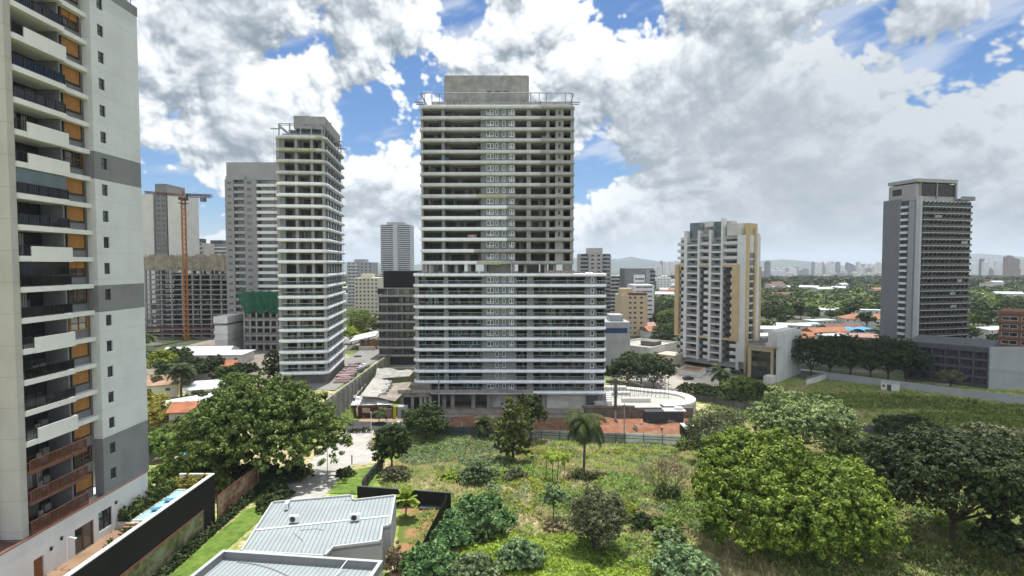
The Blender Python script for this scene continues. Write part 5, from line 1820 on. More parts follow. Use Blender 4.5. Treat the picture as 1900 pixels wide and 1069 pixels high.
an = thing('tower_annex', 'low unfinished annex with dark bays at the left foot of the tallest tower', 'annex', (0, 161, 0))
xa_, xb_ = xat(738, 161), xat(795, 161)
MB().box(xa_, xb_, 0, 4, zat(737, 161), zat(729, 161)).box(xa_ + 3, xb_, 2, 5, zat(729, 161), zat(717, 161)).build('roof_slab', mat('dusty_concrete', (1, 1, 1)), an)
MB().box(xa_ + .5, xb_, 3, 3.3, -1, zat(737, 161)).build('back_wall', dark_in, an)
for px in (741, 760, 776, 784, 793):
    MB().box(xat(px, 161), xat(px, 161) + .8, .4, 1.2, -1, zat(737, 161)).build('column', concrete, an)
MB().box(xa_ - .3, xb_ + 30, -.35, -.1, zat(729, 161) + .02, zat(723, 161)).build('edge_net', mat('faded_net', (.34, .30, .29), .9, .2, 1.0), an)
# passage between the towers, with its white canopy
cn = thing('canopy_shed', 'open shed with slanting white roof in the gap beside the banded tower', 'shed', (0, 0, 0))
a, b_ = W(648, 634, 222), W(697, 623, 226)
MB().add([(a.x, a.y, a.z), (b_.x, b_.y, b_.z), (b_.x - 1, b_.y + 12, b_.z + 1), (a.x - 1, a.y + 12, a.z + 1), (a.x, a.y, a.z - .4), (b_.x, b_.y, b_.z - .4), (b_.x - 1, b_.y + 12, b_.z + .6), (a.x - 1, a.y + 12, a.z + .6)],
         [(0, 1, 2, 3), (7, 6, 5, 4), (0, 4, 5, 1), (1, 5, 6, 2), (3, 2, 6, 7), (0, 3, 7, 4)]).build('roof', metal_roof, cn)
MB().box(a.x + 3, b_.x + 2, 226, 226.4, 6, 12.5).build('wall', mat('orange_brown_render', (.30, .15, .08), .9, .15), cn)
for i in range(4):
    x = a.x + 2 + i * (b_.x - a.x - 3) / 3
    MB().box(x - .15, x + .15, 223, 223.3, 5, a.z + i * .4 - .3).build('post', steel, cn)
MB().box(a.x + 4, b_.x + 1, 221, 221.3, 4, zat(655, 221) + 2.6).build('fence_panel', mat('cream_panel', (.55, .5, .42), .8, .1), cn)
for i, (px, py, lab) in enumerate(((664, 666, 'black site screen nearer the banded tower'), (691, 671, 'black site screen nearer the dark mid rise'))):
    p = W(px - 7, py + 5, 205)
    so = thing('site_screen', lab, 'screen', (p.x, 205, p.z))
    MB().box(0, 2.7, 0, .15, 0, 2.2).build('panel', black_wall, so)
    for x in (.1, 2.5):
        MB().box(x, x + .1, .15, .25, -3, 2.2).build('post', steel, so)


# ---------------------------------------------------------------- vehicles
def make_car(name, label, paint, loc, rz):
    c = thing(name, label, 'car', loc, rz, 'parked cars')
    prof = [(-2.05, .35), (-2.1, .75), (-2.0, .95), (-1.45, 1.02), (-.95, 1.42), (.55, 1.45), (1.15, 1.0), (1.95, .86), (2.1, .62), (2.08, .35)]
    m = MB()
    n_ = len(prof)
    vs = []
    for yy, ins in ((-.86, 0), (.86, 0)):
        for x, z in prof:
            vs.append((x, yy * (.80 if z > 1.1 else 1.0), z))
    m.add(vs, [(i, (i + 1) % n_, n_ + (i + 1) % n_, n_ + i) for i in range(n_)] + [tuple(range(n_ - 1, -1, -1)), tuple(range(n_, 2 * n_))])
    m.build('body', paint, c)
    for s_ in (-1, 1):
        MB().add([(-1.2, s_ * .815, 1.08), (.95, s_ * .815, 1.08), (.5, s_ * .735, 1.37), (-.9, s_ * .735, 1.37)], [(0, 1, 2, 3)]).build('side_window', glass, c)
    MB().add([(1.17, -.72, 1.03), (1.17, .72, 1.03), (.6, .60, 1.42), (.6, -.60, 1.42)], [(0, 1, 2, 3)]).build('windscreen', glass, c)
    MB().add([(-1.47, -.72, 1.05), (-1.47, .72, 1.05), (-1.0, .60, 1.41), (-1.0, -.60, 1.41)], [(3, 2, 1, 0)]).build('rear_window', glass, c)
    for x in (-1.3, 1.3):
        for s_ in (-1, 1):
            w_ = MB().tube((x, s_ * .70, .32), (x, s_ * .90, .32), .32, n=14).build('wheel', mat('tyre_rubber', (.015, .015, .015), .9), c)
            MB().tube((x, s_ * .901, .32), (x, s_ * .915, .32), .19, n=10).build('rim', steel, w_)
    for s_ in (-1, 1):
        MB().box(2.0, 2.11, s_ * .62 - .16, s_ * .62 + .16, .62, .76).build('headlight', frame_w, c)
        MB().box(-2.11, -2.02, s_ * .66 - .12, s_ * .66 + .12, .74, .92).build('tail_light', mat('red_lens', (.35, .01, .01), .3), c)
    return c


paint_w = mat('white_car_paint', (.78, .79, .80), .25, .02, spec=.6)
paint_k = mat('black_car_paint', (.02, .02, .024), .2, .02, spec=.6)
paint_s = mat('silver_car_paint', (.40, .41, .43), .25, .02, spec=.6, metal=.4)
q_ = gp(741, 793)
make_car('parked_car', 'white car parked at the kerb beside the dark round tree', paint_w, (q_.x, q_.y, q_.z + .1), R(172))
for px, py, pt, lab, rz in ((1277, 705, paint_k, 'dark car parked in front of the small white house', 20), (1240, 676, paint_w, 'white car parked behind the round trees on the paved yard', -30),
                            (1249, 672, paint_k, 'black car parked behind the white one on the paved yard', -30), (1318, 690, paint_s, 'silver car parked under the tan slab beside the small white house', -40),
                            (1363, 693, paint_k, 'black car parked at the near corner of the tan slab', -35), (1352, 691, paint_w, 'white car parked at the near corner of the tan slab', -35),
                            (666, 690, paint_s, 'silver car in the passage between the banded tower and the basement dig', 70), (676, 683, paint_w, 'white car in the passage behind the silver one', 75)):
    q_ = gp(px, py)
    make_car('parked_car', lab, pt, (q_.x, q_.y, q_.z + .06), R(rz))
yard = sheet('paved_yard', P((1150, 700), (1230, 668), (1262, 672), (1320, 690), (1395, 705), (1290, 728), (1262, 735), (1200, 722)), .05, mat('tan_yard_paving', (.36, .33, .28), .9, .12, .4), flat=True)

# ---------------------------------------------------------------- the right-hand street, lot wall and far lot
s0, s1 = gp(1533, 703), gp(1905, 752)
dv = (Vector((s1.x, s1.y)) - Vector((s0.x, s0.y))).normalized()
nv = Vector((-dv.y, dv.x)) if dv.x * 0 + (-dv.y * 0 + dv.x) > 0 else Vector((dv.y, -dv.x))
nv = Vector((-dv.y, dv.x))
if nv.y < 0:
    nv = -nv
S = lambda a, o: tuple(Vector((s0.x, s0.y)) + dv * a + nv * o)
sheet('street', [S(-60, 3.2), S(110, 3.2), S(110, 11), S(-60, 11)], .05, asphalt, flat=True)
sheet('sidewalk', [S(-60, .3), S(110, .3), S(110, 3.2), S(-60, 3.2)], .14, mat('grey_sidewalk', (.22, .215, .20), .9, .12), flat=True)
sheet('sidewalk', [S(-60, 11), S(110, 11), S(110, 14.0), S(-60, 14.0)], .14, pave, flat=True)
lwl = thing('lot_wall', 'long blue grey rendered wall between the far grassy lot and the street', 'wall', (s0.x, s0.y, 0), math.atan2(dv.y, dv.x))
MB().box(0, 95, 0, .3, -1.5, 2.4).build('wall_panel', mat('blue_grey_render', (1, 1, 1)), lwl)
MB().box(0, 95, -.06, .36, 2.4, 2.52).build('coping', palegrey, lwl)
for i in range(0, 16):
    MB().box(i * 6, i * 6 + .3, -.1, 0, -1.5, 2.4).build('pilaster', mat('blue_grey_render', (1, 1, 1)), lwl)
f0 = gp(1497, 716)
lw2 = thing('lot_wall', 'short pale slatted wall running back from the white flank to the street', 'wall', (f0.x, f0.y, 0), math.atan2(s0.y - f0.y, s0.x - f0.x))
L_ = math.hypot(s0.x - f0.x, s0.y - f0.y)
MB().box(0, L_, 0, .25, -1, 2.0).build('wall_panel', offwhite, lw2)
for i in range(int(L_ / 1.2)):
    MB().box(i * 1.2, i * 1.2 + .15, 0.05, .2, 2.0, 3.0).build('slat', palegrey, lw2)
q_ = gp(1637, 722)
hut = thing('guard_hut', 'tiny white hut with dark doorway built against the blue grey lot wall', 'hut', (q_.x, q_.y, q_.z), math.atan2(dv.y, dv.x))
MB().box(0, 5.0, -2, 0, 0, 2.8).build('wall', white, hut)
MB().box(-.2, 5.2, -2.2, -.0, 2.8, 3.0).build('roof', palegrey, hut)
MB().box(1.8, 3.0, -2.06, -2, 0, 2.2).build('door', dark_in, hut)
MB().box(.4, 1.2, -2.06, -2, 1.2, 2.0).build('window', glass, hut)
for i, (a, h, lab) in enumerate(((62, 9, 'concrete power pole on the pavement by the small street tree'), (80, 11, 'concrete power pole at the corner of the dark podium'), (96, 10, 'concrete power pole nearest the right edge of the street'))):
    p = S(a, 12.6)
    pole('utility_pole', lab, p[0], p[1], 0, h, .18, ((.4, .9),))
def wires(name, label, a, b_, n, sag, r=.03):
    a, b_ = Vector(a), Vector(b_)
    m = MB()
    for j in range(n):
        off = Vector((0, 0, -.45 * j))
        m.path([a.lerp(b_, t_) + off - Vector((0, 0, sag * 4 * t_ * (1 - t_))) for t_ in np.linspace(0, 1, 11)], r, 4)
    o = m.build(name, black_metal)
    return tag(o, label, 'power line')


wires('power_line', 'power lines strung between the poles before the dark podium', (*S(62, 12.6), 8.6), (*S(80, 12.6), 10.6), 3, .5)
wires('power_line', 'power lines running off to the right edge over the street', (*S(80, 12.6), 10.6), (*S(110, 12.6), 9.6), 3, .7)
wires('power_line', 'power lines running left behind the dark street trees', (*S(20, 12.6), 9.0), (*S(62, 12.6), 8.6), 3, .7)
q1_, q2_ = gp(1158, 822), gp(812, 775)
wires('power_line', 'sagging power lines along the front of the tallest tower', (q2_.x, q2_.y + 3, 11.0), (q1_.x, q1_.y, 9.2), 2, .9)
wires('power_line', 'power lines crossing the pavement left of the tallest tower', (q2_.x, q2_.y + 3, 11.0), (-47, 152, 15.0), 3, 1.0)
# middle boundary between the two lots
for a, b_, lab, pm_ in (((1290, 742), (1400, 765), 'grey board fence behind the white deck, left part', mat('weathered_grey_board', (.17, .17, .18), .9, .15, .5, streak=.3)),
                        ((1400, 768), (1500, 790), 'grey board fence hidden by the pale green tree', mat('weathered_grey_board', (1, 1, 1))),
                        ((1590, 800), (1720, 823), 'low dark concrete fence with blue graffiti across the lots', mat('graffiti_concrete', (.20, .19, .18), .9, .2, .5, streak=.3))):
    fence('lot_fence', lab, gp(*a), gp(*b_), 2.3, pm_, darkgrey, 3.0, rails=(.9,))
a_ = gp(1693, 820)
gr = thing('graffiti_panel', 'blue painted graffiti on the low dark fence across the lots', 'graffiti', (a_.x, a_.y - .35, a_.z), R(-40))
m = MB()
for i in range(14):
    x = rnd.uniform(0, 4.5)
    pts = [(x, -.03, .3 + rnd.random()), (x + rnd.uniform(-.5, .6), -.03, 1.0 + rnd.random() * .8), (x + rnd.uniform(0, 1), -.03, .5 + rnd.random())]
    m.path(pts, .09, 4)
m.build('paint_stroke', mat('blue_spray_paint', (.03, .10, .35), .6), gr)
# left yard walls beyond the pool
yw = thing('yard_wall', 'grey yard wall with white coping running behind the tower among trees', 'wall', (0, 0, 0))
a_, b_ = gp(272, 862), gp(322, 832)
an_ = math.atan2(b_.y - a_.y, b_.x - a_.x)
yw.location, yw.rotation_euler = (a_.x, a_.y, 0), (0, 0, an_)
L_ = (b_ - a_).length
MB().box(-6, L_ + 14, 0, .3, 3, a_.z + 3.2).build('wall_panel', palegrey, yw)
MB().box(-6, L_ + 14, -.08, .38, a_.z + 3.2, a_.z + 3.35).build('coping', white, yw)
q_ = gp(420, 905)
bh = thing('blue_canopy', 'small bright blue canopy glimpsed under the big tree', 'canopy', (W(352, 846, 108).x, 108, gz(-60, 108)))
MB().box(-1.3, 1.3, -1, 1, 2.6, 2.75).build('canopy_top', mat('bright_blue_sheet', (.04, .28, .5), .5), bh)
for x in (-1.1, 1.1):
    MB().box(x - .05, x + .05, -.9, -.8, 0, 2.6).build('post', steel, bh)


# ---------------------------------------------------------------- low houses
def house(name, label, px, py, D, w_, dp, hw, hr, wm, rm, rz=0.0, hip=False, base=None):
    p = W(px, py, D)
    z0 = p.z - hw - hr * .3 if base is None else base
    o = thing(name, label, 'house', (p.x, D, z0), R(rz))
    MB().box(-w_ / 2, w_ / 2, -dp / 2, dp / 2, -3, hw).build('wall', wm, o)
    e = .5
    i_ = (dp / 2 + e) if hip else 0.0
    a, b_ = w_ / 2 + e, dp / 2 + e
    if hr > .3:
        m = MB().add([(-a, -b_, hw), (a, -b_, hw), (a, b_, hw), (-a, b_, hw), (-a + i_, 0, hw + hr), (a - i_, 0, hw + hr), (-a, -b_, hw - .2), (a, -b_, hw - .2), (a, b_, hw - .2), (-a, b_, hw - .2)],
                     [(0, 1, 5, 4), (2, 3, 4, 5), (1, 2, 5), (3, 0, 4), (6, 7, 1, 0), (7, 8, 2, 1), (8, 9, 3, 2), (9, 6, 0, 3), (9, 8, 7, 6)])
    else:
        m = MB().box(-a, a, -b_, b_, hw, hw + .25)
    m.build('roof', rm, o)
    for k in range(max(2, int(w_ / 4))):
        x = -w_ / 2 + w_ * (k + .5) / max(2, int(w_ / 4))
        win_mb(1.4, 1.2).build('window', [frame_w, glass], o, (x - .7, -dp / 2, hw - 2.0))
    return o


house('house', 'open sided house with bright white sheet roof before the crane', 372, 650, 222, 24, 15, 4.5, 2.2, mat('dim_brown_render', (.15, .12, .10), .9), metal_roof, 8)
house('house', 'flat white roofed house with dark band left of the netted block', 418, 655, 214, 17, 12, 5.5, 0, offwhite, metal_roof, 4)
house('house', 'house with orange tiled roof half hidden by dark trees', 392, 680, 186, 15, 9, 4, 2.4, offwhite, terracotta, 22)
house('house', 'long grey boundary house with orange tiled lean roof below the netted block', 425, 682, 194, 15, 7, 5, 1.6, palegrey, terracotta, -12)
house('house', 'cream house with faded orange roof at the left tower edge', 298, 705, 160, 9, 9, 5, 2.0, mat('cream_render', (1, 1, 1)), mat('faded_terracotta', (.40, .25, .17), .9, .15, .5), 25)
house('house', 'long white sheet roofed hall angled beside the big tree, the nearer one', 318, 757, 140, 22, 7, 4, 1.2, offwhite, metal_roof, 38)
house('house', 'white sheet roofed hall angled beside the big tree, the farther one', 366, 738, 140, 16, 8, 4, .9, offwhite, metal_roof, 52)
house('house', 'small house with pale pitched roof just behind the big tree', 394, 712, 160, 12, 9, 4, 1.6, offwhite, mat('pale_sheet_roof', (.56, .57, .55), .6, .08), 20)
house('house', 'low brick red roof peeping through the left of the big tree', 385, 752, 131, 14, 7, 3.5, 1.6, beige, terracotta, 10)
# right-hand neighbourhood between the white slab and the grey tower
hs_ = [(1420, 607, 330, 22, 14, 5, 1.2, 'W', 'white sheet roofed house just right of the tan slab'), (1437, 625, 290, 20, 12, 5, 2.2, 'T', 'red tiled house behind the blank white flank'),
       (1415, 620, 280, 15, 10, 5, .8, 'W', 'white box house with sheet roof touching the tan slab'), (1456, 603, 360, 16, 10, 5, 2, 'W', 'pale gabled house beside the white sheet roofed one'),
       (1480, 622, 300, 16, 10, 5, 3, 'T', 'orange gabled house right behind the blank white flank'), (1482, 602, 340, 12, 8, 4, .8, 'W', 'small white sheet roofed house among trees'),
       (1530, 612, 330, 24, 11, 4, 2.2, 'T', 'long orange tiled house left of the blue canopies'), (1560, 607, 350, 26, 12, 5, 3, 'D', 'wide brown tiled house behind the blue canopies'),
       (1610, 588, 400, 34, 14, 6, 3, 'T', 'bright orange hipped villa below the grey tower'), (1612, 575, 440, 22, 10, 8, 0, 'W', 'cream two storey house behind the orange villa'),
       (1525, 573, 470, 26, 12, 6, 1.5, 'W', 'white house with spread wings amid the trees'), (1521, 594, 390, 20, 9, 5, 0, 'W', 'white flat house below the one with spread wings'),
       (1496, 600, 370, 14, 8, 4, .8, 'B', 'small pale blue roofed house amid the trees'), (1448, 563, 560, 12, 8, 4, 1, 'W', 'small white roof deep in the far trees, left one'),
       (1475, 568, 540, 8, 6, 4, 1, 'W', 'small white roof deep in the far trees, right one'), (1850, 608, 330, 30, 14, 6, .8, 'W', 'long pale roof between the grey tower and the brick block'),
       (1545, 622, 300, 14, 9, 4, 0, 'W', 'low white strip roof under the blue canopies'), (1465, 635, 262, 20, 12, 5, 2.2, 'D', 'dark roofed house right of the blank white flank'),
       (1590, 622, 300, 18, 9, 4, 1.6, 'P', 'pinkish low house right under the blue canopies'), (1215, 610, 330, 14, 10, 5, 2.4, 'T', 'orange tiled house behind the low white hall'),
       (1195, 603, 345, 12, 10, 5, 2.4, 'P', 'pink gabled house left of the orange tiled one behind the white hall')]
RM = {'W': metal_roof, 'T': mat('bright_terracotta', (.37, .165, .09), .85, .12, .4, lines=((0, .4, .1, .3),)), 'D': mat('dark_tiles', (.20, .11, .075), .9, .15), 'B': mat('pale_blue_sheet', (.35, .50, .54), .6, .08), 'P': mat('pink_tiles', (.38, .24, .20), .9, .1)}
for px, py, D, w_, dp, hw, hr, k, lab in hs_:
    house('house', lab, px, py, D, w_, dp, hw, hr, offwhite if k != 'P' else mat('pink_render', (.45, .34, .29), .9), RM[k], rnd.uniform(-25, 25), hip=k == 'T' and w_ > 30, base=None)
for i, (px, lab) in enumerate(((1582, 'bright blue sports canopy, the left and paler one'), (1607, 'bright blue sports canopy, the right and larger one'))):
    p = W(px, 612, 335)
    o = thing('sports_canopy', lab, 'canopy', (p.x, 335, 0), R(-8), 'blue sports canopies')
    m = MB()
    n_ = 10
    wd = 8 if i == 0 else 11
    for j in range(n_):
        a0, a1 = math.pi * j / n_, math.pi * (j + 1) / n_
        q = [(-wd / 2 * math.cos(a0), p.z - 1 + 2.2 * math.sin(a0)), (-wd / 2 * math.cos(a1), p.z - 1 + 2.2 * math.sin(a1))]
        m.add([(q[0][0], -6, q[0][1]), (q[1][0], -6, q[1][1]), (q[1][0], 6, q[1][1]), (q[0][0], 6, q[0][1])], [(0, 1, 2, 3)])
    m.build('canopy_top', mat('sky_blue_sheet', (.07, .30, .58), .5), o)
    for x in (-wd / 2, wd / 2):
        for y in (-5.8, 5.8):
            MB().box(x - .12, x + .12, y - .12, y + .12, 0, p.z - .9).build('post', steel, o)

# retaining wall of the upper level and the alley on it
rt = thing('retaining_wall', 'tall stained concrete retaining wall holding up the alley beside the banded tower', 'wall', (-45.6, 0, 0))
MB().box(-.2, .3, 136, 215, -1, 9.9).build('wall_panel', MATS['stained_concrete'], rt)
for i in range(20):
    MB().box(.3, .6, 138 + i * 4, 138.5 + i * 4, -1, 9.6).build('buttress', concrete, rt)
sheet('alley', [(-58, 152), (-46, 150), (-46, 222), (-60, 222)], .1, mat('grey_sidewalk', (1, 1, 1)), flat=True)
sheet('yard', [(-140, 170), (-66, 170), (-66, 235), (-140, 235)], .07, mat('dusty_yard', (.24, .21, .17), .95, .2, .2), flat=True)
sheet('yard', [(-150, 235), (-47, 235), (-47, 330), (-150, 330)], .09, mat('dusty_yard', (1, 1, 1)), flat=True)
# ---------------------------------------------------------------- the near building with sheet roofs, its garden walls
def hz(px, py, z):                  # the point on a bearing at height z
    r = ray(px, py)
    k = (z - CAMZ) / r.z
    return Vector((r.x * k, r.y * k, z))


sheet_m = mat('ribbed_pale_blue_sheet', (.29, .33, .335), .5, .05, .25, streak=.14, spec=.4, lines=((0, .5, .15, .42),))
grey_par = mat('grey_parapet_render', (.21, .215, .215), .85, .06, .4, streak=.2)
nb = thing('low_building', 'low grey building with ribbed pale blue roof and three rooftop units', 'building', (0, 0, 0))
ZR = 11.4
cor = [(445, 1022), (603, 1031), (619, 1014), (707, 1003), (711, 976), (725, 973), (735, 917), (657, 926), (654, 917), (505, 930)]
pw_ = [hz(a, b_, ZR + .25) for a, b_ in cor]
ori = Matrix.Rotation(R(7), 4, 'Z')
piv = pw_[0].copy()
nb.location, nb.rotation_euler = (piv.x, piv.y, 0), (0, 0, R(7))
inv = (Matrix.Translation((piv.x, piv.y, 0)) @ ori).inverted()
pl_ = [inv @ p for p in pw_]
poly = [(p.x, p.y) for p in pl_]
MB().prism(poly, 4.5, ZR - .02).build('wall', mat('pale_grey_render', (1, 1, 1)), nb)
ctr = Vector((sum(p[0] for p in poly) / len(poly), sum(p[1] for p in poly) / len(poly)))
rib = MB()
ins = [(c[0] * .985 + ctr.x * .015, c[1] * .985 + ctr.y * .015) for c in poly]
rib.prism(ins, ZR - .015, ZR + .02)
rib.build('roof', sheet_m, nb)
par = MB()
for i in range(len(poly)):
    a, b_ = Vector(poly[i]), Vector(poly[(i + 1) % len(poly)])
    d_ = (b_ - a).normalized()
    n_ = Vector((-d_.y, d_.x)) * .22
    par.add([(*a, ZR - .3), (*b_, ZR - .3), (*(b_ + n_), ZR - .3), (*(a + n_), ZR - .3), (*a, ZR + .25), (*b_, ZR + .25), (*(b_ + n_), ZR + .25), (*(a + n_), ZR + .25)],
            [(0, 3, 2, 1), (4, 5, 6, 7), (0, 1, 5, 4), (1, 2, 6, 5), (2, 3, 7, 6), (3, 0, 4, 7)])
par.build('parapet', mat('white_parapet', (.42, .435, .435), .6, .05), nb)
p0_, p1_ = inv @ hz(475, 985, ZR), inv @ hz(722, 959, ZR)
MB().tube((p0_.x, p0_.y, ZR + .1), (p1_.x, p1_.y, ZR + .1), .12, n=6).build('ridge_pipe', frame_w, nb)
for a, b_, k in (((545, 990), (560, 1028), 0), ((556, 985), (600, 985), 1), ((640, 930), (700, 925), 2)):
    q0, q1 = inv @ hz(*a, ZR), inv @ hz(*b_, ZR)
    mid_ = q0.lerp(q1, .5) + Vector((.5, .4, 0))
    MB().path([(q0.x, q0.y, ZR + .05), (mid_.x, mid_.y, ZR + .05), (q1.x, q1.y, ZR + .05)], .03, 4).build('roof_cable', steel, nb)
for px, py, lab, rz in ((533, 945, 'white rooftop air conditioner near the far left roof corner', 100), (546, 971, 'white rooftop air conditioner with dark grille in the middle of the roof', 0), (659, 968, 'white rooftop air conditioner near the right roof edge', 10)):
    p = hz(px, py, ZR)
    ac = thing('air_conditioner', lab, 'air conditioner', (p.x, p.y, ZR + .03), R(rz), 'rooftop air conditioners')
    MB().box(-.55, .55, -.22, .22, .15, .95).build('casing', frame_w, ac)
    MB().tube((-.12, -.225, .55), (-.12, -.25, .55), .34, n=14).build('fan_grille', black_metal, ac)
    MB().box(-.5, -.4, -.2, .2, 0, .15).box(.4, .5, -.2, .2, 0, .15).build('foot', steel, ac)
n2 = thing('low_building', 'low building in the bottom foreground with deep grey parapet round a pale sheet roof', 'building', (0, 0, 0))
ZB = 13.0
a, b_ = hz(414, 1020, ZB), hz(710, 1040, ZB)
ang = math.atan2(b_.y - a.y, b_.x - a.x)
n2.location, n2.rotation_euler = (a.x, a.y, 0), (0, 0, ang)
L_ = (b_ - a).length
MB().box(0, L_, -22, 0, 4.5, ZB - .9).build('wall', MATS['pale_grey_render'], n2)
MB().box(.3, L_ - .3, -21.7, -.3, ZB - .9, ZB - .82).build('roof', sheet_m, n2)
MB().box(0, L_, -.3, 0, ZB - .9, ZB - .06).box(0, .3, -22, -.3, ZB - .9, ZB - .06).box(L_ - .3, L_, -22, -.3, ZB - .9, ZB - .06).build('parapet', grey_par, n2)
MB().box(-.03, L_ + .03, -.34, .03, ZB - .06, ZB).box(-.03, .34, -22, -.34, ZB - .06, ZB).box(L_ - .34, L_ + .03, -22, -.34, ZB - .06, ZB).build('coping', MATS['white_parapet'], n2)
pts = [(L_ * .12 + L_ * .5 * t_, -.8 - 3.2 * t_ * t_, ZB - .74) for t_ in np.linspace(0, 1, 8)]
MB().path(pts, .035, 4).build('roof_cable', steel, n2)
MB().tube((L_ * .76, -2.2, ZB - .8), (L_ * .80, -.6, ZB + .15), .05, n=5).build('pipe', frame_w, n2)
# black garden walls
g0, g1 = gp(663, 934), gp(836, 946)
zt_ = zat(903, g0.y)
gw = thing('garden_wall', 'matt black wall closing the small garden behind the roofed building', 'wall', (g0.x, g0.y, 0), math.atan2(g1.y - g0.y, g1.x - g0.x))
MB().box(0, (g1 - g0).length, 0, .25, 4, zt_).build('wall_panel', black_wall, gw)
MB().box(-.04, (g1 - g0).length + .04, -.04, .29, zt_, zt_ + .08).build('coping', darkgrey, gw)
fence('garden_fence', 'black board fence along the right side of the small garden, half under vines', gp(829, 950), gp(775, 1062), 2.6, black_wall, black_metal, 2.0)
fence('lawn_fence', 'dark steel picket fence between the lawn and the overgrown lot', gp(672, 915), gp(712, 866), 2.3, mat('grey_green_mesh', (.10, .115, .10), .7, .1), black_metal, 2.0)
q_ = gp(796, 944)
sl_ = thing('stone_slab', 'dark grey slab lying at the foot of the black garden wall', 'slab', (q_.x, q_.y, q_.z + .1))
MB().box(-1.3, 1.3, -.9, .9, 0, .35).build('slab_top', mat('dark_slate', (.06, .065, .075), .8, .1), sl_)
for px, py, h, lab in ((689, 815, 6.6, 'thin white lamp post at the far corner of the plaza'), (608, 902, 6.8, 'thin lamp post beside the shaded drive')):
    q_ = gp(px, py)
    o = thing('lamp_post', lab, 'lamp post', (q_.x, q_.y, q_.z))
    MB().tube((0, 0, 0), (0, 0, h), .07, .05, 8).build('pole', frame_w if px > 650 else steel, o)
    MB().tube((0, 0, h), (0, 0, h + .12), .26, .20, 10).box(-.05, .05, -.05, .05, h + .12, h + .3).build('lamp_head', palegrey, o)
q_ = gp(653, 862)
o = thing('bollard_lamp', 'short grey bollard lamp at the lawn edge of the plaza', 'bollard', (q_.x, q_.y, q_.z))
MB().tube((0, 0, 0), (0, 0, 1.5), .12, .12, 8).build('post', midgrey, o)
MB().tube((0, 0, 1.5), (0, 0, 1.9), .2, .16, 8).build('lamp_head', palegrey, o)
q_ = gp(675, 777)
o = thing('traffic_cone', 'orange traffic cone on the ochre pavement by the site shed', 'traffic cone', (q_.x, q_.y, q_.z + .12))
MB().tube((0, 0, .05), (0, 0, .85), .26, .05, 10).build('cone', mat('cone_orange', (.50, .12, .03), .6), o)
MB().box(-.32, .32, -.32, .32, 0, .05).build('base', black_metal, o)


# ---------------------------------------------------------------- people: one skinned figure each, posed
def person(label, loc, rz, joints, bones, helmet=None, cloth=None, trousers=None):
    me = bpy.data.meshes.new('person')
    names = list(joints)
    me.from_pydata([joints[n][0] for n in names], [(names.index(a), names.index(b_)) for a, b_ in bones], [])
    o = tag(link('person', me, None, loc, rz), label, 'person', 'people on the site')
    sk = o.modifiers.new('skin', 'SKIN')
    for i, n in enumerate(names):
        me.skin_vertices[0].data[i].radius = (joints[n][1],) * 2
    me.skin_vertices[0].data[names.index('pelvis')].use_root = True
    ss = o.modifiers.new('sub', 'SUBSURF')
    ss.levels = ss.render_levels = 1
    dep = bpy.context.evaluated_depsgraph_get()
    m2 = bpy.data.meshes.new_from_object(o.evaluated_get(dep))
    o.modifiers.clear()
    o.data = m2
    sel = {'skin': mat('skin_tone', (.30, .17, .11), .6), 'top': cloth, 'leg': trousers, 'shoe': black_metal}
    m2.materials.clear()
    for k in ('skin', 'top', 'leg', 'shoe'):
        m2.materials.append(sel[k])
    hd = Vector(joints['head'][0])
    pe = Vector(joints['pelvis'][0])
    hands = [Vector(joints[k][0]) for k in ('hand_l', 'hand_r')]
    feet = [Vector(joints[k][0]) for k in ('toe_l', 'toe_r', 'foot_l', 'foot_r')]
    legs = [Vector(joints[k][0]) for k in ('knee_l', 'knee_r')] + feet
    for f in m2.polygons:
        c = f.center
        if (c - hd).length < .19 or min((c - h).length for h in hands) < .11:
            f.material_index = 0
        elif min((c - q).length for q in feet) < .12:
            f.material_index = 3
        elif c.z < pe.z + .02 or min((c - q).length for q in legs) < .2:
            f.material_index = 2
        else:
            f.material_index = 1
    if helmet:
        hb = MB()
        for i in range(5):
            a0, a1 = i / 5 * math.pi / 2, (i + 1) / 5 * math.pi / 2
            hb.tube(hd + Vector((0, 0, .03 + .13 * math.sin(a0))), hd + Vector((0, 0, .03 + .13 * math.sin(a1))), .145 * math.cos(a0), .145 * math.cos(a1) + .002, 12)
        hb.tube(hd + Vector((0, -.03, .03)), hd + Vector((0, -.03, .045)), .175, .17, 12)
        hb.build('helmet', helmet, o)
    else:
        MB().tube(hd + Vector((0, .02, .0)), hd + Vector((0, .01, .135)), .118, .06, 10).build('hair', black_metal, o)
    return o


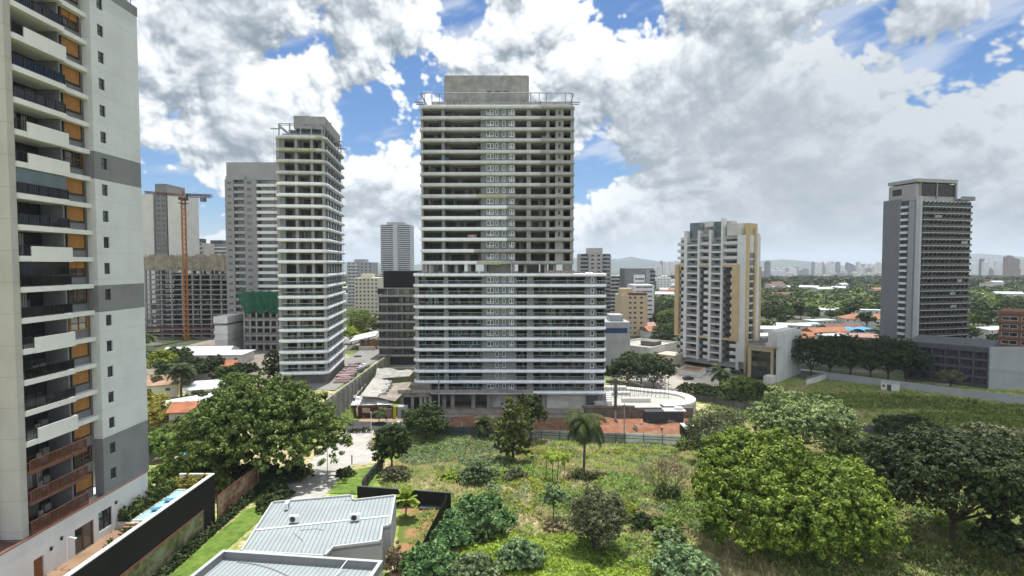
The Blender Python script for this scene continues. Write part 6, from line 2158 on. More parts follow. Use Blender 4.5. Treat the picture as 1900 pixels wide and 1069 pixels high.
BONES = [('pelvis', 'belly'), ('belly', 'chest'), ('chest', 'neck'), ('neck', 'head'), ('head', 'crown'), ('chest', 'sh_l'), ('sh_l', 'el_l'), ('el_l', 'hand_l'), ('hand_l', 'tip_l'), ('chest', 'sh_r'), ('sh_r', 'el_r'), ('el_r', 'hand_r'), ('hand_r', 'tip_r'),
         ('pelvis', 'hip_l'), ('hip_l', 'knee_l'), ('knee_l', 'foot_l'), ('foot_l', 'toe_l'), ('pelvis', 'hip_r'), ('hip_r', 'knee_r'), ('knee_r', 'foot_r'), ('foot_r', 'toe_r')]
ST = {'pelvis': ((0, 0, .95), .14), 'belly': ((0, 0, 1.12), .135), 'chest': ((0, -.01, 1.34), .15), 'neck': ((0, -.01, 1.50), .06), 'head': ((0, -.02, 1.61), .095), 'crown': ((0, -.02, 1.70), .075),
      'sh_l': ((.19, 0, 1.41), .06), 'el_l': ((.25, .04, 1.13), .045), 'hand_l': ((.25, -.10, .90), .035), 'tip_l': ((.24, -.14, .80), .02), 'sh_r': ((-.19, 0, 1.41), .06), 'el_r': ((-.26, .02, 1.14), .045), 'hand_r': ((-.24, -.08, .90), .035), 'tip_r': ((-.23, -.11, .80), .02),
      'hip_l': ((.10, 0, .90), .10), 'knee_l': ((.11, -.10, .50), .07), 'foot_l': ((.11, -.12, .08), .045), 'toe_l': ((.12, -.27, .04), .04), 'hip_r': ((-.10, 0, .90), .10), 'knee_r': ((-.11, .02, .49), .07), 'foot_r': ((-.11, .16, .09), .045), 'toe_r': ((-.11, .02, .04), .04)}
CR = dict(ST)
CR.update({'pelvis': ((0, .12, .42), .15), 'belly': ((0, .04, .58), .14), 'chest': ((0, -.08, .78), .15), 'neck': ((0, -.16, .92), .06), 'head': ((0, -.21, 1.03), .095), 'crown': ((0, -.22, 1.12), .075),
           'sh_l': ((.19, -.08, .84), .06), 'el_l': ((.24, -.28, .62), .045), 'hand_l': ((.14, -.46, .48), .035), 'tip_l': ((.12, -.52, .40), .02), 'sh_r': ((-.19, -.08, .84), .06), 'el_r': ((-.24, -.30, .64), .045), 'hand_r': ((-.12, -.46, .44), .035), 'tip_r': ((-.10, -.52, .36), .02),
           'hip_l': ((.11, .10, .40), .10), 'knee_l': ((.17, -.28, .48), .07), 'foot_l': ((.17, -.12, .08), .045), 'toe_l': ((.19, -.28, .04), .04), 'hip_r': ((-.11, .10, .40), .10), 'knee_r': ((-.17, -.30, .44), .07), 'foot_r': ((-.17, -.10, .08), .045), 'toe_r': ((-.19, -.26, .04), .04)})
xw, yw_ = xat(1231, 142.5), 142.5
zw = max(v[2] for v in ev if abs(v[0] - xw) < 1.3 and abs(v[1] - yw_) < 1.1)
person('person in white helmet and dark clothes crouching on the red earth', (xw, yw_, zw - .05), R(20), CR, BONES, frame_w, mat('navy_cloth', (.03, .035, .06), .9), mat('black_cloth', (.02, .02, .022), .9))
q_ = gp(717, 782)
person('person in dark clothes walking on the ochre pavement left of the dark tree', (q_.x, q_.y, q_.z + .12), R(80), ST, BONES, None, MATS['black_cloth'], MATS['navy_cloth'])
# ---------------------------------------------------------------- vegetation
def leaves(name, C, N, S, m_, parent=None, aspect=.55, kind=None, seed=0, loc=(0, 0, 0)):
    rs = np.random.RandomState(seed + 5)
    n = len(C)
    N = N / (np.linalg.norm(N, axis=1, keepdims=True) + 1e-9)
    T = np.cross(N, rs.normal(size=(n, 3)))
    T /= np.linalg.norm(T, axis=1, keepdims=True) + 1e-9
    B = np.cross(N, T)
    s = S[:, None]
    V = np.stack([C - T * s, C + B * s * aspect - N * s * .12, C + T * s, C - B * s * aspect - N * s * .12], 1).reshape(-1, 3)
    return quads(name, V, m_, parent, kind, loc)


def quads(name, V, m_, parent=None, kind=None, loc=(0, 0, 0)):
    me = bpy.data.meshes.new(name)
    n = len(V) // 4
    me.vertices.add(n * 4)
    me.vertices.foreach_set('co', V.astype(np.float32).ravel())
    me.loops.add(n * 4)
    me.loops.foreach_set('vertex_index', np.arange(n * 4, dtype=np.int32))
    me.polygons.add(n)
    me.polygons.foreach_set('loop_start', np.arange(0, n * 4, 4, dtype=np.int32))
    me.update(calc_edges=True)
    me.materials.append(m_)
    o = link(name, me, parent, loc)
    if kind:
        o['kind'] = kind
    return o


def unit(rs, n):
    v = rs.normal(size=(n, 3))
    return v / np.linalg.norm(v, axis=1, keepdims=True)


def crown_pts(lobes, n, rs, cl=.24, low=-.35, per=26, fuzz=.5):
    # clumps over the skin of each lobe, leaves round each clump
    area = np.array([r[0] * r[1] + r[0] * r[2] for _, r in lobes])
    share = (n / per * area / area.sum()).astype(int) + 1
    Cs, Ns = [], []
    for (c, r), k in zip(lobes, share):
        u = unit(rs, k * 3)
        u = u[u[:, 2] > low][:k]
        k = len(u)
        c, r = np.array(c), np.array(r)
        q = c + u * r * (rs.uniform(.62, 1.06, (k, 1)))
        rc = cl * min(r) * rs.uniform(.6, 1.3, (k, 1, 1))
        dv_ = unit(rs, k * per).reshape(k, per, 3)
        off = dv_ * rc * rs.uniform(.45, 1.15, (k, per, 1)) * np.array([1, 1, .72])
        Cs.append((q[:, None, :] + off).reshape(-1, 3))
        nn = u[:, None, :] * .30 + dv_ * .85 + np.array([0, .05, .42]) + rs.normal(size=(k, per, 3)) * fuzz
        Ns.append(nn.reshape(-1, 3))
    return np.concatenate(Cs), np.concatenate(Ns)


def lobes_round(w_, h, zc, n, rs, k=.42, flat=1.0, depth=None):
    dpt = depth or w_
    out = [((0, 0, zc), (w_ * .36, dpt * .36, h * .38))]
    for i in range(n):
        a = 2.399963 * i + rs.uniform(-.3, .3)
        t_ = rs.uniform(-.45, .95)
        rr = math.sqrt(max(0, 1 - t_ * t_))
        s_ = k * rs.uniform(.55, 1.1)
        f = 1 - s_ * .9
        out.append(((rr * math.cos(a) * w_ / 2 * f, rr * math.sin(a) * dpt / 2 * f, zc + t_ * h / 2 * f), (w_ / 2 * s_, dpt / 2 * s_, h / 2 * s_ * 1.05 * flat)))
    return out


def lobes_umbrella(w_, h, ztop, n, rs, depth=None):
    dpt = depth or w_
    out = []
    for i in range(n):
        f = math.sqrt((i + .5) / n)
        a = 2.399963 * i
        s_ = rs.uniform(.11, .19) * w_
        z = ztop - s_ * .5 - h * .52 * f ** 2.4 - rs.uniform(0, .22) * h
        out.append(((f * math.cos(a) * (w_ / 2 - s_ * .8), f * math.sin(a) * (dpt / 2 - s_ * .8), z), (s_, s_, s_ * .55)))
    return out


def limbs(lobes, zfork, r0, rs, base=(0, 0), lean=0.0, stems=1, max_l=14):
    m = MB()
    for s_ in range(stems):
        bx_, by_ = base[0] + (rs.uniform(-.5, .5) if stems > 1 else 0), base[1] + (rs.uniform(-.5, .5) if stems > 1 else 0)
        fk = Vector((bx_ + lean, by_, zfork))
        m.path([(bx_, by_, -.5), (bx_ + lean * .2, by_, zfork * .25), (bx_ + lean * .55, by_ + .1, zfork * .65), fk], [r0 * 1.35, r0 * 1.0, r0 * .85, r0 * .8], 9)
        idx = [i for i in range(len(lobes)) if i % stems == s_][:max_l]
        for i in idx:
            c, r = lobes[i]
            c = Vector(c)
            md = fk.lerp(c, .5) + Vector((rs.uniform(-.1, .1), rs.uniform(-.1, .1), rs.uniform(-.05, .12))) * (c - fk).length
            e = c + Vector((0, 0, r[2] * .2))
            m.path([fk, md, e], [r0 * .5, r0 * .33, r0 * .12], 6)
            for j in range(3):
                tq = c + Vector(unit(rs, 1)[0]) * min(r) * .8
                m.path([md.lerp(e, .6), tq], [r0 * .2, r0 * .05], 4)
    return m


GREEN = {
    'tipuana': leaf_mat('tipuana_leaf', (0.018, 0.030, 0.008), (.105, .150, .036), (.29, .33, .085), .22, .6),
    'mango': leaf_mat('mango_leaf', (0.014, 0.034, 0.007), (.125, .22, .030), (.47, .59, .10), .22, .6),
    'pale': leaf_mat('pale_leaf', (0.054, 0.069, 0.034), (.215, .285, .105), (.45, .54, .25), .2, .6),
    'dark': leaf_mat('dark_leaf', (0.011, 0.018, 0.008), (.045, .068, .026), (.115, .145, .055), .2, .6),
    'olive': leaf_mat('olive_leaf', (0.033, 0.040, 0.020), (.135, .15, .078), (.27, .28, .15), .22, .6),
    'vine': leaf_mat('vine_leaf', (0.018, 0.048, 0.016), (.115, .225, .080), (.30, .43, .18), .22, .5),
    'weed': leaf_mat('weed_leaf', (0.033, 0.057, 0.012), (.17, .25, .055), (.36, .43, .11), .3, .6),
    'blue': leaf_mat('blue_green_leaf', (0.033, 0.057, 0.024), (.16, .23, .105), (.33, .40, .20), .22, .6),
    'lime': leaf_mat('lime_leaf', (0.072, 0.108, 0.012), (.29, .37, .045), (.46, .52, .10), .3, .6),
    'yellow': leaf_mat('yellow_leaf', (0.072, 0.066, 0.012), (.28, .25, .05), (.45, .40, .10), .3, .6),
    'wood': leaf_mat('woodland_leaf', (0.013, 0.023, 0.008), (.056, .085, .026), (.135, .17, .048), .2, .6),
    'dry': leaf_mat('dry_leaf', (0.120, 0.096, 0.054), (.38, .30, .18), (.52, .44, .28), .2, .7),
}


def tree(name, label, cat, px, py, w_, h, kind, leaf, n, size, seed, crown_h=None, group=None, shape='round', nl=14, trunk=True, depth=None, r0=None, low=-.35, cl=.24, base=None, stems=1, lean=0.0, fuzz=.30, zf=None, per=26):
    rs = np.random.RandomState(seed)
    p = base or gp(px, py)
    o = thing(name, label, cat, tuple(p), 0, group)
    ch = crown_h or h * .75
    zc = h - ch / 2
    if shape == 'umbrella':
        lb = lobes_umbrella(w_, ch, h, nl, rs, depth)
    elif shape == 'column':
        lb = [((rs.uniform(-.15, .15) * w_, rs.uniform(-.15, .15) * w_, h - ch + ch * (i + .5) / nl), (w_ / 2 * s_, w_ / 2 * s_, ch / nl * 1.1)) for i, s_ in enumerate(np.interp(np.linspace(0, 1, nl), [0, .3, .7, 1], [.75, 1, .85, .35]))]
    else:
        lb = lobes_round(w_, ch, zc, nl, rs, depth=depth)
    if trunk:
        limbs(lb, zf or max(h - ch * .85, h * .22), r0 or h * .022, rs, stems=stems, lean=lean).build('trunk', bark, o, smooth=True)
    C, N = crown_pts(lb, n, rs, cl, low, per=per, fuzz=fuzz)
    C[:, 2] = np.maximum(C[:, 2], .15)
    leaves('crown', C, N, size * rs.uniform(.6, 1.3, len(C)), GREEN[leaf], o, seed=seed)
    return o


sz_ = lambda wpx, D: wpx * D / F
# the four big trees of the foreground
pb = gp(489, 890)
tree('shade_tree', 'huge spreading shade tree left of centre over the drive and plaza', 'tree', 0, 0, 30.5, 19.5, 'tipuana', 'tipuana', 95000, .27, 1, crown_h=18.5, shape='umbrella', nl=90, r0=.55, base=pb, depth=25, zf=4.0, low=-.5, cl=.22, fuzz=.35, per=40)
pm_ = Vector((34.5, 69.5, gz(34, 69)))
o_m = thing('mango_tree', 'bright yellow green dense rounded tree in the right foreground', 'tree', tuple(pm_))
rs = np.random.RandomState(2)
lb = [((-3.5, 3, 8.6), (7, 6.2, 5.6)), ((4.5, -1.5, 6.6), (7, 6.5, 5.2)), ((-6.5, -1.5, 5.6), (4.8, 5.0, 4.6)), ((-1, -3.5, 6.0), (6, 5, 5)), ((0, 3, 11.3), (4.6, 4.2, 3.0)), ((-4.8, 5, 11.0), (4, 4, 3.0)), ((7.6, 1, 7.2), (4.4, 5, 4.2)), ((2.8, -4.5, 5.4), (5, 3.6, 4.4)), ((8.5, -3, 4.4), (3.8, 3.8, 3.4)), ((-7.5, 2, 8.0), (3.8, 4, 3.6))]
limbs(lb, 2.6, .45, rs, stems=2).build('trunk', bark, o_m, smooth=True)
C, N = crown_pts(lb, 90000, rs, .125, -.7, per=44, fuzz=.25)
leaves('crown', C, N, .25 * rs.uniform(.6, 1.3, len(C)), GREEN['mango'], o_m, aspect=.42, seed=2)
tree('pale_tree', 'pale silvery green rounded tree behind the bright yellow green one', 'tree', 1488, 852, 21.5, 15, 'pale', 'pale', 48000, .27, 3, crown_h=14, nl=28, cl=.17, low=-.7, per=30)
tree('dark_tree', 'dark spreading tree with visible leaning trunk at the right edge', 'tree', 1768, 1004, 22.5, 14.8, 'dark', 'dark', 64000, .24, 4, crown_h=12.2, nl=34, r0=.42, cl=.24, low=-.8, zf=2.6, depth=18)
tree('dark_tree', 'olive green tree crown at the right edge, above and behind the dark spreading tree', 'tree', 1858, 900, 15, 10.5, 'tipuana', 'olive', 16000, .32, 5, crown_h=8, nl=16)
tree('dark_tree', 'dark bushy tree cut by the bottom right corner', 'tree', 1880, 1062, 9, 6, 'dark', 'dark', 14000, .28, 6, crown_h=5.2, nl=12)
tree('olive_tree', 'wispy grey green tree at the right end of the white fence', 'tree', 1330, 862, 12.5, 12, 'olive', 'olive', 20000, .22, 7, crown_h=11.8, nl=20, cl=.34, stems=3, fuzz=.8, low=-.9)
tree('round_tree', 'dense dark round tree by the white car at the foot of the tallest tower', 'tree', 790, 815, 11, 9.2, 'dark', 'wood', 16000, .24, 8, crown_h=9.2, nl=16, low=-.9)
tree('small_tree', 'small dark upright tree at the right corner of the plaza', 'tree', 727, 872, 7.8, 9.6, 'dark', 'wood', 15000, .22, 9, crown_h=9.4, nl=14, low=-.9)
tree('leafy_tree', 'broad leaved tree standing mid lot before the fence', 'tree', 952, 858, 8.6, 13.2, 'tipuana', 'tipuana', 13000, .34, 10, crown_h=11.5, nl=13, shape='column')
tree('leafy_tree', 'darker tree just right behind the broad leaved one mid lot', 'tree', 985, 820, 8.0, 12.5, 'dark', 'wood', 10000, .27, 11, crown_h=9.5, nl=12)
tree('dark_bush', 'dark twiggy multi stemmed bush standing alone in the lower middle of the lot', 'bush', 1108, 1022, 7.2, 8.6, 'olive', 'olive', 18000, .15, 12, crown_h=8.5, nl=18, cl=.34, stems=5, fuzz=.8, low=-.9, zf=.8)
tree('small_tree', 'thin young tree with sparse dark crown left of the dark twiggy bush', 'tree', 1027, 972, 3.8, 5.8, 'blue', 'blue', 3000, .20, 13, crown_h=4.2, nl=7, r0=.08)


# palms
def palm(name, label, px, py, h, fl_, nf, seed, leaf, r0=.22, base=None, droop=1.0):
    rs = np.random.RandomState(seed)
    p = base or gp(px, py)
    o = thing(name, label, 'palm', tuple(p))
    MB().path([(0, 0, -.3), (.1, 0, h * .4), (.25, 0, h)], [r0 * 1.25, r0, r0 * .9], 9).build('trunk', mat('palm_bark', (.17, .14, .11), .95, .2, 2.0, bump=.4), o)
    V = []
    for i in range(nf):
        a = 2.399963 * i
        el = R(rs.uniform(-10, 75))
        L_ = fl_ * rs.uniform(.8, 1.1)
        pts = []
        d_ = np.array([math.cos(a) * math.cos(el), math.sin(a) * math.cos(el), math.sin(el)])
        q = np.array([.25, 0, h])
        k = 14
        for j in range(k + 1):
            pts.append(q.copy())
            d_ = d_ + np.array([0, 0, -.15 * droop * (.5 + j / k)])
            d_ /= np.linalg.norm(d_)
            q = q + d_ * L_ / k
        for j in range(1, k):
            t_ = (pts[j + 1] - pts[j - 1])
            t_ /= np.linalg.norm(t_)
            sd = np.cross(t_, [0, 0, 1])
            sd /= np.linalg.norm(sd) + 1e-6
            ll = fl_ * .30 * math.sin(math.pi * (j + .6) / (k + 1)) ** .6
            for s_ in (-1, 1):
                for dd in (0, .5):
                    b0 = pts[j] * (1 - dd) + pts[j + 1] * dd
                    tip = b0 + (sd * s_ * .72 + t_ * .5 + np.array([0, 0, -.35 * droop])) * ll
                    wv = t_ * .10
                    V += [b0 - wv, b0 + wv, tip + wv * .3, tip - wv * .3]
    quads('fronds', np.array(V), GREEN[leaf], o)
    return o


palm('palm_tree', 'feathery palm standing in the middle of the overgrown lot', 1083, 878, 9.2, 5.0, 36, 21, 'wood', droop=1.3)
palm('palm_tree', 'stout palm by the yard wall below the tan slab', 1336, 728, 6.5, 4.6, 34, 22, 'dark', .45)
palm('palm_tree', 'dark drooping palm among the trees left of the orange tiled roof', 336, 738, 7.5, 5.0, 34, 23, 'dark', .3)
palm('palm_tree', 'small dark palm against the shade darkened teal fence', 897, 815, 3.6, 3.6, 24, 24, 'wood', .18)
palm('palm_tree', 'small palm beside the walking person on the pavement', 703, 786, 3.2, 2.6, 20, 25, 'wood', .12)
palm('agave', 'spiky yucca in the small garden behind the roofed building', 752, 962, 2.6, 2.0, 24, 26, 'lime', .12, droop=.5)
for i, (px, py, h) in enumerate(((1012, 893, 4.2), (1024, 898, 5.0), (1034, 896, 4.6), (1046, 890, 4.0))):
    palm('papaya_plant', ['leftmost of the four thin papaya stems left of the palm', 'tallest of the four thin papaya stems left of the palm', 'third from left of the four thin papaya stems left of the palm', 'rightmost of the four thin papaya stems left of the palm'][i],
         px, py, h, 1.5, 12, 30 + i, 'lime', .07, droop=1.2)
# bare shrub
rs = np.random.RandomState(40)
q_ = gp(1237, 925)
o = thing('bare_shrub', 'nearly leafless pale twiggy shrub on the right of the lot', 'shrub', tuple(q_))
m = MB()


def twig(p, d_, L_, r, dep):
    e = p + d_ * L_
    m.tube(p, e, r, r * .65, 4, cap=False)
    if dep:
        for _ in range(3 if dep > 1 else 4):
            nd = (d_ + Vector(unit(rs, 1)[0]) * .62 + Vector((0, 0, .12))).normalized()
            twig(e, nd, L_ * rs.uniform(.62, .85), r * .62, dep - 1)


for i in range(7):
    a = 2 * math.pi * i / 7
    twig(Vector((.2 * math.cos(a), .2 * math.sin(a), -.2)), Vector((math.cos(a) * .6, math.sin(a) * .6, 1)).normalized(), 2.2, .11, 4)
m.build('branches', mat('pale_twig', (.25, .20, .14), .95, .15, 1.0), o)
lb = lobes_round(6.5, 4.5, 4.6, 8, rs)
C, N = crown_pts(lb, 1600, rs, .3)
leaves('sparse_leaves', C, N, .12 * rs.uniform(.6, 1.3, len(C)), GREEN['dry'], o, seed=40)
lb = [((0, .3, .8), (1.8, 1.3, 1.2)), ((1.2, .2, .6), (1.2, 1, .8)), ((-1, 0, .5), (1, 1, .8))]
C, N = crown_pts(lb, 2400, rs, .3)
leaves('base_leaves', C, N, .16 * rs.uniform(.6, 1.3, len(C)), GREEN['wood'], o, seed=41)


# shrubs of the lot
def shrub(label, px, py, wpx, h, leaf, n, size, seed, depth=None, name='shrub', group=None, nl=9, cl=.3):
    p = gp(px, py)
    w_ = sz_(wpx, p.y)
    rs = np.random.RandomState(seed)
    o = thing(name, label, 'shrub', tuple(p), 0, group)
    dpt = depth or w_ * .8
    lb = []
    for i in range(nl):
        f = math.sqrt((i + .5) / nl)
        a = 2.399963 * i
        hh = h * (1.05 - .55 * f * f) * rs.uniform(.8, 1.1)
        lb.append(((f * math.cos(a) * w_ * .40, f * math.sin(a) * dpt * .40, hh * .45), (w_ * .22, dpt * .22, hh * .55)))
    st = MB()
    for c, r in lb:
        st.path([(c[0] * .3, c[1] * .3, -.2), (c[0], c[1], c[2])], [.07, .03], 5)
    st.build('stem', bark, o)
    C, N = crown_pts(lb, n, rs, cl, -.2)
    C[:, 2] = np.maximum(C[:, 2], .1)
    leaves('foliage', C, N, size * rs.uniform(.6, 1.3, len(C)), GREEN[leaf], o, seed=seed)
    return o


SH = [('big mound of broad leaved vine swallowing the end of the black garden wall', 886, 984, 128, 5.0, 'vine', 15000, .40, None),
      ('broad leaved vine creeping down the garden fence, middle stretch', 838, 1012, 85, 3.2, 'vine', 8000, .36, None),
      ('broad leaved vine mass at the bottom edge left of the lot', 795, 1062, 110, 3.4, 'vine', 9000, .36, None),
      ('pale leafy shrub at the bottom edge right of the vine mass', 880, 1075, 95, 3.0, 'blue', 6500, .30, None),
      ('feathery grey green shrub above the vine mound', 886, 898, 74, 4.4, 'blue', 7000, .24, None),
      ('grey green rounded shrub in the lower middle of the lot', 966, 1050, 88, 3.6, 'blue', 8000, .24, None),
      ('small dark shrub between the vine mound and the rounded grey green one', 893, 1008, 46, 2.4, 'wood', 3500, .22, None),
      ('wide pale leaved shrub at the bottom edge beside the bright yellow green tree', 1268, 1068, 122, 3.6, 'blue', 10000, .28, None),
      ('low dark green shrub right of the dark twiggy bush', 1190, 980, 50, 2.6, 'wood', 3000, .22, None),
      ('low shrub with pale leaves right below the bare shrub', 1232, 985, 60, 2.0, 'weed', 3000, .25, None),
      ('low spreading shrub halfway between dark twiggy bush and bright tree', 1240, 1010, 66, 2.2, 'blue', 3500, .22, None),
      ('bright lime weed patch left of the feathery shrub', 838, 893, 60, 1.8, 'lime', 3500, .22, None),
      ('dark leaves standing in for the shadow at the foot of the palm', 1086, 892, 62, 1.3, 'dark', 2600, .18, None),  # dark leaf patch stands where the palm's cast shadow lies
      ('dark undergrowth at the foot of the broad leaved tree', 953, 892, 48, 2.6, 'olive', 2600, .2, None),
      ('reddish brown dry scrub below the thin young tree', 1035, 985, 60, 1.6, 'dry', 2600, .18, None),
      ('reddish shrub at the plaza corner', 694, 832, 26, 2.0, 'dry', 1500, .2, None),
      ('ragged shrub between the small upright tree and the lawn fence', 728, 893, 60, 2.8, 'olive', 4000, .22, None),
      ('clipped dark hedge along the far side of the plaza', 668, 803, 66, 1.4, 'wood', 3000, .2, 2.0),
      ('second clipped hedge between plaza and the white car', 735, 806, 60, 1.6, 'tipuana', 3000, .2, 2.0),
      ('dark bushes under the white fence end', 1268, 838, 40, 3.0, 'weed', 3000, .25, None),
      ('wide dark blackish shrub in the far lot', 1682, 810, 128, 5.2, 'dark', 11000, .34, None),
      ('dark bush in front of the low graffiti fence, the wider one', 1622, 850, 120, 3.8, 'wood', 8000, .30, None),
      ('dark bush right of the bright yellow green tree', 1700, 868, 110, 4.4, 'wood', 8000, .30, None),
      ('green bush right of the pale tree', 1560, 845, 80, 4.0, 'weed', 5000, .28, None),
      ('thicket by the pool end wall below the big tree', 318, 905, 92, 5.0, 'weed', 9000, .30, None),
      ('dense shrub right of the pool end wall', 405, 920, 60, 5.0, 'tipuana', 6000, .30, None),
      ('dark shrub by the drive under the big tree', 515, 925, 50, 2.6, 'dark', 4000, .26, None),
      ('shaded hedge between the drive and the lawn', 640, 884, 34, 1.8, 'dark', 4500, .22, None),
      ('dark undergrowth round the trunk of the big tree', 470, 900, 120, 4.2, 'dark', 9000, .28, None),
      ('leafy thicket under the left skirts of the big tree', 385, 888, 110, 5.0, 'tipuana', 9000, .28, None),
      ('dark thicket under the right skirts of the big tree', 545, 893, 60, 3.6, 'dark', 6000, .26, None),
      ('shrub bed right of the building picture panel', 505, 945, 60, 2.0, 'wood', 3000, .24, None),
      ('red leaved shrub at the right corner of the nearest roof', 733, 1062, 34, 3.4, 'dry', 2500, .26, None)]
for i, (lab, px, py, wp, h, lf, n, s_, dp_) in enumerate(SH):
    shrub(lab, px, py, wp, h, lf, n, s_, 100 + i, dp_, cl=.2 if lf == 'vine' else .3)
tree('shrub_tree', 'leaning shrubby tree right under the big tree beside the building picture', 'tree', 418, 895, 9, 7.5, 'olive', 'olive', 8000, .28, 61, crown_h=6, nl=10)
# planting round the pool, beds of many plants
def bed(name, label, x0, x1, y0, y1, z, h, leaf, n, size, seed):
    rs = np.random.RandomState(seed)
    o = thing(name, label, 'plant bed', ((x0 + x1) / 2, (y0 + y1) / 2, z))
    C = np.stack([rs.uniform(x0, x1, n) - (x0 + x1) / 2, rs.uniform(y0, y1, n) - (y0 + y1) / 2, np.abs(rs.normal(0, .5, n)) * h], 1)
    C[:, 2] = np.clip(C[:, 2] * (.6 + .5 * np.sin(C[:, 0] * 3 + seed) * np.sin(C[:, 1] * 2.3)), .05, h)
    leaves('foliage', C, rs.normal(size=(n, 3)) * .6 + [0, 0, .5], size * rs.uniform(.6, 1.3, n), GREEN[leaf], o, seed=seed)


bed('plant_bed', 'dark green planting along the tower wall beside the pool', -45.8, -44.4, 64.2, 73.6, 13.1, 1.8, 'wood', 2600, .26, 71)
bed('plant_bed', 'yellow green planting at the end wall of the pool', -45.4, -41.8, 73.7, 76.1, 13.1, 1.3, 'yellow', 2200, .24, 72)
bed('plant_bed', 'dark green planting beside the steps on the timber deck', -43.4, -41.7, 58.5, 64.0, 12.4, 1.1, 'wood', 2000, .24, 73)
bed('plant_bed', 'dark planting strip at the foot of the picture panels', -41.1, -39.6, 55.0, 90.0, 7.1, .9, 'dark', 4000, .24, 74)
# middle distance trees, each its own
MT_ = [(302, 700, 11, 9.5, 'lime', 'umbrella', 'flat topped bright green tree at the left tower edge'), (318, 712, 12, 8, 'dark', 'round', 'dark round tree below the flat topped bright one'),
       (352, 712, 11, 8.5, 'dark', 'round', 'dark tree between the white roofs and the orange roof'), (372, 705, 9, 7, 'dark', 'round', 'dark low tree left of the orange tiled roof'),
       (398, 700, 7, 7.5, 'dark', 'round', 'dark layered tree in front of the orange tiled roof'), (300, 812, 11, 9, 'yellow', 'round', 'yellow leaved tree beside the left tower edge'),
       (345, 800, 11, 7, 'wood', 'round', 'dark green tree between the yellow one and the big tree'), (286, 790, 7, 9, 'yellow', 'round', 'yellowish tree top right at the left tower edge'),
       (290, 735, 6, 6, 'olive', 'round', 'grey green tree below the cream house'), (507, 705, 6.5, 10, 'dark', 'column', 'dark upright tree at the foot of the banded tower'),
       (455, 700, 10, 5, 'dark', 'round', 'dark tree behind the top of the big tree'), (326, 690, 12, 9, 'wood', 'round', 'dense dark tree behind the flat topped bright one'), (420, 712, 9, 6, 'wood', 'round', 'dark tree between the pale pitched roof and the netted block'), (440, 735, 10, 7, 'tipuana', 'round', 'green tree peeping over the back of the big tree'), (365, 768, 9, 6.5, 'wood', 'round', 'dark bushy tree between the two white halls'), (330, 835, 9, 7.5, 'tipuana', 'round', 'green tree in the yard below the yellow leaved one'), (302, 855, 8, 6.5, 'weed', 'round', 'bright green tree against the left tower above the pool'),
       (652, 640, 16, 10, 'lime', 'round', 'bright green tree in the gap beside the banded tower'),
       (684, 632, 18, 12, 'tipuana', 'round', 'dark green tree in the gap under the cream block'), (665, 618, 18, 13, 'weed', 'round', 'rear green tree in the gap beside the banded tower'),
       (1165, 718, 17, 11, 'dark', 'round', 'left one of the dark umbrella trees on the paved yard'), (1213, 725, 19, 12, 'dark', 'round', 'right one of the dark umbrella trees on the paved yard'), (1190, 712, 17, 12.5, 'wood', 'round', 'rear one of the dark umbrella trees on the paved yard'),
       (1138, 708, 8, 6, 'dark', 'round', 'dark tree touching the right end of the tallest tower'),
       (1290, 738, 12, 5, 'wood', 'round', 'dark shrubby tree behind the end of the white deck'), (1318, 742, 10, 4.5, 'dark', 'round', 'low dark tree left of the stout palm'),
       (1375, 738, 13, 7.5, 'weed', 'round', 'green bushy tree below the dark glass office front'), (1405, 742, 12, 5.5, 'wood', 'round', 'dark bushy tree at the base of the glass office'),
       (1350, 748, 13, 4.5, 'wood', 'round', 'low dark tree right of the stout palm'),
       (1505, 700, 20, 17, 'dark', 'round', 'first dark street tree right of the white flank'), (1540, 700, 20, 17, 'dark', 'round', 'second dark street tree in the row on the right street'),
       (1578, 702, 20, 17, 'dark', 'round', 'third dark street tree in the row on the right street'), (1615, 706, 20, 17, 'dark', 'round', 'fourth dark street tree in the row on the right street'),
       (1648, 709, 20, 17, 'dark', 'round', 'fifth dark street tree beside the tiny white hut'), (1682, 709, 17, 14, 'dark', 'round', 'last dark street tree in the row before the podium'),
       (1764, 722, 10, 7, 'olive', 'umbrella', 'small olive street tree in front of the dark podium'), (1240, 640, 18, 13, 'wood', 'round', 'dark tree between the sand block and the tan slab'),
       (1228, 652, 15, 10, 'dark', 'round', 'dark tree in front of the gap left of the tan slab'), (1250, 612, 18, 14, 'weed', 'round', 'lighter tree behind the gap left of the tan slab')]
for i, (px, py, w_, h, lf, shp, lab) in enumerate(MT_):
    near_ = py > 690
    tree('tree', lab, 'tree', px, py, w_, h, 'm', lf, 10000, .32, 200 + i, crown_h=h * (.62 if shp == 'umbrella' else .88), shape=shp, nl=16 if shp == 'umbrella' else 12, cl=.26, low=-.75, zf=h * .2)
# low cover on the ground: grass and weeds, beyond counting
rs = np.random.RandomState(90)


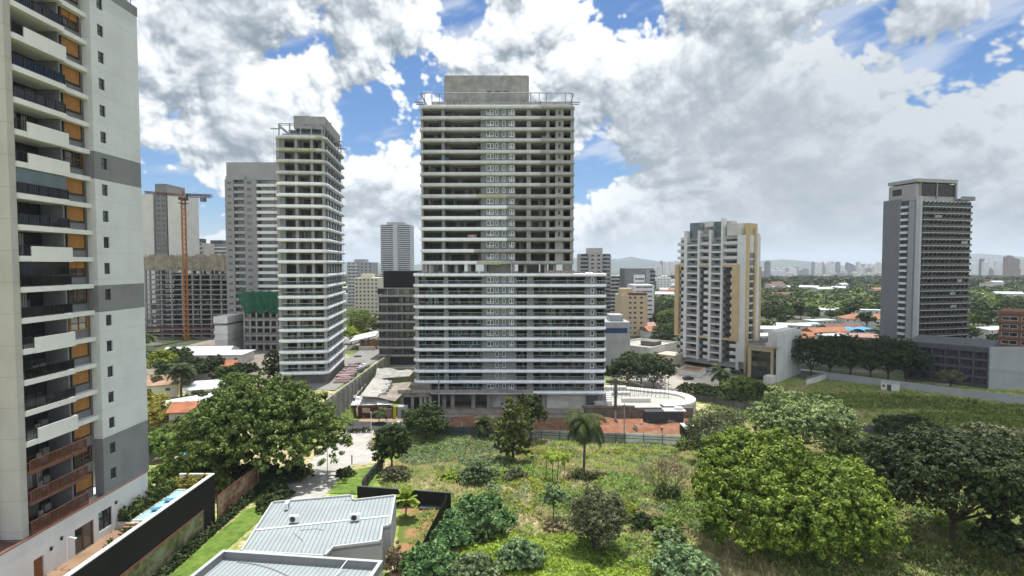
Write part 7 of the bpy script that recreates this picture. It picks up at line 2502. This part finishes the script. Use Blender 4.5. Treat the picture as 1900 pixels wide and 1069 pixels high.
def grass_field(name, label, n, reg, hgt, seed, mname, wet):
    rs = np.random.RandomState(seed)
    x, y = rs.uniform(reg[0], reg[1], n), rs.uniform(reg[2], reg[3], n)
    keep = np.array([inside(a, b_, wet) for a, b_ in zip(x, y)])
    x, y = x[keep], y[keep]
    n = len(x)
    z = np.array([gz(a, b_) + gnoise(a, b_) for a, b_ in zip(x, y)])
    V = np.zeros((n, 3, 4, 3))
    for k in range(3):
        a = rs.uniform(0, 2 * np.pi, n)
        hh = hgt * rs.uniform(.3, 1.0, n)
        ln = rs.uniform(.6, 1.7, n) * hh
        dx, dy = np.cos(a), np.sin(a)
        ox, oy = rs.uniform(-.25, .25, n), rs.uniform(-.25, .25, n)
        wd = rs.uniform(.05, .12, n)
        b0 = np.stack([x + ox - dy * wd, y + oy + dx * wd, z - .05], 1)
        b1 = np.stack([x + ox + dy * wd, y + oy - dx * wd, z - .05], 1)
        t1 = np.stack([x + ox + dx * ln + dy * wd * .4, y + oy + dy * ln - dx * wd * .4, z + hh], 1)
        t0 = np.stack([x + ox + dx * ln - dy * wd * .4, y + oy + dy * ln + dx * wd * .4, z + hh], 1)
        V[:, k] = np.stack([b0, b1, t1, t0], 1)
    o = quads(name, V.reshape(-1, 3), MATS[mname], None, 'stuff')
    tag(o, label, 'grass')


def inside(x, y, wet):
    near = -24 < x < 95 and 54 < y < 140.5
    if not near:
        return wet == 'far' and (x > 30) and y < 205 and (x - s0.x) * nv.x + (y - s0.y) * nv.y < -1.0
    if x < -13 and y < 85:
        return False
    if x < -19 + (y - 80) * .0 and y < 106 and y > 85:
        return x > -22
    return True


gm_ = bpy.data.materials.new('lot_grass')
gm_.use_nodes = True
t = NT(gm_.node_tree)
b = t.n('ShaderNodeBsdfPrincipled')
tl, mx = t.n('ShaderNodeBsdfTranslucent'), t.n('ShaderNodeMixShader')
co = t.n('ShaderNodeTexCoord').outputs['Object']
c = meadow(t, co)
rn = t.n('ShaderNodeNewGeometry').outputs['Random Per Island']
c = t.mix(t.m('MULTIPLY', rn, .6), c, (.34, .38, .09))
t.put(b.inputs['Base Color'], c)
b.inputs['Roughness'].default_value = .7
t.put(tl.inputs[0], c)
mx.inputs[0].default_value = .35
t.put(mx.inputs[1], b.outputs[0])
t.put(mx.inputs[2], tl.outputs[0])
t.put(t.n('ShaderNodeOutputMaterial').inputs[0], mx.outputs[0])
MATS['lot_grass'] = gm_
grass_field('grass', 'tall rough grass and straw over the overgrown lot', 66000, (-24, 95, 56, 140), .55, 91, 'lot_grass', 'near')
grass_field('grass', 'rough grass over the far lot inside the blue grey wall', 26000, (60, 175, 95, 200), .8, 92, 'lot_grass', 'far')


def weeds(name, label, n, spots, leaf, size, h, seed):
    rs = np.random.RandomState(seed)
    Cs, Ns = [], []
    for (px, py, rx, ry, wgt) in spots:
        p = gp(px, py)
        k = int(n * wgt)
        a, f = rs.uniform(0, 2 * np.pi, k), np.sqrt(rs.uniform(0, 1, k))
        x, y = p.x + rx * f * np.cos(a), p.y + ry * f * np.sin(a)
        hh = h * (.35 + .65 * np.abs(np.sin(x * 1.1 + 1.0) * np.sin(y * .9 + x * .4))) * rs.uniform(.3, 1, k)
        z = np.array([gz(i, j) + gnoise(i, j) for i, j in zip(x, y)]) + hh
        Cs.append(np.stack([x, y, z], 1))
        Ns.append(rs.normal(size=(k, 3)) * .5 + [0, 0, .7])
    C, N = np.concatenate(Cs), np.concatenate(Ns)
    tag(leaves(name, C, N, size * rs.uniform(.5, 1.3, len(C)), GREEN[leaf], None, kind='stuff', seed=seed), label, 'weeds')


weeds('weeds', 'blue green weeds filling the left of the lot below the fence', 15000, [(850, 832, 14, 8, .5), (800, 850, 7, 8, .25), (905, 860, 6, 6, .25)], 'blue', .22, 1.3, 93)
weeds('weeds', 'yellow green weeds along the bottom of the lot', 26000, [(1000, 1062, 10, 3.5, .3), (1120, 1066, 9, 3, .25), (930, 1030, 5, 4, .2), (900, 1000, 4, 5, .1), (1040, 1020, 5, 4, .15)], 'lime', .17, .8, 94)
weeds('weeds', 'lime weeds below the fence right of the broad leaved tree', 11000, [(1020, 845, 7, 7, .4), (1170, 842, 8, 2.5, .25), (1000, 900, 5, 4, .2), (1150, 945, 3, 2, .15)], 'lime', .20, .9, 95)
weeds('weeds', 'dark green creeper over the far right lot', 22000, [(1800, 790, 22, 12, .5), (1880, 765, 14, 8, .2), (1750, 830, 14, 8, .3), (1600, 745, 22, 10, .35), (1730, 750, 16, 8, .3)], 'weed', .32, 1.3, 96)
weeds('weeds', 'mixed tufts of taller weeds scattered over the middle of the lot', 16000, [(900, 950, 5, 7, .15), (980, 880, 6, 6, .2), (1060, 930, 6, 5, .15), (1180, 900, 7, 6, .2), (1150, 1030, 8, 4, .15), (1290, 960, 4, 6, .15)], 'weed', .2, 1.2, 99)
def tufts(name, label, n, leaf, size, seed, hr):
    rs = np.random.RandomState(seed)
    Cs, Ns = [], []
    k = 0
    while k < n:
        x, y = rs.uniform(-22, 62), rs.uniform(74, 137)
        if not inside(x, y, 'near') or (x < -6 and y < 95) or rs.rand() > .35 + .65 * abs(math.sin(x * .21 + seed) * math.sin(y * .17)):
            continue
        k += 1
        r_, h = rs.uniform(.5, 1.7), rs.uniform(*hr)
        c_ = int(90 * r_)
        u = unit(rs, c_)
        u[:, 2] = np.abs(u[:, 2])
        P_ = u * [r_, r_, h] * rs.uniform(.6, 1.1, (c_, 1)) + [x, y, gz(x, y) + gnoise(x, y)]
        Cs.append(P_)
        Ns.append(u * .7 + [0, 0, .5] + rs.normal(size=(c_, 3)) * .35)
    C, N = np.concatenate(Cs), np.concatenate(Ns)
    tag(leaves(name, C, N, size * rs.uniform(.5, 1.3, len(C)), GREEN[leaf], None, kind='stuff', seed=seed), label, 'weeds')


tufts('weeds', 'blue green tussocks dotted over the lot', 120, 'blue', .22, 501, (.4, 1.5))
tufts('weeds', 'yellow green tussocks dotted over the lot', 170, 'weed', .20, 502, (.4, 1.3))
tufts('weeds', 'straw coloured dry tussocks dotted over the lot', 210, 'dry', .16, 503, (.3, .9))
tufts('weeds', 'lime tussocks dotted over the lot', 70, 'lime', .22, 504, (.4, 1.1))
weeds('weeds', 'pale weeds under the bare shrub and along the footpath', 9000, [(1250, 960, 6, 5, .5), (1210, 880, 7, 5, .3), (1300, 900, 4, 7, .2)], 'dry', .14, .5, 97)
weeds('weeds', 'green undergrowth below the two big trees on the right', 16000, [(1560, 1066, 8, 5, .3), (1740, 1050, 7, 5, .35), (1860, 1040, 6, 6, .2), (1660, 1010, 5, 5, .15)], 'weed', .18, .6, 106)
weeds('weeds', 'shaded weeds between the bright tree and the dark tree on the right', 10000, [(1640, 900, 8, 6, .4), (1720, 960, 6, 5, .3), (1620, 860, 8, 5, .3)], 'weed', .2, .6, 98)
# ---------------------------------------------------------------- far city: woods, skyline, hills, haze, a cloud placed for shade
rnd = random.Random(55)


def proto(seed, leaf, w_, h, shape, n, size):
    o = tree('tree', 'leafy tree in the wooded quarter beyond the towers', 'tree', 0, 0, w_, h, 'x', leaf, n, size, seed, crown_h=h * .82, shape=shape, nl=10, group='trees of the wooded quarter', base=Vector((0, 0, 0)), cl=.3)
    return o


protos = [proto(301, 'wood', 13, 12, 'round', 2600, .62), proto(302, 'wood', 16, 11, 'umbrella', 2600, .62), proto(303, 'tipuana', 14, 12, 'round', 2600, .62), proto(304, 'dark', 12, 13, 'round', 2400, .6)]
taken = [(W(a[0], a[1], a[2]).x, a[2], a[3] * .5 + 5) for a in hs_] + [(W(p, 612, 335).x, 335, 10) for p in (1582, 1607)]
first = [True] * 4
placed = 0
tries = 0
while placed < 240 and tries < 6000:
    tries += 1
    px = rnd.choice((rnd.uniform(1405, 1650), rnd.uniform(1405, 1650), rnd.uniform(1790, 1930), rnd.uniform(1180, 1262), rnd.uniform(1640, 1800)))
    D = 255 * (560 / 255) ** rnd.random() if px > 1262 else rnd.uniform(330, 560)
    x = xat(px, D)
    if any(abs(x - a) < r_ and -9 - r_ < D - b_ < r_ for a, b_, r_ in taken) or (px < 1300 and D < 330):
        continue
    if 1630 < px < 1835 and D < 300:
        continue
    k = rnd.choice((0, 0, 1, 1, 2, 3, 3))
    s_ = rnd.uniform(.55, 1.0) * (.8 if D < 340 else 1.1)
    loc = (x, D, gz(x, D))
    if first[k]:
        protos[k].location, protos[k].scale, first[k] = loc, (s_,) * 3, False
    else:
        copy_thing(protos[k], loc, rnd.uniform(0, 6.28), sc=s_)
    placed += 1
# the wood farther out reads as one mass
rs = np.random.RandomState(77)


def canopy(name, label, n, d0, d1, per, size, leaf, pxr, seed, rad=(5, 9), hgt=(7, 13)):
    rs = np.random.RandomState(seed)
    D = d0 * (d1 / d0) ** rs.uniform(0, 1, n)
    px = rs.uniform(*pxr, n)
    x = (px - CX) / F * D
    cl_ = np.sin(x * .011 + 2) * np.sin(D * .008) + rs.normal(0, .5, n)
    k = cl_ > -.9
    x, D = x[k], D[k]
    n = len(x)
    z = np.array([gz(a, b_) for a, b_ in zip(x, D)])
    r_ = rs.uniform(*rad, n) * (D / d0) ** .25
    h = rs.uniform(*hgt, n)
    u = unit(rs, n * per).reshape(n, per, 3)
    u[..., 2] = np.abs(u[..., 2]) * .9 - .15
    C = np.stack([x, D, z + h * .55], 1)[:, None] + u * np.stack([r_, r_, h * .55], 1)[:, None] * rs.uniform(.7, 1.05, (n, per, 1))
    N = u * .7 + [0, 0, .5] + rs.normal(size=u.shape) * .35
    S = np.repeat(size * r_ / 6, per) * rs.uniform(.6, 1.3, n * per)
    tag(leaves(name, C.reshape(-1, 3), N.reshape(-1, 3), S, GREEN[leaf], None, aspect=.8, kind='stuff', seed=seed), label, 'wood')


canopy('far_wood', 'mixed green wood spreading beyond the red roofs', 2300, 480, 1000, 70, 1.5, 'wood', (1150, 1960), 401)
canopy('far_wood', 'lighter tree tops scattered through the far wood', 520, 470, 900, 70, 1.5, 'tipuana', (1150, 1960), 402)
canopy('far_wood', 'dark distant wood below the skyline', 3600, 950, 2600, 34, 2.6, 'dark', (1100, 1990), 403, (8, 15), (10, 20))
canopy('far_wood', 'distant wood behind the towers on the left', 1300, 600, 2500, 26, 2.6, 'wood', (-40, 1150), 404, (7, 14), (8, 16))
canopy('far_wood', 'garden trees beyond the left tower', 420, 190, 620, 60, 1.2, 'wood', (-420, 262), 405, (4, 7), (6, 11))
# far skyline: every block its own
sky_m = [mat('far_white_block', (.88, .88, .86), .9, .05, .05, lines=((2, 3.2, 1.2, .3), (0, 4.2, 1.4, .25))), mat('far_cream_block', (.80, .75, .68), .9, .05, .05, lines=((2, 3.2, 1.2, .3), (0, 4.2, 1.4, .25))),
         mat('far_grey_block', (.45, .46, .48), .9, .1, .05, lines=((2, 3.2, 1.3, .5), (0, 4.2, 1.5, .4))), mat('far_rose_block', (.42, .33, .29), .9, .1, .05, lines=((2, 3.2, 1.3, .5), (0, 4.2, 1.5, .4)))]
ranges = [((1508, 1560), 12, (2600, 3400), (483, 497), 'tiny pale tower block of the left skyline cluster between the two right towers'),
          ((1573, 1636), 16, (2500, 3300), (485, 499), 'tiny pale tower block of the right skyline cluster between the two right towers'),
          ((1415, 1500), 10, (2400, 3200), (495, 505), 'tiny low block at the wood edge left of the skyline clusters'),
          ((1806, 1900), 26, (2300, 3600), (478, 505), 'tiny tower block on the rise at the far right edge'),
          ((1217, 1262), 14, (2600, 4200), (484, 500), 'tiny pale tower block on the skyline left of the tan slab'),
          ((1400, 1640), 26, (2000, 2700), (503, 514), 'tiny low white building scattered in the distant wood')]
for (a, b_), n, (d0, d1), (y0, y1), lab in ranges:
    for i in range(n):
        px = a + (b_ - a) * (i + rnd.random()) / n
        D = rnd.uniform(d0, d1)
        x = xat(px, D)
        zt_ = zat(rnd.uniform(y0, y1), D)
        z0_ = gz(x, D) - 3
        zt_ = max(zt_, z0_ + 12)
        wd = rnd.uniform(11, 20) if 'low' not in lab else rnd.uniform(16, 34)
        m = MB().box(-wd / 2, wd / 2, 0, wd * .8, z0_, zt_).box(-wd / 4, wd / 5, wd * .2, wd * .6, zt_, zt_ + rnd.uniform(1.5, 5))
        tag(m.build('skyline_block', rnd.choice(sky_m[:3] if 'right edge' not in lab else sky_m), None, (x, D, 0), R(rnd.uniform(-12, 12))), lab, 'tower block', lab.replace('tiny ', ''))
for px, y0, wpx, D, lab in ((1426, 486, 8, 1900, 'lone slim grey tower on the skyline right of the tan slab'), (1876, 476, 11, 2000, 'slim rose tower standing tallest on the far right skyline'), (1888, 481, 9, 2100, 'second tallest rose tower on the far right skyline')):
    x = xat(px, D)
    wd = wpx * D / F
    z0_ = gz(x, D) - 3
    zt_ = zat(y0, D)
    tag(MB().box(-wd / 2, wd / 2, 0, wd, z0_, zt_).box(-wd / 4, wd / 4, wd * .2, wd * .7, zt_, zt_ + 4).build('skyline_block', sky_m[2 if px < 1500 else 3], None, (x, D, 0)), lab, 'tower block')
for i in range(40):                     # low town under the left skyline
    px = rnd.choice((rnd.uniform(268, 430), rnd.uniform(640, 770), rnd.uniform(640, 770), rnd.uniform(1130, 1260)))
    D = rnd.uniform(560, 1100)
    x = xat(px, D)
    h = rnd.uniform(8, 34)
    wd = rnd.uniform(14, 26)
    z0_ = gz(x, D) - 2
    m = MB().box(-wd / 2, wd / 2, 0, wd * .7, z0_, z0_ + h).box(-wd / 5, wd / 4, wd * .1, wd * .5, z0_ + h, z0_ + h + 2.5)
    tag(m.build('town_block', rnd.choice(sky_m), None, (x, D, 0), R(rnd.uniform(-20, 20))), 'small pale block in the low town glimpsed between the nearer towers', 'town block', 'low town blocks between the towers')
for i in range(26):                     # roofs that break through the far wood
    px = rnd.choice((rnd.uniform(1405, 1640), rnd.uniform(1405, 1640), rnd.uniform(1800, 1905), rnd.uniform(1200, 1260)))
    D = rnd.uniform(560, 1300)
    x = xat(px, D)
    z0_ = gz(x, D)
    wd, h = rnd.uniform(12, 30), rnd.uniform(9, 16)
    o = tag(link('far_house', None, None, (x, D, z0_), R(rnd.uniform(-40, 40))), 'tiny house roof breaking through the far wood', 'house', 'roofs in the far wood')
    MB().box(-wd / 2, wd / 2, -5, 5, -2, h).build('wall', offwhite, o)
    a_ = wd / 2 + .5
    MB().add([(-a_, -5.6, h), (a_, -5.6, h), (a_, 5.6, h), (-a_, 5.6, h), (-a_, 0, h + 2.2), (a_, 0, h + 2.2)], [(0, 1, 5, 4), (2, 3, 4, 5), (1, 2, 5), (3, 0, 4), (3, 2, 1, 0)]).build('roof', RM[rnd.choice('WWWDDT')], o)
# hills
hv, hf = [], []
xs_ = np.linspace(-9000, 13000, 150)
for j, (y, k) in enumerate(((8200, 0), (9000, .75), (9800, 1), (11000, .85), (13000, 0))):
    for x in xs_:
        r_ = (130 + 95 * math.sin(x * .00062 + 1.1) + 60 * math.sin(x * .0017 + .4) + 26 * math.sin(x * .0041) + 9 * math.sin(x * .011)) * (1.0 if x > 2000 else .62)
        hv.append((x, y, -30 + max(8, r_) * k * 1.25))
n_ = len(xs_)
hf = [(j * n_ + i, j * n_ + i + 1, (j + 1) * n_ + i + 1, (j + 1) * n_ + i) for j in range(4) for i in range(n_ - 1)]
tag(MB().add(hv, hf).build('hills', mat('wooded_hill', (.045, .065, .035), .95, .3, .003), smooth=True), kind='structure')
# unseen cloud placed above the frame to shade the right of the site
rs = np.random.RandomState(5)
m = MB()
ZC = 620.0
for i in range(46):
    a, f = 2.399963 * i, math.sqrt((i + .5) / 46)
    gx_, gy_ = 168 + f * math.cos(a) * 84, 168 + f * math.sin(a) * 105
    c = Vector((gx_, gy_, 0)) + SUN * (ZC / SUN.z)
    r_ = rs.uniform(20, 34)
    vs, fs = [], []
    for u in range(9):
        for v in range(14):
            th, ph_ = math.pi * u / 8, 2 * math.pi * v / 14
            q = Vector((math.sin(th) * math.cos(ph_), math.sin(th) * math.sin(ph_), math.cos(th) * .55))
            vs.append(c + q * r_ * (1 + .12 * math.sin(5 * ph_ + i) * math.sin(4 * th)))
    fs = [(u * 14 + v, (u + 1) * 14 + v, (u + 1) * 14 + (v + 1) % 14, u * 14 + (v + 1) % 14) for u in range(8) for v in range(14)]
    m.add(vs, fs)
cm = bpy.data.materials.new('shade_cloud_vapour')
cm.use_nodes = True
t = NT(cm.node_tree)
d_, tr, mx = t.n('ShaderNodeBsdfDiffuse'), t.n('ShaderNodeBsdfTransparent'), t.n('ShaderNodeMixShader')
d_.inputs[0].default_value = (.85, .86, .88, 1)
co = t.n('ShaderNodeTexCoord').outputs['Object']
t.put(mx.inputs[0], t.ss(t.noise(co, .02, 4, .6), .3, .62, .30, .80))
t.put(mx.inputs[1], tr.outputs[0])
t.put(mx.inputs[2], d_.outputs[0])
t.put(t.n('ShaderNodeOutputMaterial').inputs[0], mx.outputs[0])
tag(m.build('shade_cloud', cm, smooth=True), kind='structure')

hzm = bpy.data.materials.new('haze_air')
hzm.use_nodes = True
t = NT(hzm.node_tree)
pv = t.n('ShaderNodeVolumePrincipled')
pv.inputs['Color'].default_value = (.80, .89, 1.0, 1)
pv.inputs['Density'].default_value = 0.00008
t.put(t.n('ShaderNodeOutputMaterial').inputs['Volume'], pv.outputs[0])
tag(MB().box(-26000, 26000, -2000, 27000, -75, 430).build('haze', hzm), kind='stuff')
